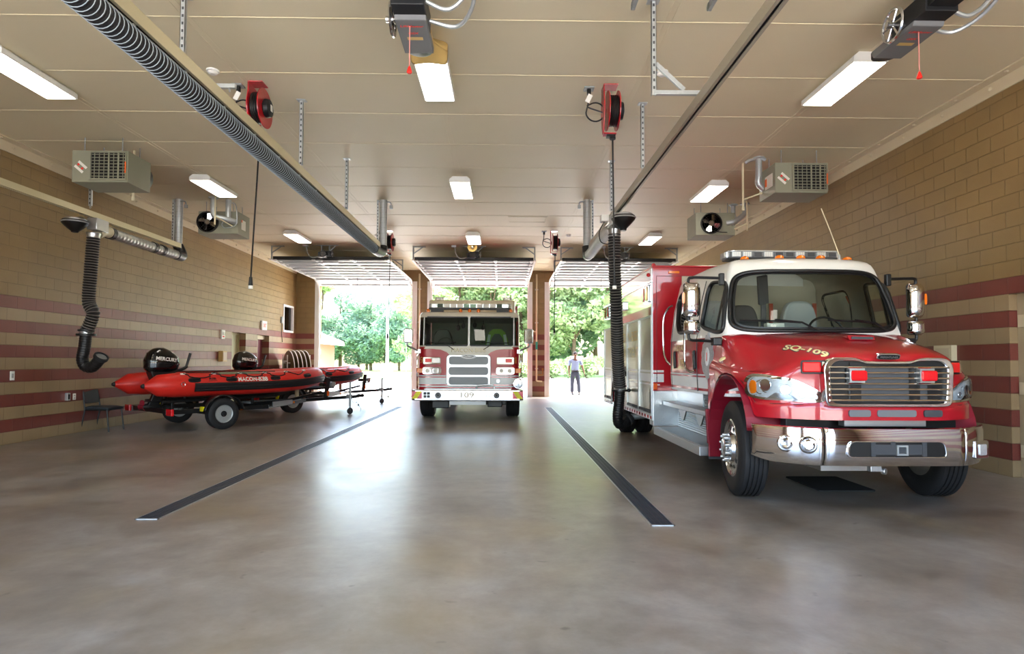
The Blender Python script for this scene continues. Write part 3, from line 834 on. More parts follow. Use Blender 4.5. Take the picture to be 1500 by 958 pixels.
        q = MB(); q.lathe([(0, .32), (.02, .315), (.035, .28), (.035, .16), (.02, .1)], (0, -d * .17, 0), (0, d, 0), 14); q.build('tone_plug', m['paper'], r)
        q = MB(); q.bar((0, -d * .15, .05), (0, -d * .15, CZ - z), .04, .02); q.box(-.06, .06, -d * .15 - .06, -d * .15 + .06, CZ - z - .01, CZ - z); q.build('bracket', m['galvd'], r, smooth=0)
    r = thing('horn_speaker', 'wide tan horn speaker seen from behind under the bright middle fixture', 'horn speaker', (-.83, 6.3, 4.8), 0, 'tan horn speakers under the ceiling')
    def flare(u, v, k=1):
        a = 2 * PI * u; e = v ** 1.5
        w, h = lerp(.06, .205, e), lerp(.06, .135, e)
        c, s_ = math.cos(a), math.sin(a)
        x = math.copysign(abs(c) ** lerp(1, .35, v), c) * w; z = math.copysign(abs(s_) ** lerp(1, .35, v), s_) * h
        tip = (abs(x) / w) ** 2 * (abs(z) / h) ** 2
        return (x, v * .34 - .09 * v * (1 - tip), z)
    q = MB(); q.grid(flare, 48, 14); q.build('bell', m['horn'], r, smooth=60, solid=.006)
    q = MB(); q.lathe([(0, -.16), (.065, -.16), (.075, -.14), (.075, -.02), (.06, .02)], (0, 0, 0), (0, 1, 0), 18); q.build('driver', m['horn'], r)
    q = MB(); q.bar((0, -.05, .05), (0, -.05, .15), .04, .02); q.build('bracket', m['galvd'], r, smooth=0)
    horn(-.93, 17.97, 4.78, -1, 'tan horn speaker facing the room above the fire engine', .72)

def exhaust_rails():
    m = M_
    def strut(b, x, y, z0, z1, slots=True):
        b.box(x - .021, x + .021, y - .021, y + .021, z0, z1)
    def hanger(x, y, zb, lb, arm=0):
        r = thing('strut_hanger', lb, 'hanger', (x, y, CZ), 0, 'slotted strut hangers for the exhaust rails')
        q = MB(); q.box(-.024, .024, -.018, -.012, zb - CZ, 0); q.box(-.024, -.019, -.018, .018, zb - CZ, 0); q.box(.019, .024, -.018, .018, zb - CZ, 0); q.build('channel', m['galv'], r, smooth=0)
        q = MB()
        n = int((CZ - zb) / .075)
        for k in range(n):
            z = -.04 - k * .075
            q.box(-.009, .009, -.0195, -.0185, z - .024, z + .004)
        q.build('slot', m['dgrey'], r, smooth=0)
        q = MB(); q.box(-.06, .06, -.05, .05, -.008, 0); q.build('ceiling_plate', m['galv'], r, smooth=0)
        if arm:
            q = MB(); q.box(0, arm, -.021, .021, zb - CZ + .01, zb - CZ + .052); q.build('arm', m['galv'], r, smooth=0, bevel=.003)
            q = MB(); q.bar((.02, 0, zb - CZ + .32), (.3, 0, zb - CZ + .06), .042, .03, (0, 1, 0)); q.build('brace', m['galv'], r, smooth=0, bevel=.003)
        cx = arm - .06 if arm else .0
        q = MB(); z = zb - CZ + (.01 if arm else .02)
        for k in range(max(1, int((z + CZ - 3.975 - .035) / .03) + 1)):
            q.tube([(cx + (.012 * math.cos(a) if k % 2 else 0), (.0 if k % 2 else .012 * math.cos(a)), z - .015 - .03 * k + .02 * math.sin(a)) for a in [j * PI / 4 for j in range(8)]], .004, 5, closed=True)
        q.build('chain', m['galv'], r)
        return r
    def rail(x, y0, y1, zb, lb, w=.085, h=.11, mt='pvcalu'):
        r = thing('exhaust_rail', lb, 'rail', (x, y0, zb), 0, 'ceiling rails for the exhaust hoses')
        L = y1 - y0
        q = MB(); t = .012
        prof = [(-w / 2, 0), (-.014, 0), (-.014, t), (-w / 2 + t, t), (-w / 2 + t, h - t), (w / 2 - t, h - t), (w / 2 - t, t), (.014, t), (.014, 0), (w / 2, 0), (w / 2, h), (-w / 2, h)]
        n = len(prof)
        vs = [(a, 0, c) for a, c in prof] + [(a, L, c) for a, c in prof]
        q.add(vs, [(i, (i + 1) % n, n + (i + 1) % n, n + i) for i in range(n)]); q.build('profile', m[mt], r, smooth=0)
        q = MB(); q.box(-w / 2 + t, w / 2 - t, 0, L, t + .005, t + .012); q.build('slot_seal', m['black'], r, smooth=0)
        q = MB(); q.box(-w / 2 - .004, w / 2 + .004, L, L + .012, -.004, h + .004); q.box(-w / 2 - .004, w / 2 + .004, -.012, 0, -.004, h + .004); q.build('end_cap', m['alu'], r, smooth=0)
        return r
    def ribbed(path, r, pitch, depth, b=None, n=18):
        """corrugated tube along a path"""
        pts = catmull(path, 14)
        # resample
        ln = [0]
        for a, c in zip(pts, pts[1:]):
            ln.append(ln[-1] + (c - a).length)
        tot = ln[-1]; k = max(4, int(tot / pitch)) * 4
        out = []; rr = []; j = 0
        for i in range(k + 1):
            d = tot * i / k
            while j < len(ln) - 2 and ln[j + 1] < d:
                j += 1
            t = (d - ln[j]) / max(1e-9, ln[j + 1] - ln[j])
            out.append(pts[j].lerp(pts[j + 1], t)); rr.append(r + depth * (0, 1, 0, -1)[i % 4])
        b = b or MB(); b.tube(out, rr, n)
        return b, out
    def helix_rings(path, r, pitch, thick, n=20):
        b = MB()
        pts = catmull(path, 14); ln = [0]
        for a, c in zip(pts, pts[1:]):
            ln.append(ln[-1] + (c - a).length)
        tot = ln[-1]; k = int(tot / pitch); j = 0
        for i in range(k + 1):
            d = tot * i / k; 
            while j < len(ln) - 2 and ln[j + 1] < d:
                j += 1
            t = (d - ln[j]) / max(1e-9, ln[j + 1] - ln[j])
            c = pts[j].lerp(pts[j + 1], t); ax = (pts[j + 1] - pts[j]).normalized()
            x = ax.orthogonal().normalized(); y = ax.cross(x)
            b.tube([c + (x * math.cos(a) + y * math.sin(a)) * r for a in [q * 2 * PI / n for q in range(n)]], thick, 4, closed=True)
        return b
    M_['pvcalu'] = mat('beige anodised rail', '#c9bf9e', rough=.38, metal=.35)
    M_['railgrey'] = mat('grey anodised rail', '#a39c8b', rough=.38, metal=.4)
    M_['silverhose'] = mat('silver flexible duct', '#a7a9a6', rough=.42, metal=.6, noise=.15, nscale=9)
    # ----- rail with the long stored hose
    XA = -2.73
    rail(XA, .2, 13.15, 3.86, 'long beige rail carrying the ribbed hose across the ceiling')
    r = thing('exhaust_duct', 'thick black and silver ribbed hose slung along under the ceiling rail', 'exhaust hose', (0, 0, 0))
    path = [(XA - .03, .25, 3.755), (XA - .03, 4, 3.75), (XA - .03, 8, 3.755), (XA - .02, 11, 3.755), (XA, 12.75, 3.745)]
    b, _ = ribbed(path, .088, .05, .005); b.build('hose_body', m['hose'], r)
    b = helix_rings(path, .095, .05, .0036); b.build('hose_helix', m['hosewire'], r)
    for k in range(17):
        y = .8 + k * .72; b = MB(); b.box(XA - .018, XA + .018, y - .012, y + .012, 3.83, 3.858); b.build('hose_slider', m['alu'], r, smooth=0)
    b = MB(); b.tube(catmull([(XA, 12.7, 3.745), (XA + .03, 13.1, 3.745), (-2.67, 13.3, 3.8), (-2.67, 13.35, 3.915)], 5), .1, 16); b.build('elbow', m['black'], r)
    def riser(x, y, lb, side=1):
        r = thing('duct_riser', lb, 'duct', (x, y, 0), 0, 'vertical galvanised ducts into the ceiling')
        q = MB(); q.cyl((0, 0, 3.92), (0, 0, CZ), .083, n=20); p = q.build('spiral_duct', m['galv'], r)
        q = MB()
        for k in range(9):
            z = 3.95 + k * .115
            q.tube([(.084 * math.cos(a), .084 * math.sin(a), z + .03 * a / (2 * PI)) for a in [j * PI / 10 for j in range(21)]], .003, 4)
        q.build('spiral_seam', m['galvd'], p)
        q = MB(); q.box(side * .12 - .02, side * .12 + .02, -.02, .02, 3.95, CZ); q.build('channel', m['galv'], r, smooth=0)
        q = MB()
        for k in range(13):
            q.box(side * .12 - .009, side * .12 + .009, -.0215, -.0205, 4.0 + k * .07, 4.03 + k * .07)
        q.build('slot', m['dgrey'], r, smooth=0)
        q = MB(); q.tube(catmull([(side * .1, 0, CZ - .03), (0, -.05, CZ - .05), (-side * .16, -.05, CZ - .06), (-side * .18, -.05, CZ - .14)], 5), .014, 6); q.box(-side * .18 - .03, -side * .18 + .03, -.08, -.02, CZ - .2, CZ - .13); q.build('wire_conduit', m['galvd'], r)
        return r
    riser(-2.67, 13.35, 'vertical galvanised duct at the end of the long ribbed hose', -1)
    # ----- rail over the squad truck
    XBR = 1.9
    rail(XBR, .2, 13.05, 3.86, 'bare grey beige rail running over the gap beside the squad truck', .085, .1, 'railgrey')
    riser(1.84, 13.2, 'vertical galvanised duct behind the hose that serves the squad truck', 1)
    r = thing('extraction_hose', 'long black ribbed exhaust hose hanging down to the squad truck tailpipe', 'exhaust hose', (0, 0, 0))
    q = MB(); q.box(XBR - .11, XBR + .05, 9.85, 10.15, 3.66, 3.85); q.lathe([(.1, 0), (.1, .05), (.115, .12), (.06, .2)], (XBR - .06, 9.95, 3.46), (0, 0, 1), 18); q.build('carriage', m['alu'], r, smooth=35, bevel=.01)
    q = MB(); q.box(XBR - .28, XBR - .15, 9.92, 10.08, 3.72, 3.83); q.build('control_box', m['paper'], r, smooth=0, bevel=.006)
    q = MB(); q.tube(catmull([(XBR - .22, 10, 3.72), (XBR - .3, 10, 3.55), (XBR - .27, 10, 3.38), (XBR - .1, 10.05, 3.35)], 5), .009, 6); q.build('control_cable', m['black'], r)
    q = MB(); q.lathe([(.03, .05), (.19, .03), (.2, .0), (.19, -.03), (.12, -.11), (.06, -.17), (.05, -.21), (0, -.21)], (XBR + .06, 9.8, 3.74), (0, 0, 1), 24); ba = q.build('balancer', m['black'], r)
    q = MB(); q.lathe([(.0, .075), (.14, .07), (.17, .05), (.17, .03)], (XBR + .06, 9.8, 3.74), (0, 0, 1), 24); q.build('balancer_lid', m['alu'], ba)
    q = MB(); q.lathe([(.196, -.012), (.206, -.006), (.206, .006), (.196, .012)], (XBR + .06, 9.8, 3.74), (0, 0, 1), 24); q.build('balancer_band', m['lgrey'], ba)
    dp = [(XBR - .06, 10.05, 3.62), (XBR - .07, 10.6, 3.66), (XBR - .06, 11.6, 3.68), (XBR - .05, 12.6, 3.68), (XBR - .06, 13.0, 3.69)]
    q, _ = ribbed(dp, .1, .11, .006); q.build('silver_duct', m['silverhose'], r)
    q = MB(); q.tube(catmull([(XBR - .06, 12.9, 3.69), (XBR - .06, 13.15, 3.72), (XBR - .06, 13.2, 3.915)], 5), .11, 16); q.build('elbow', m['black'], r)
    hp = [(1.84, 9.95, 3.5), (1.85, 9.97, 3.0), (1.9, 10.1, 2.2), (2.0, 10.5, 1.4), (2.08, 10.75, .92)]
    q, pts = ribbed(hp, .098, .045, .009, n=20); q.build('hose', m['hose'], r)
    q = helix_rings(hp, .107, .045, .004); q.build('hose_helix', m['hosewire2'], r)
    q = MB(); e = pts[-1]; q.lathe([(.1, .05), (.12, .045), (.12, .02), (.105, .015)], e, (0, 0, 1), 20, False); q.lathe([(.105, -.06), (.15, -.06), (.15, -.03), (.105, -.03)], e, (0, 0, 1), 24, True); q.ball((e.x + .16, e.y - .02, e.z - .04), .035); q.build('nozzle_collar', m['black'], r)
    q = MB(); q.cyl(e + V((0, 0, -.03)), e + V((0, 0, .03)), .1, n=20); q.build('nozzle_sleeve', m['alu'], r)
    npth = [e + V((0, 0, -.02)), (2.07, 10.78, .65), (2.05, 10.8, .42), (2.08, 10.85, .28), (2.18, 10.92, .27), (2.3, 11.0, .34)]
    q, _ = ribbed(npth, .092, .04, .003, n=18); nz = q.build('nozzle', m['black'], r)
    q = MB(); q.lathe([(.1, -.05), (.115, -.03), (.115, .02), (.1, .04)], (2.29, 10.99, .335), (.8, .5, .35), 18); q.build('nozzle_cuff', m['rubber'], nz)
    # ----- rail on the wall by the boats
    XC = -7.1
    rail(XC, 1.0, 13.25, 3.84, 'beige rail running close beside the block wall past the heater', .085, .1)
    riser(XC - .1, 13.4, 'vertical galvanised duct near the block wall behind the heater', -1)
    r = thing('extraction_hose', 'black exhaust hose hanging by the wall with its nozzle curled up above the chair', 'exhaust hose', (0, 0, 0))
    q = MB(); q.box(XC - .05, XC + .12, 10.4, 10.72, 3.62, 3.83); q.lathe([(.1, 0), (.1, .05), (.115, .1)], (XC + .0, 10.5, 3.48), (0, 0, 1), 18); q.build('carriage', m['alu'], r, smooth=35, bevel=.01)
    q = MB(); q.lathe([(.03, .05), (.19, .03), (.2, .0), (.19, -.03), (.12, -.1), (.06, -.15), (.05, -.17), (0, -.17)], (XC - .18, 10.3, 3.72), (0, 0, 1), 24); ba = q.build('balancer', m['black'], r)
    q = MB(); q.lathe([(.0, .08), (.14, .075), (.17, .05), (.17, .03)], (XC - .18, 10.3, 3.72), (0, 0, 1), 24); q.build('balancer_lid', m['alu'], ba)
    q = MB(); q.lathe([(.196, -.012), (.206, -.006), (.206, .006), (.196, .012)], (XC - .18, 10.3, 3.72), (0, 0, 1), 24); q.build('balancer_band', m['lgrey'], ba)
    q = MB(); q.tube(catmull([(XC, 10.6, 3.6), (XC + .02, 10.75, 3.67), (XC + .02, 10.9, 3.67)], 4), .1, 16); q.build('duct_elbow', m['pvc'], r)
    q, _ = ribbed([(XC + .02, 10.95, 3.67), (XC + .02, 12.0, 3.66), (XC + .02, 12.9, 3.66), (XC + .02, 13.2, 3.67)], .092, .1, .006); d = q.build('silver_duct', m['silverhose'], r)
    for y in (10.92, 12.25, 12.55):
        q = MB(); q.cyl((XC + .02, y - .05, 3.665), (XC + .02, y + .05, 3.665), .108, n=18); q.build('duct_clamp', m['black'], d)
    q = MB(); q.tube(catmull([(XC + .02, 13.1, 3.67), (XC - .0, 13.38, 3.69), (XC - .1, 13.4, 3.915)], 5), .11, 16); q.build('elbow', m['black'], r)
    hp = [(XC, 10.5, 3.5), (XC - .03, 10.5, 2.9), (XC - .05, 10.5, 2.4), (XC + .03, 10.5, 2.2), (XC - .02, 10.5, 2.0), (XC - .08, 10.5, 1.86)]
    q, _ = ribbed(hp, .095, .045, .009, n=20); q.build('hose', m['hose'], r)
    q = helix_rings(hp, .104, .045, .0035); q.build('hose_helix', m['hosewire2'], r)
    e = V(hp[-1])
    q = MB(); q.lathe([(.1, .05), (.125, .045), (.125, .02), (.105, .015)], e, (0, 0, 1), 20); q.lathe([(.105, -.06), (.15, -.06), (.15, -.025), (.105, -.025)], e, (0, 0, 1), 24, True); q.build('nozzle_collar', m['black'], r)
    q = MB(); q.cyl(e + V((0, 0, -.03)), e + V((0, 0, .04)), .095, n=20); q.build('nozzle_sleeve', m['alu'], r)
    npth = [e + V((0, 0, -.02)), e + V((-.02, 0, -.25)), e + V((-.05, 0, -.45)), e + V((0, 0, -.58)), e + V((.13, -.02, -.6)), e + V((.25, -.05, -.5)), e + V((.31, -.07, -.43))]
    q, pp = ribbed(npth, .092, .04, .003, n=18); nz = q.build('nozzle', m['black'], r)
    ax = (pp[-1] - pp[-3]).normalized()
    q = MB(); q.lathe([(.1, -.04), (.115, -.02), (.115, .03), (.095, .035), (.09, -.0)], pp[-1], ax, 20, True); q.build('nozzle_cuff', m['rubber'], nz)
    q = MB(); q.lathe([(0, .012), (.09, .012)], pp[-1], ax, 18); q.build('nozzle_mesh', m['galvd'], nz)
    # ----- hangers
    hanger(-3.14, 5.85, 4.03, 'slotted hanger with bracket arm holding the rail of the long ribbed hose', .52)
    hanger(1.47, 5.83, 4.0, 'slotted hanger with bracket arm and brace holding the bare rail', .52)
    for y, w in ((8.2, 'near the cord reel'), (10.6, 'in mid room')):
        hanger(XA - .04, y, 4.05, 'straight slotted hanger on the long ribbed hose rail ' + w)
        hanger(XBR + .01, y, 4.05, 'straight slotted hanger on the bare rail ' + w)
    hanger(XC, 10.4, 4.03, 'slotted hanger in front of the heater on the wall side rail')
    # tips of the entrance door tracks
    for x, lb in ((1.09, 'end of the middle entrance door track under the ceiling beside the bare rail'), (1.74, 'end of the truck bay entrance door track under the ceiling beside the bare rail')):
        r = thing('track_end', lb, 'door track', (x, 5.0, 4.4), 0, 'entrance door track ends')
        q = MB(); q.bar((0, -4.9, 0), (0, 0, 0), .03, .06, (0, 0, 1)); q.cyl((-.015, 0, 0), (.015, 0, 0), .035, n=12); q.build('track', m['galvd'], r)
        q = MB(); q.bar((0, -.1, 0), (0, -.1, CZ - 4.4), .035, .035); q.bar((0, -2.5, 0), (0, -2.5, CZ - 4.4), .035, .035); q.build('track_hanger', m['galv'], r, smooth=0)

M_['hosewire2'] = mat('dark grey hose helix', '#8b8781', rough=.5)
room()
overhead_door(1, -7.15, -3.58, 'white sectional door rolled up behind the boats')
overhead_door(2, -2.77, .94, 'white sectional door rolled up behind the fire engine')
overhead_door(3, 1.83, 5.4, 'white sectional door rolled up behind the squad truck')
ceiling_things()
exhaust_rails()
# ------------------------------------------------------------------ vehicle helpers
def tyre_mb(R, w, rim, grooves=4, c=(0, 0, 0), n=48):
    """tyre about the x axis, centre c"""
    h = w / 2
    pr = [(rim, -h * .8), (rim + .02, -h * .92), (lerp(rim, R, .5), -h), (R - .05, -h * .96), (R - .018, -h * .86), (R, -h * .74)]
    tr = h * .74 * 2
    for k in range(grooves):
        x = -h * .74 + tr * (k + 1) / (grooves + 1)
        pr += [(R, x - .008), (R - .014, x - .006), (R - .014, x + .006), (R, x + .008)]
    pr += [(R, h * .74), (R - .018, h * .86), (R - .05, h * .96), (lerp(rim, R, .5), h), (rim + .02, h * .92), (rim, h * .8)]
    b = MB(); b.lathe(pr, c, (1, 0, 0), n, False)
    b.f = [f for f in b.f if len(f) == 4]
    return b

def on_surface(S, du=1e-3, dv=1e-3):
    """normal of S(u, v)"""
    def N(u, v):
        a = S(u + du, v) - S(u - du, v); b = S(u, v + dv) - S(u, v - dv)
        n = a.cross(b)
        return n.normalized() if n.length > 1e-12 else V((0, 0, 1))
    return N

def bvh_of(ob):
    me = ob.data
    return BVHTree.FromPolygons([v.co.copy() for v in me.vertices], [tuple(p.vertices) for p in me.polygons])

def stick(mb, bvh, d, off, back=.6):
    """push every vertex along d onto the surface, then lift it by off"""
    d = V(d).normalized(); out = []
    for p in mb.v:
        h = bvh.ray_cast(V(p) - d * back, d, back * 2)
        out.append(tuple(h[0] - d * off) if h[0] else tuple(p))
    mb.v = out
    return mb

def super_poly(cx, cy, w, h, e=4, n=40):
    out = []
    for k in range(n):
        a = 2 * PI * k / n
        c, s = math.cos(a), math.sin(a)
        out.append((cx + w / 2 * math.copysign(abs(c) ** (2 / e), c), cy + h / 2 * math.copysign(abs(s) ** (2 / e), s)))
    return out

def inside(poly, x, y):
    r = False; n = len(poly)
    for i in range(n):
        x1, y1 = poly[i]; x2, y2 = poly[(i + 1) % n]
        if (y1 > y) != (y2 > y) and x < (x2 - x1) * (y - y1) / (y2 - y1) + x1:
            r = not r
    return r

def round_poly(pts, r=.06, n=5):
    out = []; N = len(pts)
    for i in range(N):
        p0, p, p1 = V(pts[i - 1]), V(pts[i]), V(pts[(i + 1) % N])
        a = (p0 - p); b = (p1 - p); ra = min(r, a.length * .45); rb = min(r, b.length * .45)
        A = p + a.normalized() * ra; B = p + b.normalized() * rb
        for k in range(n + 1):
            t = k / n
            out.append(tuple((1 - t) ** 2 * A + 2 * t * (1 - t) * p + t * t * B))
    return out

# ------------------------------------------------------------------ squad truck
def squad():
    m = M_
    T = thing('squad_truck', 'red and white rescue squad truck with chrome grille and silver box body', 'fire truck', (3.51, 6.35, 0))
    # ---- hood: skirt ring around the nose, then up to the cowl
    Cp = [(0, -.86), (.3, -.858), (.5, -.84), (.66, -.79), (.85, -.685), (1.0, -.53), (1.09, -.3), (1.135, -.05), (1.145, .2), (1.135, .4), (1.13, .6)]
    Cs = catmull([V((-p[0], p[1], 0)) for p in Cp[:0:-1]] + [V((p[0], p[1], 0)) for p in Cp], 8)
    L = [0]
    for a, b in zip(Cs, Cs[1:]):
        L.append(L[-1] + (b - a).length)
    def C(t):
        d = (t + 1) / 2 * L[-1]; lo = 0; hi = len(L) - 2
        while lo < hi:
            mid = (lo + hi + 1) // 2
            if L[mid] <= d: lo = mid
            else: hi = mid - 1
        q = (d - L[lo]) / (L[lo + 1] - L[lo]); p = Cs[lo].lerp(Cs[lo + 1], max(0, min(1, q)))
        return p
    def Cn(t):
        a = C(min(1, t + .004)) - C(max(-1, t - .004)); return V((a.y, -a.x, 0)).normalized()
    half = L[-1] / 2
    def zsh(t):   # shoulder height
        d = abs(t) * half
        return interp([0, .5, .68, .9, 1.12, 1.4, 1.7, half], [1.455, 1.452, 1.43, 1.33, 1.285, 1.295, 1.32, 1.4], d)
    def zbt(t):   # lower edge with the wheel arch
        p = C(t)
        if p.y > -.47 and abs(p.x) > .9:
            q = (p.y - .05) / .54
            if abs(q) < 1:
                return max(.62, .62 + .655 * math.sqrt(1 - q * q))
            return .62 if p.y > .05 else .85
        return .86
    def Dp(t):
        a = abs(t); x = 1.0 * math.sin(min(1, a * 1.25) * PI / 2) if a < .8 else 1.0
        return V((math.copysign(x, t) if t else 0, .34 + .24 * min(1, a * 1.2) ** 2, lerp(1.725, 1.69, a)))
    def Sk(t, v):     # v in 0..1 up the skirt
        p = C(t); n = Cn(t); zb, zs = zbt(t), zsh(t)
        z = lerp(zb, zs, v)
        k = max(0, (z - (zs - .09)) / .09)
        ins = .035 * k * k
        out = 0
        if z < .99:
            out = .012
        return V((p.x, p.y, z)) + n * (out - ins)
    def Top(t, w):
        p0 = Sk(t, 1); d = Dp(t); a = abs(t) * half
        f = sst(.75, 1.15, a)
        g1 = w ** .72; g2 = sst(0, .9, w) * .9 + w * .1
        g = lerp(g1, g2, f)
        q = p0.lerp(d, w); z = lerp(p0.z, d.z, g) + .02 * math.sin(PI * w) * (1 - f)
        return V((q.x, q.y, z))
    nt_ = 128
    def hood_pt(u, v):
        t = -1 + 2 * u
        return Sk(t, v / .45) if v <= .45 else Top(t, (v - .45) / .55)
    b = MB(); b.grid(hood_pt, nt_, 60)
    hood = b.build('hood', m['red'], T, smooth=40)
    bv = bvh_of(hood)
    # inner wheel housings
    for s in (-1, 1):
        b = MB()
        pts = [(y, .6 + .655 * math.sqrt(max(0, 1 - ((y - .05) / .54) ** 2))) for y in [.05 - .54 * math.cos(PI * k / 16) for k in range(17)]]
        pts = [(-.49, .75)] + pts[1:-1] + [(.6, .42)]
        n = len(pts)
        vs = [(s * 1.135, p[0], p[1]) for p in pts] + [(s * .62, p[0], p[1] - .02) for p in pts]
        b.add(vs, [(i, i + 1, n + i + 1, n + i) for i in range(n - 1)])
        b.add([(s * .62, -.49, .4), (s * .62, .6, .4)] + [(s * .62, p[0], p[1]) for p in pts[::-1]], [tuple(range(n + 2))])
        b.build('wheel_liner', m['redin'], T, smooth=0, solid=.01)
        b = MB(); b.bar((s * 1.13, .6, .85), (s * 1.1, .62, .45), .04, .1, (1, 0, 0)); b.box(s * 1.02 - .12, s * 1.02 + .12, .6, .63, .3, 1.2); b.build('fender_flange', m['redin'], T, smooth=0, bevel=.01)
        b = MB(); b.box(s * 1.0 - .13, s * 1.0 + .13, .63, .645, .27, .5); b.build('mud_flap', m['dgrey'], T, smooth=0)
    # seam lines: lower fascia joint
    b = MB(); b.tube([Sk(-.62 + 1.24 * k / 80, (.995 - .86) / (zsh(-.62 + 1.24 * k / 80) - .86)) + Cn(-.62 + 1.24 * k / 80) * .0 for k in range(81)], .004, 5); b.build('fascia_seam', m['black'], hood)
    # ---- headlights (patches lying on the skirt)
    Sv = lambda t, z: Sk(t, (z - zbt(t)) / (zsh(t) - zbt(t)))
    def t_at(x):      # curve parameter of a given x on the front
        lo, hi = 0, 1
        for _ in range(40):
            mid = (lo + hi) / 2
            if C(mid).x < x: lo = mid
            else: hi = mid
            if C(mid).y > -.05: hi = mid
        return lo
    ta, tb = t_at(.60), t_at(1.075)
    def patch(s, poly, off, lift=0, rings=5):
        """poly in (q, z): q 0 inner .. 1 outer"""
        cx = sum(p[0] for p in poly) / len(poly); cz = sum(p[1] for p in poly) / len(poly); n = len(poly)
        def at(q, z, o):
            t = lerp(ta, tb, q)
            return Sv(s * t, z) + Cn(s * t) * o
        vs = [at(cx, cz, off + lift)]; fs = []
        for r in range(1, rings + 1):
            k = r / rings
            vs += [at(cx + (p[0] - cx) * k, cz + (p[1] - cz) * k, off + lift * (1 - k * k)) for p in poly]
        for i in range(n):
            j = (i + 1) % n
            fs.append((0, 1 + i, 1 + j))
            for r in range(rings - 1):
                o = 1 + r * n
                fs.append((o + i, o + n + i, o + n + j, o + j))
        # rim down to the panel
        o = len(vs) - n
        vs += [at(p[0], p[1], -.01) for p in poly]
        for i in range(n):
            j = (i + 1) % n
            fs.append((o + i, o + n + i, o + n + j, o + j))
        return MB().add(vs, fs)
    outl = round_poly([(-.06, 1.02), (.12, 1.02), (.75, 1.03), (1.02, 1.06), (1.06, 1.2), (.96, 1.275), (.7, 1.275), (.3, 1.235), (0, 1.13), (-.07, 1.06)], .09, 4)
    inl = [(lerp(.52, q, .86), lerp(1.14, z, .8)) for q, z in outl]
    for s in (1, -1):
        hb = patch(s, outl, .016).build('headlight', m['chrome'], T, smooth=40)
        patch(s, inl, .0165, .0).build('headlight_bowl', m['headlens'], hb, smooth=50); patch(s, inl, .03, .014).build('headlight_lens', m['lensglass'], hb, smooth=50)
        lam = round_poly([(.8, 1.09), (.9, 1.08), (.93, 1.17), (.88, 1.22), (.8, 1.2)], .03, 3)
        patch(s, lam, .024, .003, 3).build('turn_lens', m['amber'], hb, smooth=50)
        for q, z, r in ((.66, 1.17, .06), (.40, 1.13, .05), (.2, 1.09, .03)):
            t = lerp(ta, tb, q); c = Sv(s * t, z) + Cn(s * t) * .019
            k = MB(); k.lathe([(r, .006), (r * .93, .008), (r * .8, .0), (r * .4, -.006), (r * .2, .004), (0, .006)], c, Cn(s * t), 20); k.build('reflector', m['chrome'], hb)
    # ---- red warning lamp on each fender front
    for s in (1, -1):
        t = s * t_at(.64); n = Cn(t); ex = V((-n.y, n.x, 0)); o = Sv(t, 1.345)
        k = MB(); k.prism(rrect(.21, .125, .015, 3), o - n * .02, ex, V((0, 0, 1)), n * .045); w = k.build('warning_lamp', m['black'], T, smooth=0, bevel=.004)
        k = MB(); k.prism(rrect(.155, .095, .012, 3, -.018 * 1, 0), o + n * .02, ex, V((0, 0, 1)), n * .035); k.build('lamp_lens', m['redlens'], w, smooth=0, bevel=.012)
        k = MB(); k.prism(rrect(.03, .1, .006, 2, .082 * 1 if s < 0 else .082, 0), o + n * .02, ex, V((0, 0, 1)), n * .02); k.build('lamp_trim', m['chrome'], w, smooth=0, bevel=.003)
    # ---- grille
    fo = round_poly([(-.58, 1.0), (-.5, .985), (.5, .985), (.58, 1.0), (.6, 1.36), (.54, 1.435), (.3, 1.435), (.22, 1.4), (-.22, 1.4), (-.3, 1.435), (-.54, 1.435), (-.6, 1.36)], .07, 4)
    fi = [(x * .9, 1.2 + (z - 1.2) * .86) for x, z in fo]
    b = MB(); b.ring(fo, fi, (0, -.905, 0), (1, 0, 0), (0, 0, 1), (0, .11, 0)); g = b.build('grille', m['chrome'], T, smooth=30, bevel=.012)
    b = MB(); b.prism(fi, (0, -.872, 0), (1, 0, 0), (0, 0, 1), (0, .03, 0)); b.build('grille_back', m['black'], g, smooth=0)
    b = MB(); b.box(-.36, .36, -.885, -.872, 1.03, 1.34); b.build('radiator_core', m['core'], g, smooth=0)
    for x in (-.3, .24):
        b = MB()
        for k in range(7):
            b.box(x - .04, x + .04, -.893, -.885, 1.035 + k * .05, 1.065 + k * .05)
        b.box(x - .05, x + .05, -.889, -.884, 1.02, 1.39)
        b.build('grille_clip', m['black'], g, smooth=0)
    for k in range(7):
        z = 1.045 + .05 * k
        b = MB(); b.cyl((-.55, -.902, z), (.55, -.902, z), .011, n=8); b.build('grille_bar', m['chrome'], g)
    for x in (-.3, .34):
        b = MB(); b.prism(rrect(.15, .095, .02, 3), (x, -.905, 1.27), (1, 0, 0), (0, 0, 1), (0, -.05, 0)); w = b.build('grille_lamp', m['redlens'], T, smooth=0, bevel=.014)
        b = MB(); b.box(x - .085, x - .068, -.945, -.89, 1.21, 1.33); b.box(x - .08, x + .08, -.9, -.885, 1.2, 1.34); b.build('lamp_bracket', m['alu'], w, smooth=0)
    # badge
    bz = 1.452
    b = MB(); b.prism(super_poly(0, 0, .215, .056, 5, 32), (0, -.872, bz), (1, 0, 0), (0, -.35, .94), (0, -.03, -.012)); bd = b.build('badge', m['chrome'], T, smooth=0, bevel=.004)
    b = MB(); b.prism(super_poly(0, 0, .19, .038, 5, 32), (0, -.9, bz - .012), (1, 0, 0), (0, -.35, .94), (0, -.006, -.002)); b.build('badge_field', m['black'], bd, smooth=0)
    b = MB(); b.text('FREIGHTLINER', (0, -.909, bz - .015), (1, 0, 0), (0, -.35, .94), w=.165, h=.02, ext=.0, bold=.01); b.build('badge_lettering', m['alu'], bd, smooth=0)
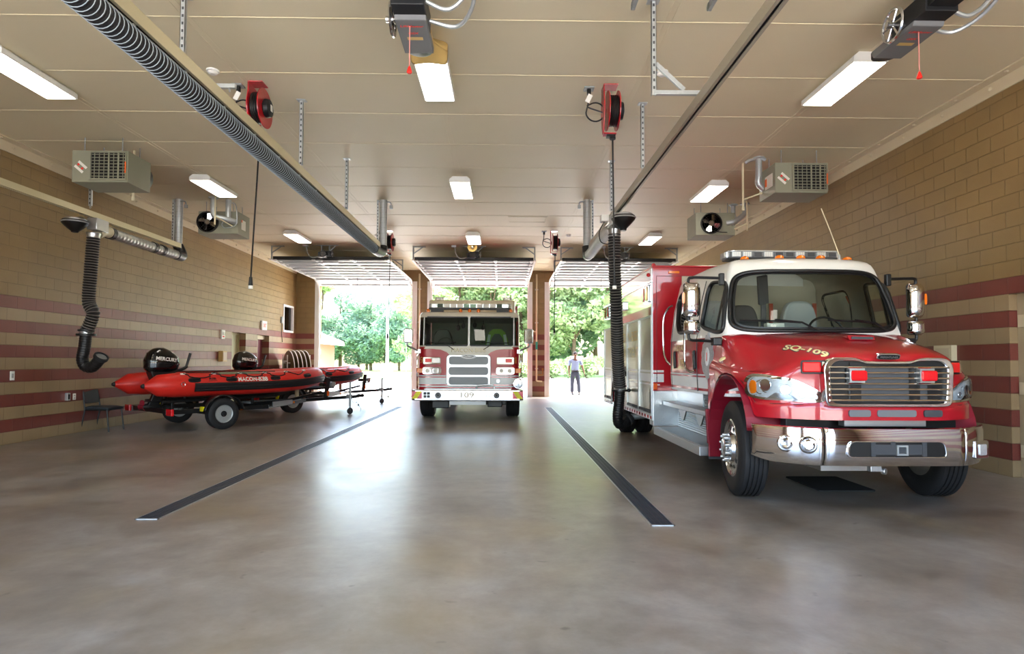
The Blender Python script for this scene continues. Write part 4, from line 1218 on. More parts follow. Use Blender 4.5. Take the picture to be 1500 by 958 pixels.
    # lower slots in the fascia
    b = MB()
    for x0, x1 in ((-.34, -.16), (-.1, .26), (.33, .47)):
        b.prism(rrect(x1 - x0, .06, .02, 3, (x0 + x1) / 2, .925), (0, -.878, 0), (1, 0, 0), (0, 0, 1), (0, .02, 0))
    # three slots, each its own part
    for x0, x1, mt in ((-.36, -.16, 'grey'), (-.1, .26, 'grey'), (.33, .5, 'dgrey')):
        k = MB(); k.prism(rrect(x1 - x0, .062, .02, 3, (x0 + x1) / 2, .925), (0, -.882, 0), (1, 0, 0), (0, 0, 1), (0, .02, 0)); k.build('fascia_slot', m[mt], hood, smooth=0)
    # hood scoop and cap
    b = MB(); b.add([(-.06, -.38, 0), (.2, -.38, 0), (.17, -.2, 0), (-.03, -.2, 0)], [(0, 1, 2, 3)]); stick(b, bv, (0, 0, -1), .006, 3); q = [V(p) for p in b.v]
    b = MB(); b.add([q[0], q[1], q[1] + V((0, .02, .045)), q[0] + V((0, .02, .045)), q[2] + V((0, 0, .004)), q[3] + V((0, 0, .004))], [(0, 1, 2, 3), (3, 2, 4, 5), (0, 3, 5), (1, 4, 2)]); sc = b.build('hood_scoop', m['red'], T, smooth=0)
    b = MB(); b.bar(q[0] + V((.02, -.004, .02)), q[1] + V((-.02, -.004, .02)), .006, .028); b.build('scoop_mouth', m['dgrey'], sc, smooth=0)
    for s in (-1, 1):
        b = MB(); h = bv.ray_cast(V((s * 1.08, .28, 3)), V((0, 0, -1)))[0] or V((s * 1.08, .28, 1.36)); b.lathe([(.05, 0), (.05, .012), (.03, .022), (0, .023)], h, (s * .5, 0, .8), 16); b.build('fender_marker', m['goldpale'], T)
    # SQ-109 lettering, gold with a dark edge, across the hood corner
    hit = lambda x, y: bv.ray_cast(V((x, y, 3)), V((0, 0, -1)))
    a, c = hit(-.71, -.42)[0], hit(-.53, -.79)[0]; mid = (a + c) / 2; h_ = hit(mid.x, mid.y); mid = h_[0]; nz = h_[1]
    if nz.z < 0: nz = -nz
    ex = (c - a); ex = (ex - nz * ex.dot(nz)).normalized(); ey = (V((.12, 0, 1)) - nz * nz.z).normalized()
    b = MB(); b.text('SQ-109', mid, ex, ey, w=.5, h=.138, ext=0, bold=.06, shear=0); stick(b, bv, -nz, .002); b.build('hood_lettering_edge', m['dgrey'], hood, smooth=0)
    b = MB(); b.text('SQ-109', mid, ex, ey, w=.48, h=.114, ext=0, bold=.03, shear=0); stick(b, bv, -nz, .0045); b.build('hood_lettering', m['goldpale'], hood, smooth=0)
    # ---- chrome bumper
    by = lambda x: -.98 + .33 * max(0, (abs(x) - .6) / .5) ** 1.6 + .02 * (x / .6) ** 2
    prof = [(.02, .80), (.0, .79), (-.012, .74), (-.012, .60), (-.004, .52), (.02, .465), (.05, .46)]
    def bump(x0, x1, n, hole=None):
        k = MB()
        P = len(prof)
        xs = [lerp(x0, x1, i / n) for i in range(n + 1)]
        vs = []
        for x in xs:
            e = .9 * max(0, abs(x) - 1.0)
            for d, z in prof:
                if abs(x) > .95: z = lerp(z, .63, .25 * ((abs(x) - .95) / .17) ** 2) if z < .6 else z
                vs.append((x, by(x) + d, z))
        fs = []
        for i in range(n):
            for j in range(P - 1):
                cx = (xs[i] + xs[i + 1]) / 2
                if hole and abs(cx) < hole and j in (2, 3): continue
                fs.append((i * P + j, (i + 1) * P + j, (i + 1) * P + j + 1, i * P + j + 1))
        k.add(vs, fs)
        return k
    bp = bump(-.63, .63, 28).build('bumper', m['chrome'], T, smooth=40, solid=.008)
    # opening plate, framed, with tow hardware behind the chrome
    op = round_poly([(-.455, .54), (.455, .54), (.43, .69), (-.43, .69)], .05, 4); oi = [(x * .965, .615 + (z - .615) * .86) for x, z in op]
    k = MB(); k.ring(op, oi, (0, -1.005, 0), (1, 0, 0), (0, 0, 1), (0, .02, 0)); of = k.build('bumper_opening', m['chrome'], bp, smooth=0, bevel=.004)
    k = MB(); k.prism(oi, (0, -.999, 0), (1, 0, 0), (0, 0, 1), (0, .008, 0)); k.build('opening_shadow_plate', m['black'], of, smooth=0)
    k = MB(); k.box(-.2, .22, -1.004, -.998, .57, .66); k.box(-.24, -.2, -1.008, -.998, .555, .68); k.box(.22, .26, -1.008, -.998, .555, .68); k.box(-.06, -.02, -1.006, -.998, .63, .685); k.build('winch_plate', m['dgrey'], of, smooth=0)
    k = MB(); k.ring([(-.05, .565), (.05, .565), (.05, .655), (-.05, .655)], [(-.034, .58), (.034, .58), (.034, .64), (-.034, .64)], (.035, -1.02, 0), (1, 0, 0), (0, 0, 1), (0, .02, 0)); k.build('receiver_hitch', m['horn'] if False else m['galvd'], of, smooth=0)
    for s in (-1, 1):
        x0, x1 = (-1.12, -.64) if s < 0 else (.64, 1.12)
        e = bump(x0, x1, 16).build('bumper_end', m['chrome'], T, smooth=40, solid=.008)
    # twin siren trumpets through the bumper end
    for x in (-.905, -.755):
        n = V((-.35, -1, 0)).normalized(); c = V((x, by(x) - .02, .645))
        k = MB(); k.lathe([(.078, -.02), (.08, .0), (.07, .012), (.055, -.005), (.05, .03), (.036, .035), (.034, -.06), (.04, -.09)], c, n, 24); h = k.build('siren_trumpet', m['chrome'], T)
        k = MB(); k.lathe([(0, -.03), (.034, -.03)], c, n, 20); k.build('trumpet_throat', m['dgrey'], h)
    k = MB(); k.prism(rrect(.17, .16, .012, 3), (.83, by(.83) + .005, .6), (.94, .3, 0), (0, 0, 1), (.02, -.05, 0)); bl = k.build('bumper_lamp', m['chrome'], T, smooth=0, bevel=.006)
    k = MB(); k.prism(rrect(.09, .1, .012, 3), (.83 + .019, by(.83) - .043, .6), (.94, .3, 0), (0, 0, 1), (.006, -.012, 0)); k.build('lamp_lens', m['clear'], bl, smooth=0, bevel=.004)
    k = MB(); k.box(-.2, -.1, -.93, -.87, .405, .46); k.cyl((-.08, -.9, .41), (-.06, -.93, .41), .03, n=12); k.build('tow_coupler', m['alu'], T, smooth=0, bevel=.006)
    # gap hardware between fascia and bumper, underbody
    k = MB(); k.box(-.36, .4, -.8, -.7, .8, .87); k.build('cooler_core', m['alu'], T, smooth=0)
    k = MB(); k.box(-.82, .82, -.62, -.5, .5, .95); k.box(-.5, .5, -.7, 7.0, .42, .62); k.box(-.95, .95, -.1, .1, .42, .56); k.box(-.42, .42, -.5, .5, .6, 1.2); k.build('chassis', m['black'], T, smooth=0, bevel=.01)
    k = MB(); k.ball((-.15, -.3, .45), .16, 16, (1.6, 1, .6)); k.box(-.4, .2, -.45, -.1, .33, .45); k.build('oil_pan', m['alu'], T)

    # ---- front wheels, turned a little, and rear duals
    def wheel(cx, cy, outx, rot, front=True):
        W = MB(); W = tyre_mb(.49, .275, .285)
        w = W.build('wheel', m['rubber'], T, smooth=35); w.location = (cx, cy, .49); w.rotation_euler = (0, 0, rot)
        s = outx
        k = MB()
        k.lathe([(.292, .1 * s), (.3, .122 * s), (.285, .13 * s), (.27, .11 * s), (.262, .06 * s), (.24, .06 * s), (.225, .105 * s), (.16, .115 * s), (.15, .15 * s), (.1, .155 * s), (.1, .2 * s), (.07, .21 * s), (0, .21 * s)], (0, 0, 0), (1, 0, 0), 40)
        k.lathe([(.289, -.11 * s), (.286, .1 * s)], (0, 0, 0), (1, 0, 0), 40)
        r = k.build('rim', m['polish'], w, smooth=40)
        k = MB(); k.lathe([(0, -.03 * s), (.28, -.03 * s)], (0, 0, 0), (1, 0, 0), 32); k.build('brake_drum', m['black'], w)
        for i in range(10):
            a = 2 * PI * i / 10
            k = MB(); k.lathe([(0, .004 * s), (.026, .004 * s), (.03, -.004 * s)], (s * .1075, .194 * math.cos(a), .194 * math.sin(a)), (1, .0 * math.cos(a), 0), 14); k.build('hand_hole', m['black'], r)
        for i in range(10):
            a = 2 * PI * (i + .5) / 10
            k = MB(); k.lathe([(.021, 0), (.021, .012 * s), (.016, .016 * s), (.016, .05 * s), (.011, .062 * s), (0, .063 * s)], (s * .148, .132 * math.cos(a), .132 * math.sin(a)), (1, 0, 0), 10); k.build('lug_nut', m['alu'], r)
        return w
    wheel(-.985, 0, -1, -math.radians(7)); wheel(.985, 0, 1, -math.radians(7))
    for s in (-1, 1):
        wheel(s * 1.07, 5.62, s, 0)
        w = tyre_mb(.49, .275, .285).build('wheel', m['rubber'], T); w.location = (s * .74, 5.62, .49)

    b = MB(); b.tube([(-.5, 4.2, .5), (-.9, 4.6, .42), (-1.16, 4.72, .38)], .06, 12, caps=True); b.build('tailpipe', m['galvd'], T)
    # ---- cab shell
    wz = lambda z: interp([1.0, 1.3, 1.68, 2.1, 2.45], [1.105, 1.12, 1.115, 1.06, .975], z)
    wf = lambda z: wz(z) - .135
    yf = lambda z: interp([1.0, 1.7, 2.45, 2.5], [.275, .28, .51, .53], z)
    bow = .13; YR = 2.32
    def xs(y, z):     # half width of the cab side at y, z
        W, F, Y = wz(z), wf(z), yf(z); y0 = Y + bow + .07
        return lerp(F + .04, W, max(0, min(1, (y - y0) / .75)) ** .8)
    def sec(s, z):
        a = abs(s); sg = 1 if s >= 0 else -1
        W, F, Y = wz(z), wf(z), yf(z)
        if a <= .4:
            q = a / .4; x = F * q; y = Y + bow * q * q * q
        elif a <= .5:
            q = (a - .4) / .1
            p0, p1, p2 = V((F, Y + bow)), V((F + .035, Y + bow + .02)), V((F + .04, Y + bow + .07))
            p = (1 - q) ** 2 * p0 + 2 * q * (1 - q) * p1 + q * q * p2; x, y = p
        elif a <= .94:
            q = (a - .5) / .44; y = lerp(Y + bow + .07, YR - .08, q); x = xs(y, z)
        else:
            q = (a - .94) / .06
            x = W - .08 * (1 - math.cos(q * PI / 2)); y = YR - .08 + .08 * math.sin(q * PI / 2)
        return V((sg * x, y, z))
    zl = [1.0, 1.035, 1.067, 1.2, 1.22, 1.24] + [1.24 + (1.675 - 1.24) * k / 10 for k in range(1, 11)] + [1.675 + (2.45 - 1.675) * k / 36 for k in range(1, 37)]
    roof = [(2.49, .985), (2.53, .965), (2.565, .93), (2.595, .87), (2.615, .78), (2.63, .6), (2.64, .35), (2.645, 0)]
    NS = 200
    wsh = super_poly(0, 2.085, .79, .70, 7, 64)     # in (s, z)
    def wind(s, z): return inside(wsh, s, z)
    side_f = round_poly([(1.03, 1.84), (.95, 1.80), (.6, 1.73), (.46, 1.74), (.58, 2.26), (.69, 2.33), (.98, 2.36), (1.04, 2.3)], .09, 5)
    side_r = round_poly([(1.5, 1.78), (1.88, 1.78), (2.0, 1.9), (2.13, 2.26), (2.05, 2.34), (1.52, 2.34), (1.46, 2.25)], .09, 5)
    def keep(s, z):
        if z > 2.45 or z < 1.69: return True
        if abs(s) < .42: return not wind(s, z)
        p = sec(s, z)
        return not (inside(side_f, p.y, z) or inside(side_r, p.y, z))
    def shell(inset, kp, zz=zl, withroof=True, mats=False):
        b = MB(); rows = []
        for z in zz:
            rows.append([sec(-1 + 2 * i / NS, z) for i in range(NS + 1)])
        if withroof:
            base = rows[-1]
            for z, k in roof:
                rows.append([V((p.x * k, 1.42 + (p.y - 1.42) * k, z)) for p in base])
        vs = []
        for r in rows:
            for p in r:
                if inset:
                    p = V((p.x * (1 - inset / 1.0), 1.42 + (p.y - 1.42) * (1 - inset / 1.0), p.z - (inset * .6 if p.z > 2.45 else 0)))
                vs.append(p)
        fs = []; ms = []
        n = NS + 1
        for j in range(len(rows) - 1):
            z = (rows[j][0].z + rows[j + 1][0].z) / 2
            for i in range(NS):
                s = -1 + 2 * (i + .5) / NS
                if not kp(s, z): continue
                fs.append((j * n + i, j * n + i + 1, (j + 1) * n + i + 1, (j + 1) * n + i))
                ms.append(0 if z > 1.675 else 2 if (z < 1.035 or 1.067 < z < 1.2 or 1.22 < z < 1.24) else 1)
        b.add(vs, fs); b.m = ms if mats else [0] * len(fs)
        return b, rows
    b, rows = shell(0, keep, mats=True)
    # back wall
    ring = [r[0] for r in rows[:-1]] + [r[-1] for r in rows[:-1]][::-1]
    o = len(b.v); b.v += [tuple(p) for p in ring]; b.f.append(tuple(range(o, o + len(ring)))); b.m.append(0)
    cab = b.build('cab', [m['truckwhite'], m['red'], m['stripe']], T, smooth=40)
    bc = bvh_of(cab)
    b, _ = shell(.022, keep); b.build('cab_lining', m['lining'], cab, smooth=40)
    b = MB(); b.box(-.96, .96, YR - .12, YR - .1, 1.0, 2.61); b.build('cab_rear_panel', m['lining'], cab, smooth=0)
    # glass and gaskets
    g, _ = shell(.008, lambda s, z: not keep(s, z) and abs(s) < .45, withroof=False); ws = g.build('windshield', m['glass'], T, smooth=60)
    line = [sec(p[0], p[1]) for p in wsh]
    line = [p + V((0, -.004, .001)) for p in line]
    b = MB(); b.tube(line, .024, 8, closed=True); b.build('windshield_gasket', m['black'], ws, smooth=60)
    b = MB(); b.tube([sec(p[0] * .955, 2.085 + (p[1] - 2.085) * .93) + V((0, .006, 0)) for p in wsh], .02, 4, closed=True, sq=.4); b.build('black_border', m['black'], ws)
    for s in (-1, 1):
        for poly, nm in ((side_f, 'door_window'), (side_r, 'rear_door_window')):
            g = MB()
            vs = []
            cy_ = sum(p[0] for p in poly) / len(poly); cz_ = sum(p[1] for p in poly) / len(poly)
            pt = lambda y, z, o=0: V((s * (xs(y, z) - .012 + o), y, z))
            vs = [pt(cy_, cz_)] + [pt(y, z) for y, z in poly]; n = len(poly)
            g.add(vs, [(0, 1 + i, 1 + (i + 1) % n) for i in range(n)])
            w = g.build(nm, m['glass'], T, smooth=0)
            b = MB(); b.tube([pt(y, z, .012) for y, z in poly], .026, 6, closed=True, sq=1); b.build('window_gasket', m['black'], w, smooth=60)
            if nm == 'door_window':
                b = MB(); b.bar(pt(.66, 1.76), pt(.66, 2.33), .022, .022); b.build('vent_bar', m['black'], w, smooth=0)
        # door gap, handles
        b = MB()
        b.tube([(s * (wz(z) + .001), 1.08, z) for z in [1.03 + .08 * k for k in range(18)]], .006, 4)
        b.tube([(s * (wz(z) + .001), 2.2, z) for z in [1.03 + .08 * k for k in range(16)]], .006, 4); b.build('door_gap', m['dgrey'], cab)
        for y in (1.13, 1.98):
            b = MB(); b.bar((s * 1.13, y, 1.3), (s * 1.128, y + .04, 1.53), .03, .07, (0, 1, 0)); b.build('door_handle', m['black'], T, smooth=0, bevel=.012)
        b = MB(); b.tube(catmull([(s * 1.12, 1.16, 1.3 - .02), (s * 1.17, 1.22, 1.27), (s * 1.18, 1.36, 1.36), (s * 1.18, 1.37, 1.7), (s * 1.16, 1.38, 1.9)], 6), .016, 8); b.build('grab_rail', m['polish'], T)
        b = MB(); b.tube(catmull([(s * 1.07, 2.36, 1.33), (s * 1.14, 2.42, 1.42), (s * 1.15, 2.5, 1.6), (s * 1.15, 2.5, 2.0), (s * 1.1, 2.44, 2.16), (s * 1.06, 2.36, 2.2)], 6), .016, 8); b.build('rear_grab_rail', m['polish'], T)
    # door writing and emblem, cab left side
    for s in (-1, 1):
        ex = (0, -s * -1, 0); ex = V((0, s, 0)); up = V((0, 0, 1)); x = s * 1.128
        if s < 0: ex = V((0, -1, 0))
        b = MB(); b.text('SQUAD', (x, 1.72, 1.57), ex, up, w=.3, h=.09, ext=.002, bold=.01); b.build('door_lettering', m['gold'], cab, smooth=0)
        b = MB(); b.text('109', (x, 1.68, 1.37), ex, up, w=.2, h=.095, ext=.002, bold=.01); b.build('door_number', m['gold'], cab, smooth=0)
        # ornate silver shield with a red figure one
        def wrap(q, base):     # lay a flat piece on the curved door skin
            q.v = [(s * (xs(p[1], p[2]) + .003 + abs(p[0]) - base), p[1], p[2]) for p in q.v]; return q
        n = 80; po = []
        for k in range(n):
            a = 2 * PI * k / n; r = 1 + .045 * math.cos(14 * a)
            yy = .15 * math.sin(a) * r; zz = .235 * math.cos(a) * r
            if zz < -.1: yy *= max(.12, 1 - ((-zz - .1) / .16) ** 1.6)
            po.append((yy, zz * (1.18 if zz < 0 else 1)))
        b = MB(); b.prism(po, (s * 1.119, .80, 1.44), (0, 1, 0), (0, 0, 1), (s * .012, 0, 0)); em = wrap(b, 1.119).build('door_emblem', m['filigree'], T, smooth=0)
        b = MB(); b.prism(super_poly(0, 0, .1, .22, 2, 28), (s * 1.13, .80, 1.45), (0, 1, 0), (0, 0, 1), (s * .004, 0, 0)); wrap(b, 1.119).build('emblem_field', m['stripe'], em, smooth=0)
        b = MB(); b.text('1', (s * 1.1355, .80, 1.45), ex, up, h=.1, ext=.001, bold=.01); wrap(b, 1.119).build('emblem_number', m['redcap'], em, smooth=0)
        b = MB(); b.prism([(-.06, 0), (.06, 0), (.05, .05), (.02, .03), (.02, .08), (-.02, .08), (-.02, .03), (-.05, .05)], (s * 1.12, .80, 1.66), (0, 1, 0), (0, 0, 1), (s * .008, 0, 0)); wrap(b, 1.119).build('emblem_crest', m['filigree'], em, smooth=0)
    # mirrors on black loops
    for s in (-1, 1):
        b = MB()
        lp = [(s * .97, .60, 2.36), (s * 1.2, .62, 2.37), (s * 1.31, .64, 2.37), (s * 1.345, .67, 2.33), (s * 1.345, .67, 2.0), (s * 1.345, .67, 1.7), (s * 1.32, .66, 1.645), (s * 1.25, .58, 1.635), (s * 1.12, .42, 1.62)]
        b.tube(catmull(lp, 5), .017, 8); mr = b.build('mirror', m['black'], T)
        b = MB(); b.cb((s * .975, .61, 2.35), (.06, .06, .14)); b.build('mirror_mount', m['black'], mr, smooth=0, bevel=.012); b = MB(); b.cb((s * 1.1, .44, 1.62), (.1, .1, .09)); b.build('mirror_mount', m['black'], mr, smooth=0, bevel=.012)
        for zc, h, w in ((2.115, .4, .2), (1.795, .17, .19)):
            k = MB()
            def fn(u, v, zc=zc, h=h, w=w):
                a = u * PI; q = v * 2 - 1
                x = math.cos(a) * w / 2; e = (1 - abs(q) ** 5)
                return (s * 1.315 + x * (.7 + .3 * e), .64 - .085 * math.sin(a) * (max(.0, e) ** .5), zc + q * h / 2)
            k.grid(fn, 16, 14); n0 = len(k.v)
            hd = k.build('mirror_head', m['chrome'], mr, smooth=60)
            k = MB(); k.prism(rrect(w * .94, h * .97, .03, 4), (s * 1.315, .64, zc), (1, 0, 0), (0, 0, 1), (0, .02, 0)); k.build('mirror_glass_frame', m['dgrey'], hd, smooth=0)
            k = MB(); k.cyl((s * 1.345, .62, zc), (s * 1.345, .71, zc), .03, n=10); k.build('mirror_clamp', m['black'], mr)
        k = MB(); k.prism(super_poly(0, 0, .03, .13, 3, 16), (s * 1.42, .62, 2.13), (1, 0, 0), (0, 0, 1), (0, -.015, 0)); k.build('mirror_marker', m['amber'], mr, smooth=0)
    # roof lamps
    for x in (-.62, -.245, .0, .245, .62):
        y0 = .70 + .12 * (x / .62) ** 2
        h = bc.ray_cast(V((x, y0, 3)), V((0, 0, -1)))[0]
        b = MB(); b.ball((0, 0, 0), .05, 14, (1, 1.35, .75)); b.v = [(p[0] + h.x, p[1] + h.y, max(p[2], -.008) + h.z + .005) for p in b.v]; b.build('marker_lamp', m['amber'], T)
    zb = bc.ray_cast(V((.5, 1.25, 3)), V((0, 0, -1)))[0].z
    b = MB(); b.prism(rrect(1.4, .3, .07, 5), (0, 1.25, zb + .05), (1, 0, 0), (0, 1, 0), (0, 0, .018)); lb = b.build('light_bar', m['dgrey'], T, smooth=0)
    b = MB(); b.cb((-.5, 1.25, zb + .025), (.22, .2, .06)); b.cb((.5, 1.25, zb + .025), (.22, .2, .06)); b.build('bar_foot', m['black'], lb, smooth=0)
    b = MB(); b.prism(rrect(1.4, .3, .07, 5), (0, 1.25, zb + .135), (1, 0, 0), (0, 1, 0), (0, 0, .016)); b.build('bar_lid', m['clear'], lb, smooth=0, bevel=.004)
    b = MB(); b.prism(rrect(1.36, .27, .06, 5), (0, 1.25, zb + .066), (1, 0, 0), (0, 1, 0), (0, 0, .07)); b.build('bar_core', m['grey'], lb, smooth=0)
    for k in range(10):
        x = -.6 + k * 1.2 / 9
        q = MB(); q.box(x - .056, x + .056, 1.102, 1.118, zb + .07, zb + .133); f = q.build('led_module', m['alu'] if k in (0, 1, 3, 6, 8) else m['grey'], lb, smooth=0, bevel=.003)
        q = MB()
        if k in (0, 1, 3, 6, 8):
            for i in range(4):
                for j in range(3):
                    q.cyl((x - .036 + i * .024, 1.098, zb + .083 + j * .019), (x - .036 + i * .024, 1.103, zb + .083 + j * .019), .008, n=8)
            q.build('led', m['paper'], f)
        else:
            q.box(x - .046, x + .046, 1.099, 1.103, zb + .076, zb + .127); q.build('led_window', m['dgrey'], f, smooth=0)
    for s in (-1, 1):
        q = MB(); q.prism(rrect(.08, .2, .03, 4), (s * .69, 1.25, zb + .068), (1, 0, 0), (0, 1, 0), (0, 0, .066)); q.build('end_lens', m['clear'], lb, smooth=0)
    # antenna
    h = bc.ray_cast(V((.52, .80, 3)), V((0, 0, -1)))[0]
    b = MB(); b.cyl(h, h + V((0, 0, .06)), .022, .012, 10); an = b.build('antenna', m['alu'], T)
    b = MB(); b.tube([h + V((0, 0, .05)), h + V((-.09, .04, .37)), h + V((-.17, .08, .64))], .006, 6); b.build('antenna_whip', m['pvc'], an)
    # wipers and cowl
    for x0, x1 in ((-.85, -.05), (.1, .75)):
        b = MB()
        P = lambda s, z: sec(s, z) + V((0, -.03, 0))
        sa, sb = x0 * .4 / .95, x1 * .4 / .95
        b.tube([P(sa, 1.86), P(lerp(sa, sb, .5), 1.845), P(lerp(sa, sb, .8), 1.83)], .012, 6); b.tube([P(lerp(sa, sb, .45), 1.85) + V((0, -.02, .01)), P(lerp(sa, sb, .8), 1.83) + V((0, -.03, 0)), P(sb, 1.745) + V((0, -.02, 0))], .011, 6); b.build('wiper', m['black'], T)
    # ---- cab inside: dash, seats, wheel, things on the dash
    b = MB(); b.box(-.98, .98, .55, .95, 1.45, 1.72); b.box(-1.0, 1.0, .8, 2.2, 1.0, 1.1); b.build('dashboard', m['grey'], T, smooth=0, bevel=.04)
    def seat(x, y, mt):
        b = MB(); b.box(x - .25, x + .25, y, y + .5, 1.28, 1.42); s_ = b.build('seat', m[mt], T, smooth=0, bevel=.05)
        b = MB(); b.prism(round_poly([(-.25, 1.4), (.25, 1.4), (.23, 2.0), (.15, 2.2), (-.15, 2.2), (-.23, 2.0)], .1, 4), (x, y + .42, 0), (1, 0, 0), (0, 0, 1), (0, .13, 0)); b.build('seat_back', m[mt], s_, smooth=0, bevel=.03)
        return s_
    seat(.42, 1.15, 'lgrey'); seat(-.72, 1.15, 'lgrey'); seat(-.1, 1.75, 'dgrey')
    b = MB(); b.tube([(.42 + .22 * math.cos(a), .92 + .07 * math.sin(a), 1.74 + .2 * math.sin(a)) for a in [k * PI / 14 for k in range(28)]], .014, 8, closed=True); b.cyl((.42, .8, 1.6), (.42, .92, 1.74), .03); b.bar((.22, .92, 1.74), (.62, .92, 1.74), .03, .02); b.build('steering_wheel', m['black'], T)
    for x, y in ((-.42, 1.9), (.78, 1.9), (.2, 1.95)):
        b = MB(); b.bar((x, y, 1.2), (x, y, 2.2), .05, .02, (0, 1, 0)); b.build('seat_belt', m['orangebelt'], T, smooth=0)
    b = MB(); b.bar((-.18, 1.35, 2.5), (-.1, 1.5, 2.15), .13, .05, (0, 1, 0)); b.bar((-.1, 1.5, 2.2), (-.08, 1.55, 1.75), .07, .03, (0, 1, 0)); b.build('overhead_radio', m['dgrey'], T, smooth=0, bevel=.01)
    # box on the dash, papers
    def prop(nm, c, d, mt, lb, cat, rz=0):
        o = MB(); o.cb((0, 0, d[2] / 2), d); p = o.build(nm, m[mt], None, smooth=0, bevel=.004); p.location = V(c) + V((3.51, 6.35, 0)); p.rotation_euler = (0, 0, rz); tag(p, lb, cat); return p
    prop('paper_box', (-.6, .76, 1.722), (.3, .14, .07), 'paper', 'long white box lying on the squad truck dashboard', 'box', .1)
    prop('glove_box', (-.28, .8, 1.722), (.2, .12, .13), 'paper', 'taller white box on the squad truck dashboard beside the seats', 'box', -.1)
    prop('clipboard', (.62, .74, 1.722), (.3, .2, .008), 'paper', 'white paper sheet lying under the driver side of the windshield', 'paper', -.5)
    o = MB(); o.ball((0, 0, .02), .06, 10, (1.9, 1, .35)); p = o.build('work_glove', m['bluepaper']); p.location = (3.51 - .64, 6.35 + .56, 1.722); tag(p, 'blue glove crumpled in the corner of the truck windshield', 'glove')

    # ---- box body
    Y0, Y1, Z0, Z1, W = 2.78, 7.15, .5, 2.84, 1.235
    b = MB(); b.box(-W + .012, W - .012, Y0 + .012, Y1 - .01, .95, Z1 - .01); b.box(-W + .012, W - .012, Y0 + .25, 4.95, .55, .95); b.box(-W + .012, W - .012, 6.25, Y1 - .01, .55, .95); body = b.build('box_body', m['red'], T, smooth=0)
    b = MB(); b.box(-W, W, Y0, Y0 + .015, .95, Z1); b.build('front_panel', m['red'], body, smooth=0)
    b = MB(); b.ring([(-W + .05, 1.0), (W - .05, 1.0), (W - .05, 2.7), (-W + .05, 2.7)], [(-W + .06, 1.01), (W - .06, 1.01), (W - .06, 2.69), (-W + .06, 2.69)], (0, Y0 - .004, 0), (1, 0, 0), (0, 0, 1), (0, .006, 0)); b.build('panel_seam', m['redin'], body, smooth=0)
    b = MB(); b.box(-W - .012, W + .012, Y0 - .012, Y1, Z1 - .015, Z1 + .015); b.build('roof_cap', m['red'], body, smooth=0, bevel=.008)
    for s in (-1, 1):
        b = MB(); b.ball((s * (W - .02), Y0 + .03, Z1 + .02), .035, 10); b.build('corner_cap', m['red'], body)
        X = s * W
        bx = lambda q, a, c, y0, y1, z0, z1: q.box(min(X + s * a, X + s * c), max(X + s * a, X + s * c), y0, y1, z0, z1)
        # polished header and upper panel
        b = MB(); bx(b, -.01, .012, Y0 + .03, Y1, 2.64, Z1 - .02); b.build('header_panel', m['polishred'], T, smooth=0)
        b = MB(); bx(b, -.01, .03, Y0 + .02, Y1, 2.60, 2.64); b.build('drip_rail', m['polish'], T, smooth=0, bevel=.006)
        b = MB(); bx(b, -.01, .008, Y0 + .03, Y1, 2.08, 2.6); b.build('upper_panel', m['mirror'], T, smooth=0)
        b = MB(); bx(b, -.005, .02, Y0 + .015, Y0 + .035, Z0, 2.6); b.build('corner_trim', m['alu'], T, smooth=0)
        # roll-up doors
        for n, (a, c, z0, z1) in enumerate(((2.84, 3.68, .6, 2.07), (3.74, 4.62, .6, 2.07), (4.7, 6.16, 1.24, 2.07), (6.22, 7.1, .6, 2.07))):
            b = MB(); bx(b, -.01, .0, a, c, z0, z1); d = b.build('roll_up_door', m['roll'], T, smooth=0)
            b = MB(); b.ring([(a - .03, z0 - .03), (c + .03, z0 - .03), (c + .03, z1 + .03), (a - .03, z1 + .03)], [(a + .005, z0), (c - .005, z0), (c - .005, z1), (a + .005, z1)], (X - s * .01, 0, 0), (0, 1, 0), (0, 0, 1), (s * .034, 0, 0)); b.build('roll_up_frame', m['alu'], d, smooth=0)
            b = MB(); bx(b, 0, .025, a + .02, c - .02, z0 + .01, z0 + .05); bx(b, 0, .04, (a + c) / 2 - .08, (a + c) / 2 + .08, z0 + .02, z0 + .045); b.build('lift_bar', m['dgrey'], d, smooth=0)
            if z0 < 1:
                b = MB()
                for q0, q1 in ((1.03, 1.05), (1.08, 1.205), (1.227, 1.26)):
                    bx(b, 0, .003, a + .01, c - .01, q0, q1)
                b.build('reflective_stripe', m['stripe'], d, smooth=0)
        ex = V((0, s, 0))
        b = MB(); b.text('MACON-BIBB', (X + s * .002, 4.62, 1.83), ex, (0, 0, 1), w=1.75, h=.17, ext=.002); b.build('body_lettering', m['gold'], T, smooth=0)
        b = MB(); b.text('DEPARTMENT', (X + s * .002, 4.62, 1.55), ex, (0, 0, 1), w=1.75, h=.17, ext=.002); b.build('body_lettering', m['goldpale'], T, smooth=0)
        # wheel well panel, skirt with warning tape
        b = MB()
        po = [(4.68, .58), (5.0, .58)] + [(5.62 - .58 * math.cos(PI * k / 14), .58 + .52 * math.sin(PI * k / 14)) for k in range(15)] + [(6.22, .58), (6.22, 1.24), (4.68, 1.24)]
        b.prism(po, (X - s * .01, 0, 0), (0, 1, 0), (0, 0, 1), (s * .016, 0, 0)); wp = b.build('wheel_well_panel', m['stripe'], T, smooth=0)
        b = MB(); b.tube([(X + s * .01, 5.62 - .58 * math.cos(PI * k / 14), .58 + .52 * math.sin(PI * k / 14)) for k in range(15)], .025, 8); b.build('wheel_arch_trim', m['chrome'], wp)
        b = MB(); bx(b, .0, .05, 4.76, 4.84, 1.16, 1.24); bx(b, 0, .03, 4.72, 4.9, 1.12, 1.3); b.build('fuel_latch', m['black'], wp, smooth=0)
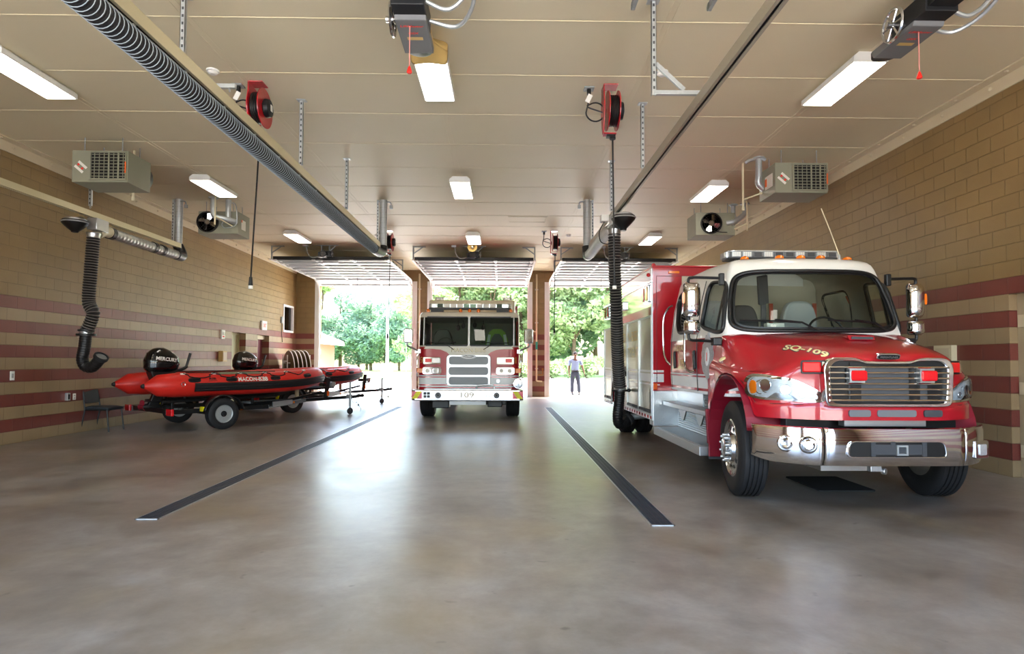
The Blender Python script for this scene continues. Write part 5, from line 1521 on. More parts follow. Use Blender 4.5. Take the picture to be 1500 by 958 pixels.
        for y0, y1 in ((2.8, 4.95), (6.28, 7.15)):
            b = MB(); bx(b, -.02, .01, y0, y1, .5, .575); sk = b.build('skirt_tape', m['stripe'], T, smooth=0)
            k = y0 + .05
            while k < y1 - .06:
                b = MB(); bx(b, .01, .012, k, k + .09, .515, .56); k += .19
                b.build('red_square', m['redlens'], sk, smooth=0)
        # scene and warning lamps on the upper panel
        for a, mt in ((2.98, 'amberglass'), (3.2, 'redlens'), (6.5, 'redlens'), (6.8, 'amberglass')):
            b = MB(); b.prism(rrect(.19, .27, .02, 3, a, 2.44), (X, 0, 0), (0, 1, 0), (0, 0, 1), (s * .05, 0, 0)); w = b.build('side_lamp', m['chrome'], T, smooth=0, bevel=.006)
            b = MB(); b.prism(rrect(.14, .21, .02, 3, a, 2.44), (X + s * .05, 0, 0), (0, 1, 0), (0, 0, 1), (s * .014, 0, 0)); b.build('lamp_lens', m[mt], w, smooth=0, bevel=.006)
        b = MB(); b.prism(rrect(.22, .16, .02, 3, 4.9, 2.42), (X, 0, 0), (0, 1, 0), (0, 0, 1), (s * .06, 0, 0)); b.build('scene_lamp', m['clear'], T, smooth=0, bevel=.01)
        b = MB(); b.ball((X + s * .015, 3.0, 2.74), .03, 10); b.build('clearance_lamp', m['redlens'], T)
        # front wall corner: stripes, lamp, diamond plate
        fx = lambda q, y, z0, z1, w: q.box(min(X - s * w, X), max(X - s * w, X), y - .004, y, z0, z1)
        b = MB(); fx(b, Y0, 1.08, 1.205, .16); fx(b, Y0, 1.227, 1.26, .16); fx(b, Y0, 1.03, 1.05, .1); b.build('corner_stripe', m['stripe'], body, smooth=0)
        b = MB(); fx(b, Y0 - .004, .97, 1.06, .06); b.build('corner_marker', m['orange'], body, smooth=0)
        b = MB(); fx(b, Y0 - .006, 2.73, 2.76, .0); b.prism(rrect(.16, .035, .01, 3, X - s * .32, 2.75), (0, Y0, 0), (1, 0, 0), (0, 0, 1), (0, -.025, 0)); b.build('front_marker', m['amber'], body, smooth=0)
        b = MB(); b.box(min(X, X - s * .4), max(X, X - s * .4), Y0 - .01, Y0 + .24, .42, .95); b.build('corner_plate', m['plate'], T, smooth=0, bevel=.004)
        # steps under the cab doors
        b = MB(); b.box(min(s * .8, s * .86), max(s * .8, s * .86), .64, Y0 - .01, .4, 1.0); b.build('step_back_panel', m['ribalu'], T, smooth=0)
        b = MB(); b.box(min(s * .84, s * .87), max(s * .84, s * .87), 1.6, Y0 - .01, .8, 1.0); b.build('step_plate', m['plate'], T, smooth=0)
        b = MB(); b.box(min(s * .86, s * 1.1), max(s * .86, s * 1.1), .66, Y0 - .05, .74, .80); us = b.build('upper_step', m['alu'], T, smooth=0, bevel=.006)
        for y in (1.05, 1.75):
            b = MB(); b.prism([(-.15, .74), (.15, .74), (.1, .66), (.0, .6), (-.05, .62)], (s * 1.1, y, 0), (0, 1, 0), (0, 0, 1), (-s * .02, 0, 0)); b.build('step_bracket', m['plate'], us, smooth=0)
        b = MB(); b.box(min(s * .8, s * 1.23), max(s * .8, s * 1.23), .5 + .16, Y0 + .0, .3, .41); ls = b.build('running_board', m['alu'], T, smooth=0, bevel=.006)
        b = MB(); b.box(min(s * .84, s * 1.2), max(s * .84, s * 1.2), .7, Y0 - .04, .41, .416); b.build('board_tread', m['plate'], ls, smooth=0)
    return T

M_['lensglass'] = glass_mat('lamp cover glass', '#f2f5f6', ior=1.22)
M_['headlens'] = mat('headlamp bowl', '#c2c9ce', rough=.28, metal=.3, noise=.45, nscale=16)
M_['core'] = mat('radiator fins', '#4f5256', rough=.5, metal=.3)
M_['lining'] = mat('cab headliner', '#b5af9e', rough=.8)
M_['mirror'] = mat('mirror polished steel', '#e4e6e6', rough=.05, metal=1)
M_['polishred'] = mat('polished header', '#d9d2cc', rough=.08, metal=1)
M_['amberglass'] = mat('smoked amber lens', '#b98a3c', rough=.12, metal=.3)
M_['orangebelt'] = mat('orange seat belt', '#a8432a', rough=.7)
M_['filigree'] = mat('engraved silver', '#c4c8cd', rough=.35, metal=.6, noise=.45, nscale=60)
M_['ribalu'] = corrugate('ribbed aluminium', '#aeb1b1', .03, 'Z', .35, .9, .006, False)
squad()
# ------------------------------------------------------------------ fire engine
def engine():
    m = M_
    T = thing('fire_engine', 'cream and red fire engine facing the room between the drains', 'fire engine', (-.815, 14.35, 0))
    W = 1.205
    # plan outline: flat front, round corners, straight sides
    def outl(w, y0, y1, r=.2, n=6):
        pts = [(-w, y1)]
        for k in range(n + 1):
            a = PI + PI / 2 * k / n
            pts.append((-w + r + r * math.cos(a), y0 + r + r * math.sin(a)))
        m_ = 24
        pts += [(-w + r + (2 * w - 2 * r) * k / m_, y0) for k in range(1, m_)]
        for k in range(n + 1):
            a = -PI / 2 + PI / 2 * k / n
            pts.append((w - r + r * math.cos(a), y0 + r + r * math.sin(a)))
        pts.append((w, y1))
        return pts
    zl = [.56, .76, .775, .806, .834, .996, 1.02, 1.05, 1.4, 1.72, 1.755, 1.80, 1.9, 2.0, 2.1, 2.2, 2.3, 2.38, 2.435]
    zr = [(2.47, 0), (2.50, .012), (2.53, .03), (2.555, .06), (2.57, .11), (2.575, .2)]
    rows = []
    rake = lambda z: .12 * max(0, (z - 1.76) / .7)
    for z in zl:
        rows.append([V((p[0], p[1] + (rake(z) if p[1] < 1 else 0), z)) for p in outl(W, 0, 2.6)])
    for z, k in zr:
        rows.append([V((p[0] * (1 - k / 2), p[1] + rake(2.45) * (p[1] < 1) + (k * 1.2 if p[1] < 1 else 0), z)) for p in outl(W, 0, 2.6)])
    n = len(rows[0])
    b = MB(); vs = [p for r in rows for p in r]; fs = []; ms = []
    wi = lambda i, z: 1.76 < z < 2.435 and 3 <= i <= n - 5
    for j in range(len(rows) - 1):
        z = (rows[j][0].z + rows[j + 1][0].z) / 2
        for i in range(n - 1):
            if wi(i, z): continue
            fs.append((j * n + i, j * n + i + 1, (j + 1) * n + i + 1, (j + 1) * n + i))
            ms.append(2 if (.775 < z < .806 or .834 < z < .996 or 1.02 < z < 1.05) else 1 if z < 1.72 else 0)
    o = len(vs) - n
    fs.append(tuple(range(o, o + n))); ms.append(0)
    b.add(vs, fs); b.m = ms
    cab = b.build('cab', [m['engwhite'], m['red'], m['stripe']], T, smooth=40)
    b = MB(); b.box(-W + .03, W - .03, 2.5, 2.55, .9, 2.5); b.box(-W + .03, W - .03, .1, 2.5, .9, .95); b.build('cab_rear_panel', m['lining2'], cab, smooth=0)
    b = MB(); b.box(-W + .04, W - .04, .25, 2.5, 2.44, 2.46); b.build('headliner', m['lining2'], cab, smooth=0)
    # side windows read dark: door glass set into the sides
    for s in (-1, 1):
        b = MB(); b.box(min(s * W, s * W + s * .006), max(s * W, s * W + s * .006), .45, 1.1, 1.8, 2.38); b.box(min(s * W, s * W + s * .006), max(s * W, s * W + s * .006), 1.4, 2.3, 1.8, 2.38); b.build('side_window', m['blackgl'], T, smooth=0)
    # windshield glass and posts
    zz = [z for z in zl if 1.75 <= z <= 2.436]
    b = MB(); vs = []; k = 0
    for z in zz:
        for i in range(3, n - 3):
            p = outl(W - .008, .008, 2.6)[i]; vs.append((p[0], p[1] + rake(z), z))
    q = n - 6; fs = [(j * q + i, j * q + i + 1, (j + 1) * q + i + 1, (j + 1) * q + i) for j in range(len(zz) - 1) for i in range(q - 1)]
    b.add(vs, fs); ws = b.build('windshield', m['glassgreen'], T, smooth=50)
    fp = lambda x, z, o=0: V((x, rake(z) + o, z))
    b = MB(); b.bar(fp(0, 1.755, -.012), fp(0, 2.44, -.012), .05, .03, (0, 1, 0)); b.build('center_post', m['alu'], ws, smooth=0, bevel=.006)
    for s in (-1, 1):
        b = MB(); b.bar(fp(s * 1.07, 1.76, -.0), fp(s * 1.07, 2.44, .0), .03, .02, (0, 1, 0)); b.build('side_post', m['alu'], ws, smooth=0, bevel=.005)
        b = MB(); b.bar(fp(s * .04, 1.752, -.01), fp(s * 1.02, 1.752, -.01), .02, .03); b.bar(fp(s * .04, 2.44, -.008), fp(s * 1.0, 2.44, -.008), .02, .03); b.build('windshield_gasket', m['dgrey'], ws, smooth=0)
        b = MB(); b.tube([fp(s * .95, 1.82, -.03), fp(s * .3, 1.83, -.03)], .012, 6); b.tube([fp(s * .62, 1.83, -.04), fp(s * .35, 1.66, -.05)], .01, 6); b.build('wiper', m['black'], T)
    # white centre panel with curved lower edge
    po = [(-W + .2, 1.755)] + [(W - .2, 1.755), (W - .14, 1.70)]
    cur = [(1.06, 1.675), (.85, 1.675), (.66, 1.655), (.52, 1.60), (.45, 1.53), (.42, 1.5)]
    po = [(W - .2, 1.75)] + cur + [(-x, z) for x, z in cur[::-1]] + [(-W + .2, 1.75)]
    b = MB(); b.prism(po, (0, -.008, 0), (1, 0, 0), (0, 0, 1), (0, .012, 0)); fpn = b.build('front_panel', m['engwhite'], T, smooth=0)
    b = MB(); b.text('MACON-BIBB', (0, -.012, 1.645), (1, 0, 0), (0, 0, 1), w=.82, h=.095, ext=.0, bold=-.01); b.build('front_lettering_edge', m['dgrey'], fpn, smooth=0)
    b = MB(); b.text('MACON-BIBB', (.004, -.014, 1.648), (1, 0, 0), (0, 0, 1), w=.81, h=.088, ext=.0, bold=-.02); b.build('front_lettering', m['goldpale'], fpn, smooth=0)
    # grille with three screened openings and an oval badge
    b = MB(); b.prism(rrect(1.05, .74, .09, 5, 0, 1.167), (0, -.05, 0), (1, 0, 0), (0, 0, 1), (0, .06, 0)); g = b.build('grille', m['alu2'], T, smooth=0, bevel=.012)
    for z, h in ((1.40, .19), (1.155, .19), (.92, .19)):
        b = MB(); b.prism(rrect(.93, h, .06, 4, 0, z), (0, -.056, 0), (1, 0, 0), (0, 0, 1), (0, .01, 0)); b.build('grille_screen', m['screen'], g, smooth=0)
    b = MB(); b.prism(super_poly(0, 1.495, .36, .11, 2, 32), (0, -.066, 0), (1, 0, 0), (0, 0, 1), (0, .016, 0)); bd = b.build('badge', m['stripe'], g, smooth=0)
    b = MB(); b.ring(super_poly(0, 1.5, .24, .062, 2, 24), super_poly(0, 1.5, .21, .046, 2, 24), (0, -.07, 0), (1, 0, 0), (0, 0, 1), (0, .005, 0)); b.text('Pierce', (0, -.069, 1.5), (1, 0, 0), (0, 0, 1), w=.17, h=.034, ext=.0, shear=.3); b.build('badge_lettering', m['dgrey'], bd, smooth=0)
    for s in (-1, 1):
        # warning lamp pair
        b = MB(); b.prism(rrect(.42, .175, .03, 3, s * .87, 1.395), (0, -.03, 0), (1, 0, 0), (0, 0, 1), (0, .04, 0)); w = b.build('warning_lamp', m['chrome'], T, smooth=0, bevel=.008)
        b = MB(); b.prism(rrect(.15, .085, .015, 3, s * .95, 1.4), (0, -.042, 0), (1, 0, 0), (0, 0, 1), (0, .016, 0)); b.build('red_lens', m['redglow'], w, smooth=0, bevel=.006)
        b = MB(); b.prism(rrect(.19, .12, .02, 3, s * .77, 1.4), (0, -.036, 0), (1, 0, 0), (0, 0, 1), (0, .01, 0)); b.build('clear_lens', m['clear'], w, smooth=0, bevel=.004)
        # headlamps
        b = MB(); b.prism(rrect(.45, .175, .05, 3, s * .87, 1.16), (0, -.03, 0), (1, 0, 0), (0, 0, 1), (0, .04, 0)); h = b.build('headlight', m['chrome'], T, smooth=0, bevel=.008)
        for x in (.78, .97):
            b = MB(); b.prism(rrect(.16, .12, .03, 3, s * x, 1.16), (0, -.04, 0), (1, 0, 0), (0, 0, 1), (0, .014, 0)); b.build('headlight_lens', m['clear'], h, smooth=0, bevel=.01)
            b = MB(); b.lathe([(.05, -.0), (.04, .008), (0, .012)], (s * x, -.042, 1.16), (0, -1, 0), 14); b.build('headlight_bulb', m['paper'], h)
        b = MB(); b.box(s * 1.165 - .055, s * 1.165 + .075, -.0, .07, 1.105, 1.215); b.build('turn_lamp', m['amber'], T, smooth=0, bevel=.01)
        # number on the corner
        b = MB(); b.text('9' if s < 0 else '1', (s * 1.12, -.006 + .02 + .0, 1.41), (1, 0, 0), (0, 0, 1), h=.15, ext=.0); b.v = [(p[0], -.001 + (.2 - math.sqrt(max(.0, .04 - max(0, abs(p[0]) - (W - .2)) ** 2))) - .003, p[2]) for p in b.v]; b.build('corner_number', m['gold'], cab, smooth=0)
        # mirrors
        b = MB(); b.tube(catmull([(s * 1.2, .1, 1.62), (s * 1.3, .0, 1.68), (s * 1.43, -.08, 1.74), (s * 1.44, -.1, 1.82)], 5), .022, 8); b.cb((s * 1.2, .12, 1.62), (.16, .12, .09)); mr = b.build('mirror', m['alu'], T, smooth=30)
        b = MB(); b.prism(rrect(.22, .34, .05, 4, s * 1.42, 1.98), (0, -.13, 0), (1, 0, 0), (0, 0, 1), (0, .11, 0)); b.build('mirror_head', m['chrome'], mr, smooth=0, bevel=.025, seg=3)
        # grab bar and step edge on the cab corner
        b = MB(); b.tube([(s * 1.22, .25, 1.0), (s * 1.25, .22, 1.05), (s * 1.25, .22, 1.5), (s * 1.22, .25, 1.55)], .015, 6); b.build('grab_rail', m['chrome'], T)
        # bumper end markings
        b = MB(); b.box(s * 1.155 - .115, s * 1.155 + .115, -.462, -.45, .525, .695); c = b.build('chevron_panel', m['redlens'], T, smooth=0)
        xo, xi = s * 1.27, s * 1.04
        b = MB(); b.prism([(xo, .525), (lerp(xo, xi, .5), .525), (xi, .695), (lerp(xi, xo, .5), .695)][::1] if s < 0 else [(xo, .525), (lerp(xo, xi, .5), .525), (xi, .695), (lerp(xi, xo, .5), .695)], (0, -.465, 0), (1, 0, 0), (0, 0, 1), (0, .004, 0)); b.build('chevron_stripe', m['yellow'], c, smooth=0)
        b = MB(); b.lathe([(.0, -.006), (.05, -.006), (.066, -.012), (.07, .01), (.0, .01)], (s * .67, -.46, .6), (0, 1, 0), 20); sp = b.build('bumper_speaker', m['grey'], T)
        b = MB(); b.lathe([(.0, -.012), (.018, -.01), (.02, -.004)], (s * .67, -.46, .6), (0, 1, 0), 12); b.build('speaker_center', m['black'], sp)
        # tyres
        w = tyre_mb(.52, .34, .3, 5).build('wheel', m['rubber'], T, smooth=35); w.location = (s * 1.06, .98, .52)
        b = MB(); b.lathe([(.3, s * .13), (.2, s * .05), (.12, s * .1), (0, s * .1)], (0, 0, 0), (1, 0, 0), 28); b.lathe([(.3, -s * .14), (.2, -s * .1), (0, -s * .1)], (0, 0, 0), (1, 0, 0), 28); b.build('rim', m['polish'], w)
        w = tyre_mb(.52, .5, .3, 5).build('wheel', m['rubber'], T, smooth=35); w.location = (s * .98, 6.0, .52)
    # bumper: chrome shelf box
    b = MB(); b.prism([(-1.285, .1), (-1.285, -.36), (-1.2, -.45), (1.2, -.45), (1.285, -.36), (1.285, .1)], (0, 0, .475), (1, 0, 0), (0, 1, 0), (0, 0, .255)); bp = b.build('bumper', m['chrome2'], T, smooth=0, bevel=.02, seg=3)
    b = MB(); b.box(-1.0, 1.0, -.38, .05, .732, .745); b.build('bumper_deck', m['plate'], bp, smooth=0)
    b = MB(); b.text('109', (0, -.456, .61), (1, 0, 0), (0, 0, 1), w=.3, h=.12, ext=0, bold=.01); b.build('bumper_number', m['gold2'], bp, smooth=0)
    b = MB(); b.prism(rrect(.17, .15, .02, 3, -.93, .61), (0, -.456, 0), (1, 0, 0), (0, 0, 1), (0, .01, 0)); f = b.build('bumper_grille', m['alu'], T, smooth=0)
    for x in (-.97, -.89):
        for z in (.575, .645):
            b = MB(); b.prism(rrect(.066, .06, .015, 3, x, z), (0, -.459, 0), (1, 0, 0), (0, 0, 1), (0, .006, 0)); b.build('grille_slot', m['black'], f, smooth=0)
    for x in (-.53, .43, .5):
        b = MB(); b.lathe([(0, -.012), (.03, -.01), (.035, .004)], (x, -.452, .6), (0, 1, 0), 14); b.build('bumper_stud', m['alu'], bp)
    b = MB(); b.box(-.42, .42, -.32, -.3, .375, .47); b.build('tow_plate', m['stripe'], T, smooth=0)
    b = MB(); b.lathe([(.0, -.12), (.115, -.115), (.125, -.1), (.12, .0), (.06, .08), (0, .1)], (1.17, -.22, .87), (0, 1, 0), 24); sr = b.build('siren', m['chrome'], T)
    b = MB(); b.lathe([(.1, -.001), (.07, .006), (.03, .002), (0, .01)], (1.17, -.342, .87), (0, -1, 0), 20); b.build('siren_face', m['clear'], sr)
    b = MB(); b.tube(catmull([(.2, -.12, .74), (.22, -.12, .81), (.5, -.12, .83), (.6, -.12, .8), (.61, -.12, .74)], 5), .018, 8); b.build('bumper_handle', m['alu'], T)
    b = MB(); b.lathe([(0, -.01), (.045, -.008), (.05, .006)], (.7, -.002, .915), (0, 1, 0), 14); b.build('air_inlet', m['alu'], T)
    b = MB(); b.box(-.6, .9, .1, 8.2, .35, .75); b.box(-1.0, 1.0, .9, 1.06, .45, .6); b.box(-.85, -.45, -.1, .3, .28, .46); b.box(.45, .8, 0, .5, .3, .5); b.build('chassis', m['black'], T, smooth=0, bevel=.02)
    # roof: light bar, lamps, crew roof, body
    b = MB(); b.box(-1.12, 1.12, 1.35, 2.6, 2.5, 2.98); rf = b.build('crew_roof', m['beige'], T, smooth=0, bevel=.06, seg=3)
    b = MB(); b.box(-1.22, 1.22, 2.7, 8.3, .75, 2.95); b.build('body', m['red'], T, smooth=0, bevel=.02)
    b = MB(); b.prism(rrect(2.02, .3, .08, 5, 0, .5), (0, 0, 2.655), (1, 0, 0), (0, 1, 0), (0, 0, .03)); lb = b.build('light_bar', m['dgrey'], T, smooth=0)
    b = MB(); b.prism(rrect(2.0, .28, .08, 5, 0, .5), (0, 0, 2.685), (1, 0, 0), (0, 1, 0), (0, 0, .1)); b.build('bar_core', m['clear'], lb, smooth=0, bevel=.01)
    for s in (-1, 1):
        b = MB(); b.cb((s * .8, .5, 2.615), (.3, .2, .09)); b.build('bar_foot', m['black'], lb, smooth=0)
    for k in range(10):
        x = -.72 + k * .16
        b = MB(); b.box(x - .068, x + .068, .345, .36, 2.69, 2.78); b.build('led_module', m['greenlens'] if k in (4, 5) else m['paper'] if k in (1, 2, 3, 6, 7, 8) else m['dgreen'], lb, smooth=0, bevel=.004)
    for x in (-1.0, -.215, 0, .215, 1.0):
        b = MB(); b.lathe([(.045, 0), (.04, .03), (.0, .05)], (x, .26, 2.6), (0, -1, .3), 12); b.build('marker_lamp', m['amber'], T)
    for s in (-1, 1):
        b = MB(); b.lathe([(.07, 0), (.07, .05)], (s * .93, 2.2, 2.98), n=14); bc = b.build('beacon', m['black'], T)
        b = MB(); b.prism(rrect(.25, .2, .06, 4, s * .93, 2.2), (0, 0, 3.03), (1, 0, 0), (0, 1, 0), (0, 0, .1)); b.build('beacon_lens', m['clear'], bc, smooth=0, bevel=.012)
    # inside the cab
    b = MB(); b.box(-1.12, 1.12, .22, .6, 1.5, 1.78); b.build('dashboard', m['dgreen'], T, smooth=0, bevel=.05)
    for x in (-.72, .66):
        b = MB(); b.prism(round_poly([(-.26, 1.4), (.26, 1.4), (.24, 2.0), (.14, 2.2), (-.14, 2.2), (-.24, 2.0)], .08, 4), (x, 1.0, 0), (1, 0, 0), (0, 0, 1), (0, .14, 0)); s_ = b.build('seat_back', m['black'], T, smooth=0, bevel=.03)
    v = thing('safety_vest', 'bright green reflective vest draped over a fire engine seat', 'vest', (-.815 + .66, 14.35 + .98, 0))
    po = [(-.3, 1.72), (-.27, 1.95), (-.2, 2.12), (-.1, 2.2), (.1, 2.2), (.2, 2.12), (.27, 1.95), (.3, 1.72), (.2, 1.75), (.14, 1.98), (.06, 2.08), (-.06, 2.08), (-.14, 1.98), (-.2, 1.75)]
    b = MB(); b.prism(po, (0, -.04, 0), (1, 0, 0), (0, 0, 1), (0, .03, 0)); b.build('vest_fabric', m['hivis'], v, smooth=0)
    for s in (-1, 1):
        b = MB(); b.bar((s * .24, -.046, 1.76), (s * .19, -.046, 2.06), .07, .006, (0, 1, 0)); b.build('reflective_band', m['silver'], v, smooth=0)
    b = MB(); b.tube([(-.62 + .2 * math.cos(a), .72 + .08 * math.sin(a), 1.8 + .17 * math.sin(a)) for a in [k * PI / 12 for k in range(24)]], .014, 6, closed=True); b.build('steering_wheel', m['black'], T)
    for x, z in ((-.35, 2.25), (-.22, 2.3), (.08, 2.32), (.3, 2.25)):
        b = MB(); b.ball((x, 1.3, z), .07, 10, (.8, .7, 1.1)); b.tube([(x, 1.3, z), (x, 1.3, 2.45)], .012, 6); b.build('headset', m['black'], T)
    b = MB(); b.box(-.3, .3, .9, 1.6, 1.0, 1.7); b.build('engine_cover', m['dgreen'], T, smooth=0, bevel=.05)

M_['engwhite'] = mat('engine cream white', '#cdc9bb', rough=.32, coat=.8)
M_['lining2'] = mat('grey green cab lining', '#7d8a7d', rough=.8)
M_['glassgreen'] = glass_mat('green tinted glass', '#b4c8b8')
M_['alu2'] = mat('satin grille surround', '#c9cbcd', rough=.28, metal=.8)
M_['chrome2'] = mat('polished bumper', '#e2e3e5', rough=.12, metal=1)
M_['screen'] = mat('grille mesh', '#7a7d7f', rough=.5, metal=.5, noise=.2, nscale=90)
M_['redglow'] = mat('red warning lens', '#f01622', rough=.2, coat=.5)
M_['gold2'] = mat('dark gold numerals', '#6b5a34', rough=.4, metal=.4)
M_['greenlens'] = mat('green lens', '#7fa88f', rough=.2)
M_['dgreen'] = mat('dark green plastic', '#4a5c50', rough=.6)
engine()
# ------------------------------------------------------------------ inflatable boats, outboards on them, trailers
def boat_thing(loc, rz, label, group):
    m = M_
    B = thing('inflatable_boat', label, 'boat', loc, rz, group)
    # x forward, y left (port), z up; axle at x = 0
    def tubeline(s):
        pts = [(-.82, s * .72, .90), (0, s * .73, .90), (1.0, s * .72, .905), (1.75, s * .64, .93), (2.3, s * .46, .97), (2.62, s * .24, 1.0), (2.72, 0, 1.01)]
        return pts
    ln = catmull([V(p) for p in tubeline(-1)] + [V(p) for p in tubeline(1)[-2::-1]], 9)
    rad = []
    for i, p in enumerate(ln):
        rad.append(.235 - .02 * sst(1.8, 2.7, p.x))
    # cone ends
    for end in (0, 1):
        s = -1 if end == 0 else 1
        ext = [V((-1.0 - d, s * .72, .90 - .02 * d)) for d in (.12, .25, .36)]
        rr = [.205, .115, .045]
        if end == 0:
            ln = ext[::-1] + ln; rad = rr[::-1] + rad
        else:
            ln = ln + ext; rad = rad + rr
    b = MB(); b.tube(ln, rad, 24); tb = b.build('buoyancy_tube', m['boatred'], B, smooth=50); bvt = bvh_of(tb)
    core = ln[4:-4]; crad = rad[4:-4]
    # strakes around the outside
    for dz, w in ((.035, .058), (-.022, .062), (-.079, .058)):
        b = MB(); pts = []
        for i, p in enumerate(core):
            t = (core[min(i + 1, len(core) - 1)] - core[max(i - 1, 0)]).normalized(); o = V((t.y, -t.x, 0)).normalized()
            a = -.12 + dz * 3.6
            pts.append(p + o * (crad[i] * math.cos(a) - .004) + V((0, 0, crad[i] * math.sin(a))))
        b.tube(pts[3:-3], w * .75, 6); b.build('rubbing_strake', m['boatblack'], B, smooth=60)
    for s in (-1, 1):
        b = MB(); b.lathe([(.046, -.02), (.05, .02), (.03, .06), (0, .065)], (-1.34, s * .72, .893), (-1, 0, 0), 14); b.build('cone_cap', m['boatblack'], B)
    # hull, floor, transom
    def hull(u, v):
        x = lerp(-.6, 2.45, u); y = (v - .5) * 2
        wd = .62 * (1 - sst(1.2, 2.5, x) * .75)
        dead = .12 + .1 * sst(.5, 2.3, x)
        return (x, y * wd, .74 - dead * (1 - abs(y)) - .02 + .22 * sst(1.6, 2.5, x))
    b = MB(); b.grid(hull, 24, 12); b.build('hull', m['boatblack'], B, smooth=50)
    b = MB(); b.box(-.55, 1.9, -.52, .52, .74, .765); b.build('deck', m['dgrey'], B, smooth=0)
    b = MB(); b.box(-.55, -.5, -.54, .54, .62, 1.06); b.build('transom', m['black'], B, smooth=0, bevel=.01)
    b = MB(); b.box(.3, .55, -.58, .58, 1.06, 1.09); b.build('thwart_seat', m['lgrey'], B, smooth=0, bevel=.01)
    # top fittings and grab line
    for s in (-1, 1):
        b = MB()
        b.bar((-.6, s * .72, 1.14), (1.3, s * .71, 1.15), .05, .02); b.build('top_rail', m['black'], B, smooth=0, bevel=.006)
        b = MB(); b.prism(rrect(.55, .16, .04, 3, .25, 0), (0, 0, 0), (1, 0, 0), (0, 1, 0), (0, 0, .006)); b.v = [(p[0], s * .73 + p[1] * .92, .905 + math.sqrt(max(0, .241 ** 2 - (p[1]) ** 2)) + p[2]) for p in b.v]
        b = MB()
        def pad(u, v, s=s):
            a = lerp(PI * .30, PI * .48, v); x = lerp(.0, .9, u)
            return (x, s * (.73 + .239 * math.cos(a)), .905 + .239 * math.sin(a))
        b.grid(pad, 10, 6); b.build('wear_patch', m['boatgrey'], B)
        P = []
        for k in range(6):
            x = -.7 + .55 * k
            i = min(range(len(core)), key=lambda q: abs(core[q].x - x) + (0 if core[q].y * s > 0 else 9))
            p = core[i]; P.append((p, crad[i], i))
        b = MB(); line = []
        for k in range(len(P) - 1):
            for j in range(8):
                q = j / 8; i = lerp(P[k][2], P[k + 1][2], q); c = core[int(round(i))]; r = crad[int(round(i))]
                t = (core[min(int(i) + 1, len(core) - 1)] - core[max(int(i) - 1, 0)]).normalized(); o = V((t.y, -t.x, 0)).normalized()
                if o.y * s < 0: o = -o
                a = PI * .36 - .55 * math.sin(PI * q)
                line.append(c + o * (r + .012) * math.cos(a) + V((0, 0, (r + .012) * math.sin(a))))
        b.tube(line, .012, 6); b.build('grab_line', m['black'], B)
        for p, r, i in P:
            t = (core[min(i + 1, len(core) - 1)] - core[max(i - 1, 0)]).normalized(); o = V((t.y, -t.x, 0)).normalized()
            if o.y * s < 0: o = -o
            k = MB(); a = PI * .36; c = p + o * r * math.cos(a) + V((0, 0, r * math.sin(a))); nn = (o * math.cos(a) + V((0, 0, math.sin(a))))
            k.prism(rrect(.1, .05, .012, 2), c - nn * .004, t, nn.cross(t), nn * .016); k.build('line_patch', m['paper'], B, smooth=0)
        # black carrying handles on the side
        for x in (-.55, .22, 1.15, 2.05):
            i = min(range(len(core)), key=lambda q: abs(core[q].x - x) + (0 if core[q].y * s > 0 else 9))
            p = core[i]; r = crad[i]; t = (core[i + 1] - core[i - 1]).normalized(); o = V((t.y, -t.x, 0)).normalized()
            if o.y * s < 0: o = -o
            k = MB(); a = .42; c = p + o * r * math.cos(a) + V((0, 0, r * math.sin(a))); nn = (o * math.cos(a) + V((0, 0, math.sin(a)))); ey = nn.cross(t)
            k.prism(super_poly(0, 0, .24, .1, 3, 20), c - nn * .012, t, ey, nn * .022); h = k.build('side_handle', m['boatblack'], B, smooth=0, bevel=.006)
            k = MB(); k.tube(catmull([c + t * -.09 + nn * .01, c + t * -.06 + nn * .035, c + t * .06 + nn * .035, c + t * .09 + nn * .01], 5), .016, 8); k.build('handle_grip', m['black'], h)
        # lettering on the side
        a = .40; nn = V((0, s * math.cos(a), math.sin(a))); c = V((.68, s * (.725 + .238 * math.cos(a)), .903 + .238 * math.sin(a)))
        ex = V((-s, 0, 0)); up = nn.cross(ex) if False else V((0, -s * math.sin(a), math.cos(a)))
        k = MB(); k.text('MACON-BIBB', c, ex, up, w=.66, h=.095, ext=.0, bold=.03); stick(k, bvt, -nn, .004, .2); k.build('hull_lettering', m['paper'], B, smooth=0)
        c2 = V((-.17, s * (.725 + .24 * math.cos(.5)), .903 + .24 * math.sin(.5)))
        k = MB(); k.text('RIB', c2, ex, V((0, -s * math.sin(.5), math.cos(.5))), w=.14, h=.05, ext=.003, bold=.04); k.text('DEFENDER', c2 + V((0, s * .01, -.045)), ex, V((0, -s * math.sin(.4), math.cos(.4))), w=.17, h=.022, ext=.003, bold=.02); stick(k, bvt, (0, -s * .9, -.43), .004, .2); k.build('maker_mark', m['black'], B, smooth=0)
        k = MB(); k.tube([(-.74 + .035 * math.cos(q), s * (.72 + .232), .92 + .04 * math.sin(q)) for q in [j * PI / 8 for j in range(16)]], .007, 5, closed=True); k.build('tow_ring', m['chrome'], B)
    # ---- outboard motor clamped on the transom
    n_before = set(bpy.data.objects)
    k = MB()
    def cowl(u, v):
        # v bottom..top, u around
        a = 2 * PI * u
        L = interp([0, .1, .4, .7, .88, .96, 1], [.25, .31, .335, .29, .19, .1, .0], v); Wd = interp([0, .1, .4, .7, .88, .96, 1], [.15, .19, .2, .17, .11, .06, .0], v)
        z = lerp(1.17, 1.66, v)
        cx = -1.12 + .05 * v
        x = math.copysign(abs(math.cos(a)) ** .8, math.cos(a)); y = math.copysign(abs(math.sin(a)) ** .8, math.sin(a))
        z += -.07 * (x * L / .3) * v * 1.0
        return (cx + x * L, y * Wd, z)
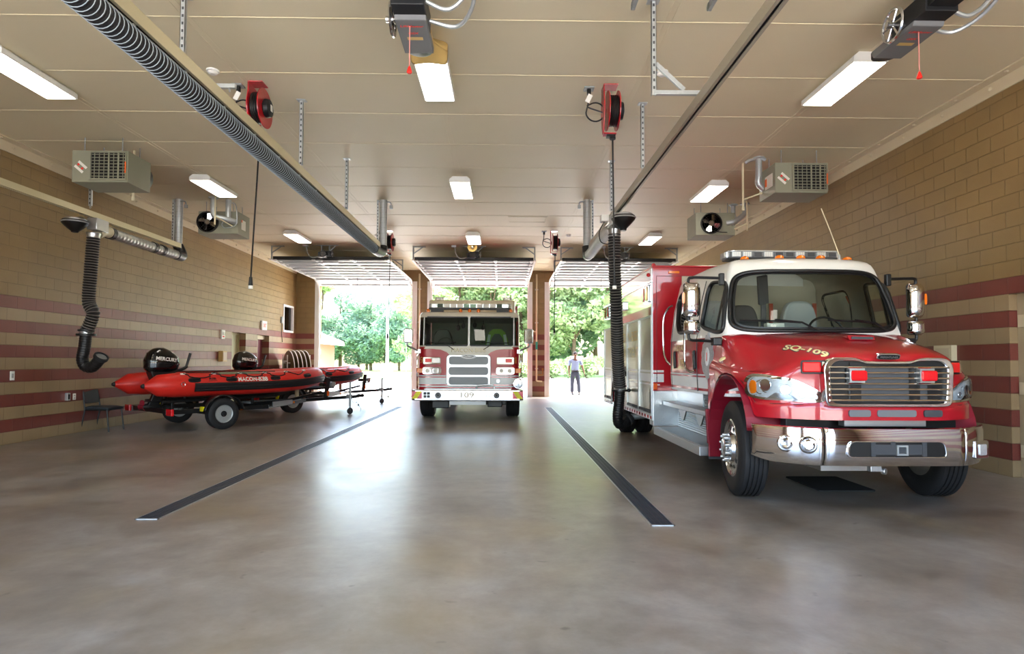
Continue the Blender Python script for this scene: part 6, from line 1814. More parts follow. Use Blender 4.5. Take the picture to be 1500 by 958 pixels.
    k.grid(cowl, 32, 16); mo = k.build('outboard_motor', m['blackgl'], B, smooth=60)
    bvm = bvh_of(mo)
    for s in (-1, 1):
        k = MB(); k.text('MERCURY', (-1.07, s * .3, 1.425), (-s, 0, 0) if s > 0 else (1, 0, 0), (0, 0, 1), w=.42, h=.075, ext=0, bold=.03, shear=.2)
        k.v = [(p[0], p[1], p[2] - .12 * (p[0] + 1.07)) for p in k.v]
        stick(k, bvm, (0, -s, 0), .004, .3); k.build('motor_lettering', m['paper'], mo, smooth=0)
        k = MB(); k.add([(-1.27, s * .3, 1.37), (-.85, s * .3, 1.32), (-.85, s * .3, 1.335), (-1.27, s * .3, 1.385)], [(0, 1, 2, 3)]); stick(k, bvm, (0, -s, 0), .004, .3); k.build('motor_stripe', m['silver'], mo, smooth=0)
    k = MB(); k.prism(round_poly([(-1.36, 1.2), (-.86, 1.2), (-.9, 1.1), (-1.0, .85), (-1.22, .85), (-1.32, 1.08)], .06, 4), (0, -.13, 0), (1, 0, 0), (0, 0, 1), (0, .26, 0)); k.build('motor_bracket', m['black'], mo, smooth=0, bevel=.03)
    k = MB(); k.prism(round_poly([(-1.2, .9), (-1.0, .9), (-1.08, .62), (-1.16, .5), (-1.36, .5), (-1.3, .62)], .04, 4), (0, -.05, 0), (1, 0, 0), (0, 0, 1), (0, .1, 0)); k.build('drive_leg', m['black'], mo, smooth=0, bevel=.02)
    k = MB(); k.box(-1.42, -1.0, -.13, .13, .575, .59); k.build('cavitation_plate', m['black'], mo, smooth=0, bevel=.006)
    k = MB(); k.lathe([(0, -.2), (.05, -.14), (.06, 0), (.055, .12), (.03, .2), (0, .2)], (-1.27, 0, .48), (-1, 0, 0), 16); gc = k.build('gear_case', m['black'], mo)
    k = MB()
    for j in range(3):
        Mx = Matrix.Translation((-1.45, 0, .48)) @ Matrix.Rotation(j * 2 * PI / 3, 4, 'X') @ Matrix.Translation((0, 0, .07)) @ Matrix.Rotation(.6, 4, 'Z')
        k.prism(super_poly(0, 0, .1, .13, 2.4, 16), Mx @ V((0, 0, 0)), Mx.to_3x3() @ V((0, 1, 0)), Mx.to_3x3() @ V((0, 0, 1)), Mx.to_3x3() @ V((.008, 0, 0)))
    k.lathe([(0, -.05), (.04, -.04), (.045, .06), (0, .08)], (-1.45, 0, .48), (-1, 0, 0), 14); k.build('propeller', m['redin'], mo)
    k = MB(); k.tube(catmull([(-.9, -.1, 1.18), (-.75, -.12, 1.22), (-.66, -.13, 1.28)], 5), .03, 8); k.cyl((-.68, -.13, 1.26), (-.60, -.13, 1.55), .024, .028, 10); k.build('tiller', m['black'], mo)
    mo.location = (.34, 0, -.02)
    return B

def trailer_thing(loc, rz, label, group):
    m = M_
    T = thing('boat_trailer', label, 'trailer', loc, rz, group)
    k = MB()
    for s in (-1, 1):
        k.bar((-1.0, s * .8, .38), (1.1, s * .8, .38), .05, .09); k.bar((1.1, s * .8, .38), (2.5, s * .06, .42), .05, .09)
    k.bar((-.95, -1.0, .4), (-.95, 1.0, .4), .08, .09); k.bar((0, -.95, .3), (0, .95, .3), .08, .08); k.bar((1.0, -.8, .38), (1.0, .8, .38), .06, .08)
    k.bar((1.2, 0, .4), (4.05, 0, .44), .07, .08)
    k.bar((2.1, 0, .44), (3.0, 0, .6), .06, .06)
    k.build('frame', m['trailer'], T, smooth=0, bevel=.006)
    for s in (-1, 1):
        k = MB(); k.bar((-.9, s * .38, .56), (1.6, s * .3, .58), .09, .05); k.bar((-.7, s * .38, .4), (-.7, s * .38, .55), .05, .05); k.bar((1.0, s * .33, .4), (1.0, s * .33, .56), .05, .05); k.build('bunk', m['black'], T, smooth=0, bevel=.008)
        w = tyre_mb(.31, .2, .175, 3, n=36).build('wheel', m['rubber'], T, smooth=35); w.rotation_euler = (0, 0, PI / 2); w.location = (0, s * 1.0, .31)
        k = MB(); o = -s * -1
        for q in (-1, 1):
            pass
        ax = V((s, 0, 0))
        k.lathe([(.185, .07), (.18, .085), (.15, .06), (.14, .03), (.11, .055), (.07, .06), (.06, .07)], (0, 0, 0), ax, 28); k.lathe([(.176, -.08), (.16, -.02), (0, -.02)], (0, 0, 0), ax, 28); r = k.build('rim', m['galv'], w)
        k = MB(); k.lathe([(0, .06), (.062, .06), (.06, .075), (.036, .08), (.036, .12), (0, .122)], (0, 0, 0), ax, 20); k.build('hub', m['darkmetal'], r)
        for j in range(10):
            a = 2 * PI * j / 10; k = MB(); k.lathe([(0, .003), (.02, .003), (.022, 0)], (s * .058, .126 * math.cos(a), .126 * math.sin(a)), ax, 8); k.build('rim_slot', m['black'], r)
        k = MB()
        def fen(u, v, s=s):
            a = PI * (.04 + .92 * u); return (-.40 * math.cos(a), s * (.87 + .26 * v), .33 + .355 * math.sin(a))
        k.grid(fen, 20, 2); f = k.build('fender', m['trailer'], T, smooth=50, solid=.012)
        k = MB(); k.box(-.42, -.36, s * 1.0 - .05, s * 1.0 + .05, .38, .47); k.build('fender_marker', m['yellow'], f, smooth=0)
        k = MB(); k.box(-1.03, -.98, s * 1.0 - .14, s * 1.0 + .1, .33, .46); k.build('tail_lamp', m['redlens'], T, smooth=0, bevel=.01)
        k = MB(); k.cb((.5, s * .835, .37), (.06, .03, .04)); k.cb((2.0, s * .34, .41), (.06, .04, .04)); k.build('amber_reflector', m['amber'], T, smooth=0)
    k = MB(); k.bar((3.12, 0, .42), (3.2, 0, .95), .07, .09); k.box(3.1, 3.34, -.06, .06, .68, .72); k.build('winch_post', m['trailer'], T, smooth=0, bevel=.006)
    k = MB(); k.cyl((3.28, -.09, .79), (3.28, .09, .79), .06, n=16); k.box(3.22, 3.34, -.1, -.09, .72, .84); k.box(3.22, 3.34, .09, .1, .72, .84); k.build('winch', m['galv'], T, smooth=30)
    k = MB(); k.cyl((3.02, -.07, .78), (3.02, .07, .78), .05, n=14); k.build('bow_roller', m['black'], T)
    k = MB(); k.cb((3.15, -.06, .56), (.03, .05, .12)); k.build('post_reflector', m['orange'], T, smooth=0)
    k = MB(); k.box(2.55, 2.62, .4, .47, .4, 1.12); k.bar((2.2, .1, .42), (2.6, .43, .42), .05, .05); k.build('guide_post', m['pvc'], T, smooth=0)
    k = MB(); k.bar((4.0, 0, .44), (4.22, 0, .46), .08, .07); k.ball((4.26, 0, .46), .05, 12, (1.3, 1, 1)); k.bar((4.08, 0, .48), (4.2, 0, .52), .03, .02); k.build('coupler', m['trailer'], T, smooth=30)
    k = MB(); k.cyl((3.78, -.12, .2), (3.78, -.12, .82), .032, n=12); k.cyl((3.78, -.12, .1), (3.78, -.12, .22), .022, n=10); k.cb((3.78, -.08, .46), (.12, .1, .1)); k.bar((3.78, -.12, .82), (3.9, -.12, .84), .02, .02); j = k.build('tongue_jack', m['galv'], T, smooth=30)
    k = MB(); k.lathe([(.03, -.025), (.075, -.025), (.085, -.015), (.085, .015), (.075, .025), (.03, .025)], (3.78, -.12, .085), (0, 1, 0), 20, True); k.lathe([(0, -.02), (.03, -.02), (.03, .02), (0, .02)], (3.78, -.12, .085), (0, 1, 0), 12); k.build('jack_wheel', m['dgrey'], j)
    k = MB(); k.tube(catmull([(3.95, .05, .42), (4.0, .03, .28), (4.1, .0, .3), (4.12, -.02, .42)], 5), .008, 5); k.tube(catmull([(3.98, -.05, .42), (4.08, -.08, .22), (4.14, -.1, .12), (4.12, -.1, .05)], 5), .007, 5); k.cb((4.08, -.08, .22), (.04, .03, .06)); k.build('safety_chain', m['galv'], T)
    # side panel plate on the near rail
    k = MB(); k.box(1.2, 1.9, -.9, -.86, .35, .46); k.v = [(p[0], p[1] + (p[0] - 1.1) * .53, p[2] + .02) for p in k.v]; k.build('rail_plate', m['galvd'], T, smooth=0)
    return T

BA = math.atan2(.777, .629)
b1 = boat_thing((-6.45, 12.97, 0), BA, 'nearer red inflatable boat with black outboard, resting on its trailer beside the chair', 'red inflatable rescue boats')
t1 = trailer_thing((-6.45, 12.97, 0), BA, 'black trailer under the nearer red inflatable boat', 'boat trailers')
b2 = copy_tree(b1); b2.location = (-6.39, 16.8, 0); b2['label'] = 'farther red inflatable boat mostly hidden behind the first, bow by the open door'
t2 = copy_tree(t1); t2.location = (-6.39, 16.8, 0); t2['label'] = 'black trailer under the farther red inflatable boat by the open door'
# ------------------------------------------------------------------ small things in the bay
def misc():
    m = M_
    # trench drains set in the floor
    for x, y0, y1, lb in ((-3.1, 5.36, 18.35, 'long dark trench drain grate in the floor on the boats side'), (1.36, 5.15, 18.15, 'long dark trench drain grate in the floor beside the squad truck')):
        r = thing('trench_drain', lb, 'floor drain', (x, y0, 0), 0, 'floor drains'); L = y1 - y0
        b = MB(); w = .105
        b.box(-w, -w + .014, 0, L, 0, .006); b.box(w - .014, w, 0, L, 0, .006); b.box(-w, w, 0, .014, 0, .006); b.box(-w, w, L - .014, L, 0, .006); b.build('edge_frame', m['alu'], r, smooth=0)
        b = MB(); b.box(-w + .014, w - .014, .014, L - .014, 0, .002); g = b.build('channel', m['black'], r, smooth=0)
        b = MB(); k = .03
        while k < L - .03:
            b.box(-w + .016, w - .016, k, k + .016, .002, .005); k += .028
        for xx in (-.05, 0, .05):
            b.box(xx - .006, xx + .006, .014, L - .014, .002, .0055)
        b.build('grate', m['drain'], r, smooth=0)
    # chair against the wall
    c = thing('side_chair', 'dark slate armless side chair standing against the striped block wall', 'chair', (-7.83, 12.02, 0), PI / 2)
    # local: faces -y; x across
    b = MB()
    def seat(u, v):
        x, y = (u - .5) * .47, (v - .5) * .46
        return (x * (1 - .06 * (v > .5)), y, .455 - .02 * (2 * (v - .45)) ** 2 * (v < .45) * 1.4 + .012 * math.sin(u * PI))
    b.grid(seat, 10, 10); b.build('seat', m['vinyl'], c, solid=.05, bevel=.012)
    b = MB(); po = rrect(.44, .32, .07, 5, 0, .70); b.prism(po, (0, .215, 0), (1, 0, 0), (0, 0, 1), (0, .04, 0)); b.v = [(p[0], p[1] + .06 * (p[2] - .54) / .3 + .035 * (1 - (p[0] / .22) ** 2), p[2]) for p in b.v]; b.build('backrest', m['vinyl'], c, smooth=40, bevel=.012)
    for s in (-1, 1):
        b = MB(); b.tube(catmull([(s * .22, .30, 0), (s * .22, .26, .22), (s * .22, .225, .43), (s * .215, .25, .6), (s * .2, .275, .72)], 5), .013, 8); b.build('rear_leg', m['black'], c)
        b = MB(); b.tube(catmull([(s * .23, -.25, 0), (s * .225, -.22, .25), (s * .22, -.2, .41)], 5), .013, 8); b.build('front_leg', m['black'], c)
        b = MB(); b.tube([(s * .22, -.2, .42), (s * .22, .22, .42)], .012, 8); b.build('side_rail', m['black'], c)
    b = MB(); b.tube([(-.22, -.19, .415), (.22, -.19, .415)], .011, 8); b.build('front_rail', m['black'], c)
    # wall fittings on the boats wall
    X = -8.1
    def plate(nm, y, z, w, h, d, mt, lb, cat, extra=None, x=X, s=1):
        r = thing(nm, lb, cat, (x, y, z))
        b = MB(); b.box(min(0, s * d), max(0, s * d), -w / 2, w / 2, -h / 2, h / 2); b.build('cover', m[mt], r, smooth=0, bevel=.004)
        if extra:
            extra(r, s * d)
        return r
    def sockets(r, d):
        for z in (-.022, .022):
            b = MB(); b.box(d, d + .003, -.016, .016, z - .014, z + .014); b.build('socket', m['lgrey'], r, smooth=0)
    def toggle(r, d):
        b = MB(); b.box(d, d + .006, -.018, .018, -.035, .035); b.build('rocker', m['lgrey'], r, smooth=0)
    plate('wall_switch', 10.1, 1.12, .09, .15, .012, 'white', 'white wall switch on the wide red stripe before the chair', 'switch', toggle)
    plate('wall_outlet', 11.36, .70, .085, .14, .05, 'alu', 'grey metal outlet box low on the wall beside the chair', 'outlet', lambda r, d: (MB().box(d, d + .004, -.02, .02, -.045, .045).build('socket', m['black'], r, smooth=0)))
    plate('wall_outlet', 11.56, .69, .075, .12, .012, 'paper', 'white wall outlet low on the wall right behind the chair back', 'outlet', sockets)
    def strobe(r, d):
        b = MB(); b.box(d, d + .03, -.05, .05, -.02, .06); b.build('strobe_lens', m['clear'], r, smooth=0, bevel=.006)
        b = MB(); b.box(d, d + .006, -.05, .05, -.08, -.04); b.build('horn_grille', m['redcap'], r, smooth=0)
    plate('alarm_strobe', 17.5, 2.13, .2, .26, .05, 'white', 'white fire alarm strobe on the wall beside the pale door', 'alarm', strobe)
    plate('junction_box', 17.45, 1.5, .26, .3, .13, 'horn', 'tan steel box on the wall above the nearer outboard motor', 'box', lambda r, d: MB().box(d, d + .005, -.1, .1, -.12, .12).build('box_lid', m['steelpaint'], r, smooth=0))
    def exitface(r, d):
        b = MB(); b.text('EXIT', (d + .003, 0, 0), (0, 1, 0), (0, 0, 1), w=.26, h=.13, ext=0, bold=.03); b.build('exit_letters', m['redcap'], r, smooth=0)
    plate('exit_sign', 20.45, 2.56, .4, .3, .07, 'white', 'white exit sign above the dark red door', 'exit sign', exitface)
    plate('wall_intercom', 22.1, 2.86, .1, .24, .06, 'galvd', 'small grey box with cable on the wall beside the high window', 'box', lambda r, d: MB().tube(catmull([(d * .5, 0, -.12), (d * .5, .02, -.5), (d * .4, .12, -.8)], 5), .012, 6).build('cable', m['black'], r))
    plate('electric_panel', 8.33, 1.42, .34, .42, .08, 'pvc', 'cream electrical box on the wall beyond the truck fender', 'box', lambda r, d: MB().box(d - .004, d, -.13, .13, -.17, .17).build('panel_door', m['steelpaint'], r, smooth=0), XR, -1)
    # conduits on the piers between the doors
    r = thing('conduit', 'cream pipe with a green section running down the pier beside the truck bay door', 'pipe', (1.31, 23.62, 0))
    b = MB(); b.tube([(0, 0, 4.8), (0, 0, .62)], .035, 10); b.tube([(0, 0, .62), (.22, 0, .6)], .03, 8); b.tube([(-.14, 0, 2.55), (0, 0, 2.55)], .025, 8); b.build('pipe', m['pvc'], r)
    b = MB(); b.cyl((0, 0, 1.85), (0, 0, 2.15), .043, n=12); b.build('green_sleeve', m['teal'], r)
    b = MB(); b.tube([(.05, 0, .86), (.24, 0, .86), (.24, 0, 1.05)], .024, 8); b.cyl((.24, -.02, 1.05), (.24, -.02, 1.12), .04, n=10); b.build('tap', m['copper'], r)
    for z in (1.1, 2.9, 4.2):
        b = MB(); b.box(-.06, .06, 0, .06, z - .02, z + .02); b.build('pipe_clip', m['galv'], r, smooth=0)
    r = thing('conduit', 'cream pipe running down the pier beside the fire engine mirror', 'pipe', (-3.28, 23.62, 0))
    b = MB(); b.tube([(0, 0, 4.8), (0, 0, .5)], .035, 10); b.build('pipe', m['pvc'], r)
    for z in (1.1, 2.9, 4.2):
        b = MB(); b.box(-.06, .06, 0, .06, z - .02, z + .02); b.build('pipe_clip', m['galv'], r, smooth=0)
    # floor mat under the truck
    b = MB(); b.prism(rrect(.62, .8, .03, 3), (3.72, 6.9, 0), (1, 0, 0), (0, 1, 0), (0, 0, .012)); tag(b.build('drip_mat', m['mat'], None, smooth=0), 'black rubber mat lying on the floor under the squad truck', 'mat')
    # cart of round folding tables by the far corner
    r = thing('table_cart', 'white tubular cart holding round folding tables near the far corner', 'cart', (-7.45, 21.6, 0), -math.radians(55))
    b = MB()
    for x in (-.32, .25):
        for y in (-.28, .5):
            b.tube([(x, y, .1), (x, y, 1.58)], .022, 8)
    for y in (-.28, .5):
        b.tube([(-.32, y, 1.36), (.25, y, 1.36)], .018, 8)
    for x in (-.32, .25):
        b.tube([(x, -.28, 1.3), (x, .5, 1.3)], .018, 8)
    b.box(-.4, .33, -.34, .56, .1, .16); b.build('cart_frame', m['white'], r, smooth=30)
    for x in (-.34, .27):
        for y in (-.26, .48):
            b = MB(); b.lathe([(0, -.02), (.05, -.02), (.05, .02), (0, .02)], (x, y, .05), (1, 0, 0), 14); b.build('caster', m['dgrey'], r)
    for k in range(5):
        t = thing('folding_table', ('brown round folding table at the front of the white cart', 'round folding table second in the white cart', 'round folding table in the middle of the white cart', 'round folding table fourth in the white cart', 'round folding table at the back of the white cart')[k], 'table', (-7.45 + .82 * (.14 * k - .17), 21.6 + .57 * (.14 * k - .17), .165), -math.radians(55), 'round folding tables on the cart')
        b = MB(); b.lathe([(0, -.012), (.78, -.012), (.785, 0), (.78, .012), (0, .012)], (0, 0, .785), (0, 1, 0), 40); b.build('tabletop', m['wood'], t)
        b = MB(); b.lathe([(.775, -.016), (.795, -.012), (.795, .012), (.775, .016)], (0, 0, .785), (0, 1, 0), 40, True); b.build('edge_band', m['paper'], t)
        b = MB(); b.bar((-.3, -.03, .5), (.3, -.03, .5), .03, .03); b.bar((-.3, -.03, 1.05), (.3, -.03, 1.05), .03, .03); b.tube([(-.2, -.035, .5), (-.2, -.035, 1.05)], .014, 6); b.tube([(.2, -.035, .5), (.2, -.035, 1.05)], .014, 6); b.build('folded_leg', m['dgrey'], t, smooth=0)

# ------------------------------------------------------------------ the man outside
def add_skin_layer(me):
    bm = bmesh.new(); bm.from_mesh(me); bm.verts.layers.skin.verify(); bm.to_mesh(me); bm.free()

def skin_mesh(name, joints, edges, mat_, parent, levels=2, root=0):
    me = bpy.data.meshes.new(name); me.from_pydata([j[:3] for j in joints], edges, [])
    add_skin_layer(me); me.materials.append(mat_)
    ob = bpy.data.objects.new(name, me); COL.objects.link(ob)
    lay = me.skin_vertices[0].data
    for i, j in enumerate(joints):
        lay[i].radius = (j[3], j[4] if len(j) > 4 else j[3]); lay[i].use_root = (i == root)
    sk = ob.modifiers.new('skin', 'SKIN'); sk.use_smooth_shade = True; sk.branch_smoothing = .4
    sb = ob.modifiers.new('sub', 'SUBSURF'); sb.levels = levels; sb.render_levels = levels
    dg = bpy.context.evaluated_depsgraph_get()
    m2 = bpy.data.meshes.new_from_object(ob.evaluated_get(dg)); bpy.data.objects.remove(ob)
    m2.name = name; m2.materials.clear(); m2.materials.append(mat_)
    m2.polygons.foreach_set('use_smooth', [True] * len(m2.polygons))
    o = bpy.data.objects.new(name, m2); COL.objects.link(o); o.parent = parent
    return o

def person():
    m = M_
    # faces the room (-y); his right is -x in the picture
    T = thing('person', 'man in pale blue shirt and navy trousers standing outside the truck bay door', 'person', (3.0, 25.15, 0))
    # body: one continuous surface (head, neck, torso, arms, hands, legs)
    J = [(0, 0, .98, .13, .095), (0, 0, 1.12, .13, .1), (0, .0, 1.28, .15, .105), (0, .01, 1.42, .15, .1), (0, .01, 1.50, .07, .065), (.005, -.005, 1.56, .056, .058), (.01, -.02, 1.63, .07, .088), (.012, -.02, 1.71, .076, .092), (.012, -.01, 1.765, .05, .06),
         (-.19, .01, 1.44, .065, .06), (-.25, .0, 1.2, .05, .047), (-.255, -.03, .95, .036, .033), (-.25, -.045, .885, .03, .022), (-.25, -.05, .83, .035, .018),
         (.19, .01, 1.44, .065, .06), (.285, .0, 1.22, .05, .047), (.35, -.06, 1.0, .036, .033), (.37, -.08, .94, .03, .022), (.38, -.09, .89, .035, .018),
         (-.1, 0, .86, .1, .1), (-.115, -.01, .5, .068, .07), (-.12, .02, .1, .045, .048), (-.12, -.02, .05, .035, .035), (-.125, -.12, .03, .03, .02),
         (.1, 0, .86, .1, .1), (.14, -.02, .5, .068, .07), (.17, .01, .1, .045, .048), (.175, -.03, .05, .035, .035), (.195, -.12, .03, .03, .02)]
    E_ = [(0, 1), (1, 2), (2, 3), (3, 4), (4, 5), (5, 6), (6, 7), (7, 8), (3, 9), (9, 10), (10, 11), (11, 12), (12, 13), (3, 14), (14, 15), (15, 16), (16, 17), (17, 18), (0, 19), (19, 20), (20, 21), (21, 22), (22, 23), (0, 24), (24, 25), (25, 26), (26, 27), (27, 28)]
    # fingers and thumbs, rooted in the palms
    for base, s in ((13, -1), (18, 1)):
        bx, by, bz = J[base][:3]
        for k, (dy, L) in enumerate(((-.03, .075), (-.01, .085), (.01, .08), (.03, .062))):
            i = len(J)
            J += [(bx + s * .004, by + dy, bz - .035, .0095), (bx - s * .004, by + dy - .004, bz - .035 - L * .5, .0088), (bx - s * .018, by + dy - .008, bz - .035 - L, .0075)]
            E_ += [(base, i), (i, i + 1), (i + 1, i + 2)]
        i = len(J)
        J += [(bx - s * .012, by - .04, bz + .01, .011), (bx - s * .02, by - .06, bz - .03, .009)]
        E_ += [(base, i), (i, i + 1)]
    skin_mesh('body', J, E_, m['skin'], T)
    # face, ears, hair: head turned to his left
    hd = Matrix.Translation((.011, -.02, 1.68)) @ Matrix.Rotation(math.radians(28), 4, 'Z')
    def put(mb): mb.v = [tuple(hd @ V(p)) for p in mb.v]; return mb
    b = MB()
    def cap(u, v):
        a = 2 * PI * u; p = v * PI * .56
        return (.083 * math.sin(p) * math.cos(a), .102 * math.sin(p) * math.sin(a) + .012, .02 + .105 * math.cos(p) + (.02 if math.sin(a) < -.3 else -.015) * (v > .8))
    b.grid(cap, 24, 10); put(b).build('hair', m['hair'], T, smooth=60)
    b = MB(); b.ball((0, -.095, -.012), .016, 10, (.8, 1.1, 1.4)); put(b).build('nose', m['skin'], T)
    for s in (-1, 1):
        b = MB(); b.ball((s * .032, -.078, .012), .012, 10); e = put(b).build('eye', m['paper'], T)
        b = MB(); b.ball((s * .032, -.088, .012), .006, 8); put(b).build('pupil', m['black'], e)
        b = MB(); b.ball((s * .08, .005, -.005), .028, 10, (.35, .7, 1.1)); put(b).build('ear', m['skin'], T)
        b = MB(); b.bar((s * .015, -.09, .034), (s * .05, -.078, .034), .006, .007); put(b).build('eyebrow', m['hair'], T, smooth=0)
    b = MB(); b.ball((0, -.085, -.052), .02, 10, (1.3, .5, .35)); put(b).build('lips', m['redin'], T)
    # clothes
    S = [(0, 0, .965, .178, .135), (0, 0, 1.12, .172, .128), (0, 0, 1.28, .182, .13), (0, .01, 1.43, .162, .11), (0, .01, 1.49, .085, .075), (-.2, .01, 1.44, .085, .078), (-.242, .0, 1.28, .076, .07), (-.252, 0, 1.2, .075, .07), (.2, .01, 1.44, .085, .078), (.262, .0, 1.3, .076, .07), (.285, 0, 1.22, .075, .07)]
    skin_mesh('shirt', S, [(0, 1), (1, 2), (2, 3), (3, 4), (3, 5), (5, 6), (6, 7), (3, 8), (8, 9), (9, 10)], m['shirt'], T)
    P = [(0, 0, 1.03, .175, .13), (0, 0, .92, .165, .13), (-.1, 0, .82, .112, .115), (-.115, -.01, .5, .086, .09), (-.12, .015, .2, .076, .08), (-.12, .01, .09, .078, .085), (.1, 0, .82, .112, .115), (.14, -.02, .5, .086, .09), (.168, .0, .2, .076, .08), (.175, .0, .09, .078, .085)]
    skin_mesh('trousers', P, [(0, 1), (1, 2), (2, 3), (3, 4), (4, 5), (1, 6), (6, 7), (7, 8), (8, 9)], m['trouser'], T)
    b = MB(); b.lathe([(.165, -.02), (.181, -.02), (.181, .02), (.165, .02)], (0, 0, .975), n=28, close=True); b.v = [(p[0], p[1] * .78, p[2]) for p in b.v]; b.build('belt', m['black'], T)
    for x, a in ((-.12, -.1), (.18, .2)):
        b = MB()
        def sh(u, v, x=x, a=a):
            t = 2 * PI * u; y = math.cos(t) * .145; w = math.sin(t) * (.05 if y < 0 else .042)
            k = v; h = .1 * (.78 if y < -.02 else 1)
            return (x + (w * math.cos(a) - (y - .05) * -math.sin(a)) * (1 - .55 * max(0, k - .6) / .4), (y - .05) * (1 - .3 * max(0, k - .7) / .3), h * k)
        b.grid(sh, 20, 6); b.build('shoe', m['black'], T, smooth=60, solid=.012)
    return T

# ------------------------------------------------------------------ outdoors
def leaf_mat(name, c1, c2):
    m = bpy.data.materials.new(name); m.use_nodes = True
    nt, N, L, mth, mix, ramp = nodes(m)
    out = nt.nodes['Material Output']; nt.nodes.remove(nt.nodes['Principled BSDF'])
    tc = N('ShaderNodeTexCoord'); no = N('ShaderNodeTexNoise'); no.inputs['Scale'].default_value = 1.2; no.inputs['Detail'].default_value = 4
    L(tc.outputs['Object'], no.inputs['Vector'])
    c = mix(ramp(no.outputs['Fac'], [(.35, (0, 0, 0)), (.65, (1, 1, 1))]), lin(c1), lin(c2))
    d = N('ShaderNodeBsdfDiffuse'); t = N('ShaderNodeBsdfTranslucent'); L(c, d.inputs[0]); L(c, t.inputs[0])
    ms = N('ShaderNodeMixShader'); ms.inputs[0].default_value = .45; L(d.outputs[0], ms.inputs[1]); L(t.outputs[0], ms.inputs[2]); L(ms.outputs[0], out.inputs[0])
    MATS[name] = m
    return m

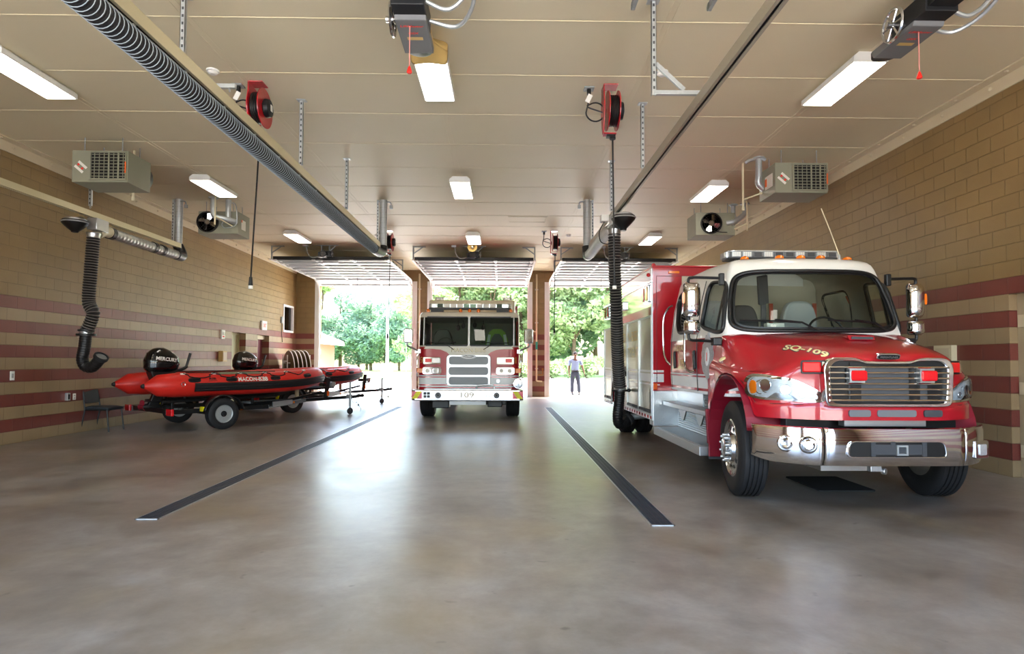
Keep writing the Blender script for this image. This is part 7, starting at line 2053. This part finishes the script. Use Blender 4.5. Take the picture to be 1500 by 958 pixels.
def outside():
    m = M_; R = random.Random(11)
    b = MB(); b.box(-60, 60, -40, YF - .3, -.14, -.02); b.box(-60, 60, YB + .3, 52, -.14, -.02); b.box(-60, XL - .3, YF - .3, YB + .3, -.14, -.02); b.box(XR + .3, 60, YF - .3, YB + .3, -.14, -.02); struct('ground', b, m['pave'], smooth=0)
    b = MB(); b.box(-60, 60, 52, 160, -.14, .0); struct('lawn', b, m['grass'], smooth=0)
    b = MB(); b.box(-20, -6.5, 46.5, 49, -.03, .03); struct('lawn_strip', b, m['grass'], smooth=0)
    lm = [leaf_mat('fresh green leaves', '#7f9a60', '#c2d0a2'), leaf_mat('blue green leaves', '#65846c', '#a3b9a2')]
    def crown(n, blobs, size, seed):
        R_ = random.Random(seed); b = MB(); vs = []; fs = []
        for _ in range(n):
            c, r = R_.choice(blobs)
            while True:
                d = V((R_.uniform(-1, 1), R_.uniform(-1, 1), R_.uniform(-1, 1)))
                if .25 < d.length < 1: break
            d = d.normalized() * (d.length ** .5)
            p = V(c) + V((d.x * r[0], d.y * r[1], d.z * r[2]))
            u = V((R_.gauss(0, 1), R_.gauss(0, 1), R_.gauss(0, .6))).normalized(); w = u.cross(V((R_.gauss(0, 1), R_.gauss(0, 1), R_.gauss(0, 1)))).normalized()
            s = size * R_.uniform(.6, 1.4); o = len(vs)
            vs += [p - u * s, p + w * s * .45, p + u * s, p - w * s * .45]; fs.append((o, o + 1, o + 2, o + 3))
        b.add(vs, fs); return b
    def trunk(h, r, blobs, seed):
        R_ = random.Random(seed); b = MB()
        b.tube(catmull([(0, 0, -.1), (.1, .05, h * .3), (-.05, .1, h * .6), (.05, 0, h * .92)], 6), [lerp(r, r * .25, i / 18) for i in range(19)], 8)
        for c, rr in blobs[:8]:
            z = min(c[2] * .7, h * .8)
            b.tube([(0, 0, z * .8), (c[0] * .5, c[1] * .5, lerp(z, c[2], .5)), c], [r * .35, r * .22, r * .1], 6)
        return b
    protos = []
    for k in range(4):
        bl = []; H_ = (10, 8.5, 11, 7.5)[k]
        for i in range(11):
            a = R.uniform(0, 2 * PI); z = R.uniform(.22, .92) * H_; q = (1 - abs(z / H_ - .5)) * R.uniform(.4, 1) * 2.6
            bl.append(((q * math.cos(a), q * math.sin(a), z), (R.uniform(1.1, 1.9), R.uniform(1.1, 1.9), R.uniform(.8, 1.4))))
        protos.append((crown(5200, bl, .2, k), trunk(H_, .2, bl, k), lm[0 if k % 2 == 0 else 1], H_))
    objs = []
    for k, (c, t, mt, H_) in enumerate(protos):
        r = thing('tree', '', 'tree', (0, 0, 0), 0, 'trees beyond the paving')
        c.build('foliage', mt, r, smooth=0); t.build('trunk', m['bark'], r, smooth=60); objs.append([r, 0])
    def plant(k, x, y, s, lb):
        r, used = objs[k]
        if used: r = copy_tree(r)
        objs[k][1] = 1
        r.location = (x, y, -.02); r.rotation_euler = (0, 0, R.uniform(0, 6)); r.scale = (s, s, s * R.uniform(.95, 1.1)); r['label'] = lb
        return r
    near = 'big leafy bright green tree in the close row behind the man, seen through the doors'
    far = 'tree in the distant grey green row across the lawn, seen through the boats door'
    for i in range(9):
        plant(i % 2 * 2, -6.5 + i * 2.6 + R.uniform(-.6, .6), 55.5 + R.uniform(-2, 2), R.uniform(1.0, 1.25), near)
    for i in range(8):
        plant(i % 4, -5 + i * 3.0 + R.uniform(-.6, .6), 62 + R.uniform(-2, 2), R.uniform(1.25, 1.5), near)
    for i in range(9):
        plant((1, 3, 1, 3)[i % 4], -29 + i * 2.6 + R.uniform(-.7, .7), 84 + R.uniform(-3, 3), R.uniform(.95, 1.25), far)
    for i in range(8):
        plant((1, 3, 2, 3)[i % 4], -36 + i * 3.6 + R.uniform(-.7, .7), 96 + R.uniform(-3, 3), R.uniform(1.1, 1.5), far)
    # low bushes behind the man
    bl = [((R.uniform(-1, 1) * 1.1, R.uniform(-.5, .5), R.uniform(.35, 1.2)), (.75, .6, .5)) for _ in range(9)]
    bush = thing('bush', 'rounded pale green bush right behind the standing man', 'bush', (4.0, 49.5, -.02), 0, 'bushes at the paving edge')
    crown(3600, bl, .1, 5).build('foliage', lm[0], bush, smooth=0)
    b = MB(); b.tube([(0, 0, 0), (.1, 0, .5), (.3, .1, .9)], .05, 6); b.tube([(0, 0, 0), (-.2, 0, .5), (-.5, -.1, .9)], .05, 6); b.build('stem', m['bark'], bush)
    for x, y, s, lb in ((6.9, 49.8, 1.15, 'rounded pale green bush beside the squad truck box, beyond the man'), (1.6, 50.2, .9, 'small pale green bush by the pier next to the man'), (-1.6, 51, 1, 'pale green bush seen past the fire engine mirror')):
        c = copy_tree(bush); c.location = (x, y, -.02); c.scale = (s, s, s); c['label'] = lb
    # house across the paving
    h = thing('house', 'low pale brick house with white eave seen past the boats', 'house', (-19.6, 46, -.02))
    b = MB(); b.box(-6, 4.6, 0, 8, 0, 2.9); b.build('house_wall', m['housebrick'], h, smooth=0)
    b = MB(); b.prism([(-6.6, 2.85), (5.3, 2.85), (5.3, 3.1), (.5, 5.0), (-6.6, 5.0)], (0, -.6, 0), (1, 0, 0), (0, 0, 1), (0, 9, 0)); b.build('house_roof', m['roofing'], h, smooth=0)
    b = MB(); b.box(-6.6, 5.4, -.72, -.55, 2.72, 3.0); b.box(5.25, 5.4, -.72, 8.3, 2.72, 3.0); b.build('eave', m['white'], h, smooth=0)
    b = MB(); b.tube([(4.75, -.6, 2.75), (4.72, -.08, 2.5), (4.72, -.08, .1)], .06, 8); b.build('downspout', m['white'], h)
    for x in (3.6, .8):
        b = MB(); b.ring([(x - .55, .75), (x + .55, .75), (x + .55, 2.35), (x - .55, 2.35)], [(x - .45, .85), (x + .45, .85), (x + .45, 2.25), (x - .45, 2.25)], (0, -.05, 0), (1, 0, 0), (0, 0, 1), (0, .08, 0)); b.box(x - .45, x + .45, -.04, .0, 1.5, 1.58); f = b.build('house_window', m['white'], h, smooth=0)
        b = MB(); b.box(x - .45, x + .45, -.015, -.005, .85, 2.25); b.build('pane', m['glassdark'], f, smooth=0)
    # lamp pole on its concrete base
    p = thing('lamp_pole', 'tall pale steel pole on a square concrete base outside the boats door', 'pole', (-9.75, 51, -.02))
    b = MB(); b.box(-.42, .42, -.42, .42, 0, 1.15); b.build('pole_base', m['pave'], p, smooth=0, bevel=.03)
    b = MB(); b.cyl((0, 0, 1.15), (0, 0, 11), .13, .09, 14); b.build('pole_shaft', m['whitemetal'], p)
    b = MB(); b.box(-.2, .2, -.2, .2, 1.15, 1.2); b.build('pole_flange', m['galv'], p, smooth=0)
    p = thing('sign_post', 'thin pale post on the lawn between the lamp pole and the fire engine', 'post', (-11.2, 70, 0))
    b = MB(); b.cyl((0, 0, 0), (0, 0, 3.6), .05, n=8); b.build('post_shaft', m['whitemetal'], p)
    b = MB(); b.ball((0, 0, 3.62), .07, 8); b.build('post_cap', m['galv'], p)

M_['hair'] = mat('dark hair', '#221d1c', rough=.85)
misc()
person()
outside()
# ------------------------------------------------------------------ camera, light, view
F_PX, YAW, PIT, ROLL, H = 885., math.atan(13 / 885), math.radians(1.95), .0035, 1.39
c, s_, cp, sp = math.cos(YAW), math.sin(YAW), math.cos(PIT), math.sin(PIT)
r0 = V((c, -s_, 0)); f0 = V((s_ * cp, c * cp, sp)); u0 = V((-s_ * sp, -c * sp, cp))
rr = r0 + ROLL * u0; uu = u0 - ROLL * r0
rr.normalize(); uu.normalize()
cam = bpy.data.cameras.new('camera'); co = bpy.data.objects.new('camera', cam); COL.objects.link(co)
Mx = Matrix((rr, uu, -f0)).transposed().to_4x4(); Mx.translation = (0, 0, H)
co.matrix_world = Mx
cam.sensor_width = 36; cam.sensor_fit = 'HORIZONTAL'; cam.lens = 36 * F_PX / 1500
cam.shift_y = (50 - F_PX * math.tan(PIT)) / 1500
cam.clip_start = .05; cam.clip_end = 500
scene.camera = co

w = bpy.data.worlds.new('sky'); scene.world = w; w.use_nodes = True
nt = w.node_tree; bg = nt.nodes['Background']
sky = nt.nodes.new('ShaderNodeTexSky'); sky.sky_type = 'NISHITA'; sky.sun_disc = False
sky.sun_elevation = math.radians(66); sky.sun_rotation = math.radians(53); sky.air_density = 1.2; sky.dust_density = 4; sky.ozone_density = 1
nt.links.new(sky.outputs[0], bg.inputs[0]); bg.inputs[1].default_value = SKY

sun = bpy.data.lights.new('sun', 'SUN'); sun.energy = SUN; sun.angle = math.radians(.6); sun.color = (1, .96, .88)
so = bpy.data.objects.new('sun', sun); COL.objects.link(so)
ce = math.cos(math.radians(66)); d = V((-.8 * ce, -.6 * ce, -math.sin(math.radians(66))))
so.rotation_euler = d.to_track_quat('-Z', 'Y').to_euler()
# portals in the six door openings (they only guide the sky light)
for a, b_ in ((-7.2, -3.53), (-2.82, .99), (1.78, 5.45)):
    for y, rx in ((YB + .15, -PI / 2), (YF - .15, PI / 2)):
        l = bpy.data.lights.new('portal', 'AREA'); l.shape = 'RECTANGLE'; l.size = b_ - a; l.size_y = 4.34; l.cycles.is_portal = True
        o = bpy.data.objects.new('portal', l); COL.objects.link(o); o.location = ((a + b_) / 2, y, 2.17); o.rotation_euler = (rx, 0, 0)

vs = scene.view_settings
scene.display_settings.display_device = 'sRGB'
vs.view_transform = 'Standard'; vs.look = 'None'; vs.gamma = 1; vs.use_curve_mapping = False
vs.exposure = EXPO
cy = scene.cycles
cy.max_bounces = 10; cy.diffuse_bounces = 5; cy.glossy_bounces = 5; cy.transmission_bounces = 6; cy.transparent_max_bounces = 16
cy.caustics_reflective = False; cy.caustics_refractive = False
cy.sample_clamp_indirect = 8; cy.use_denoising = True
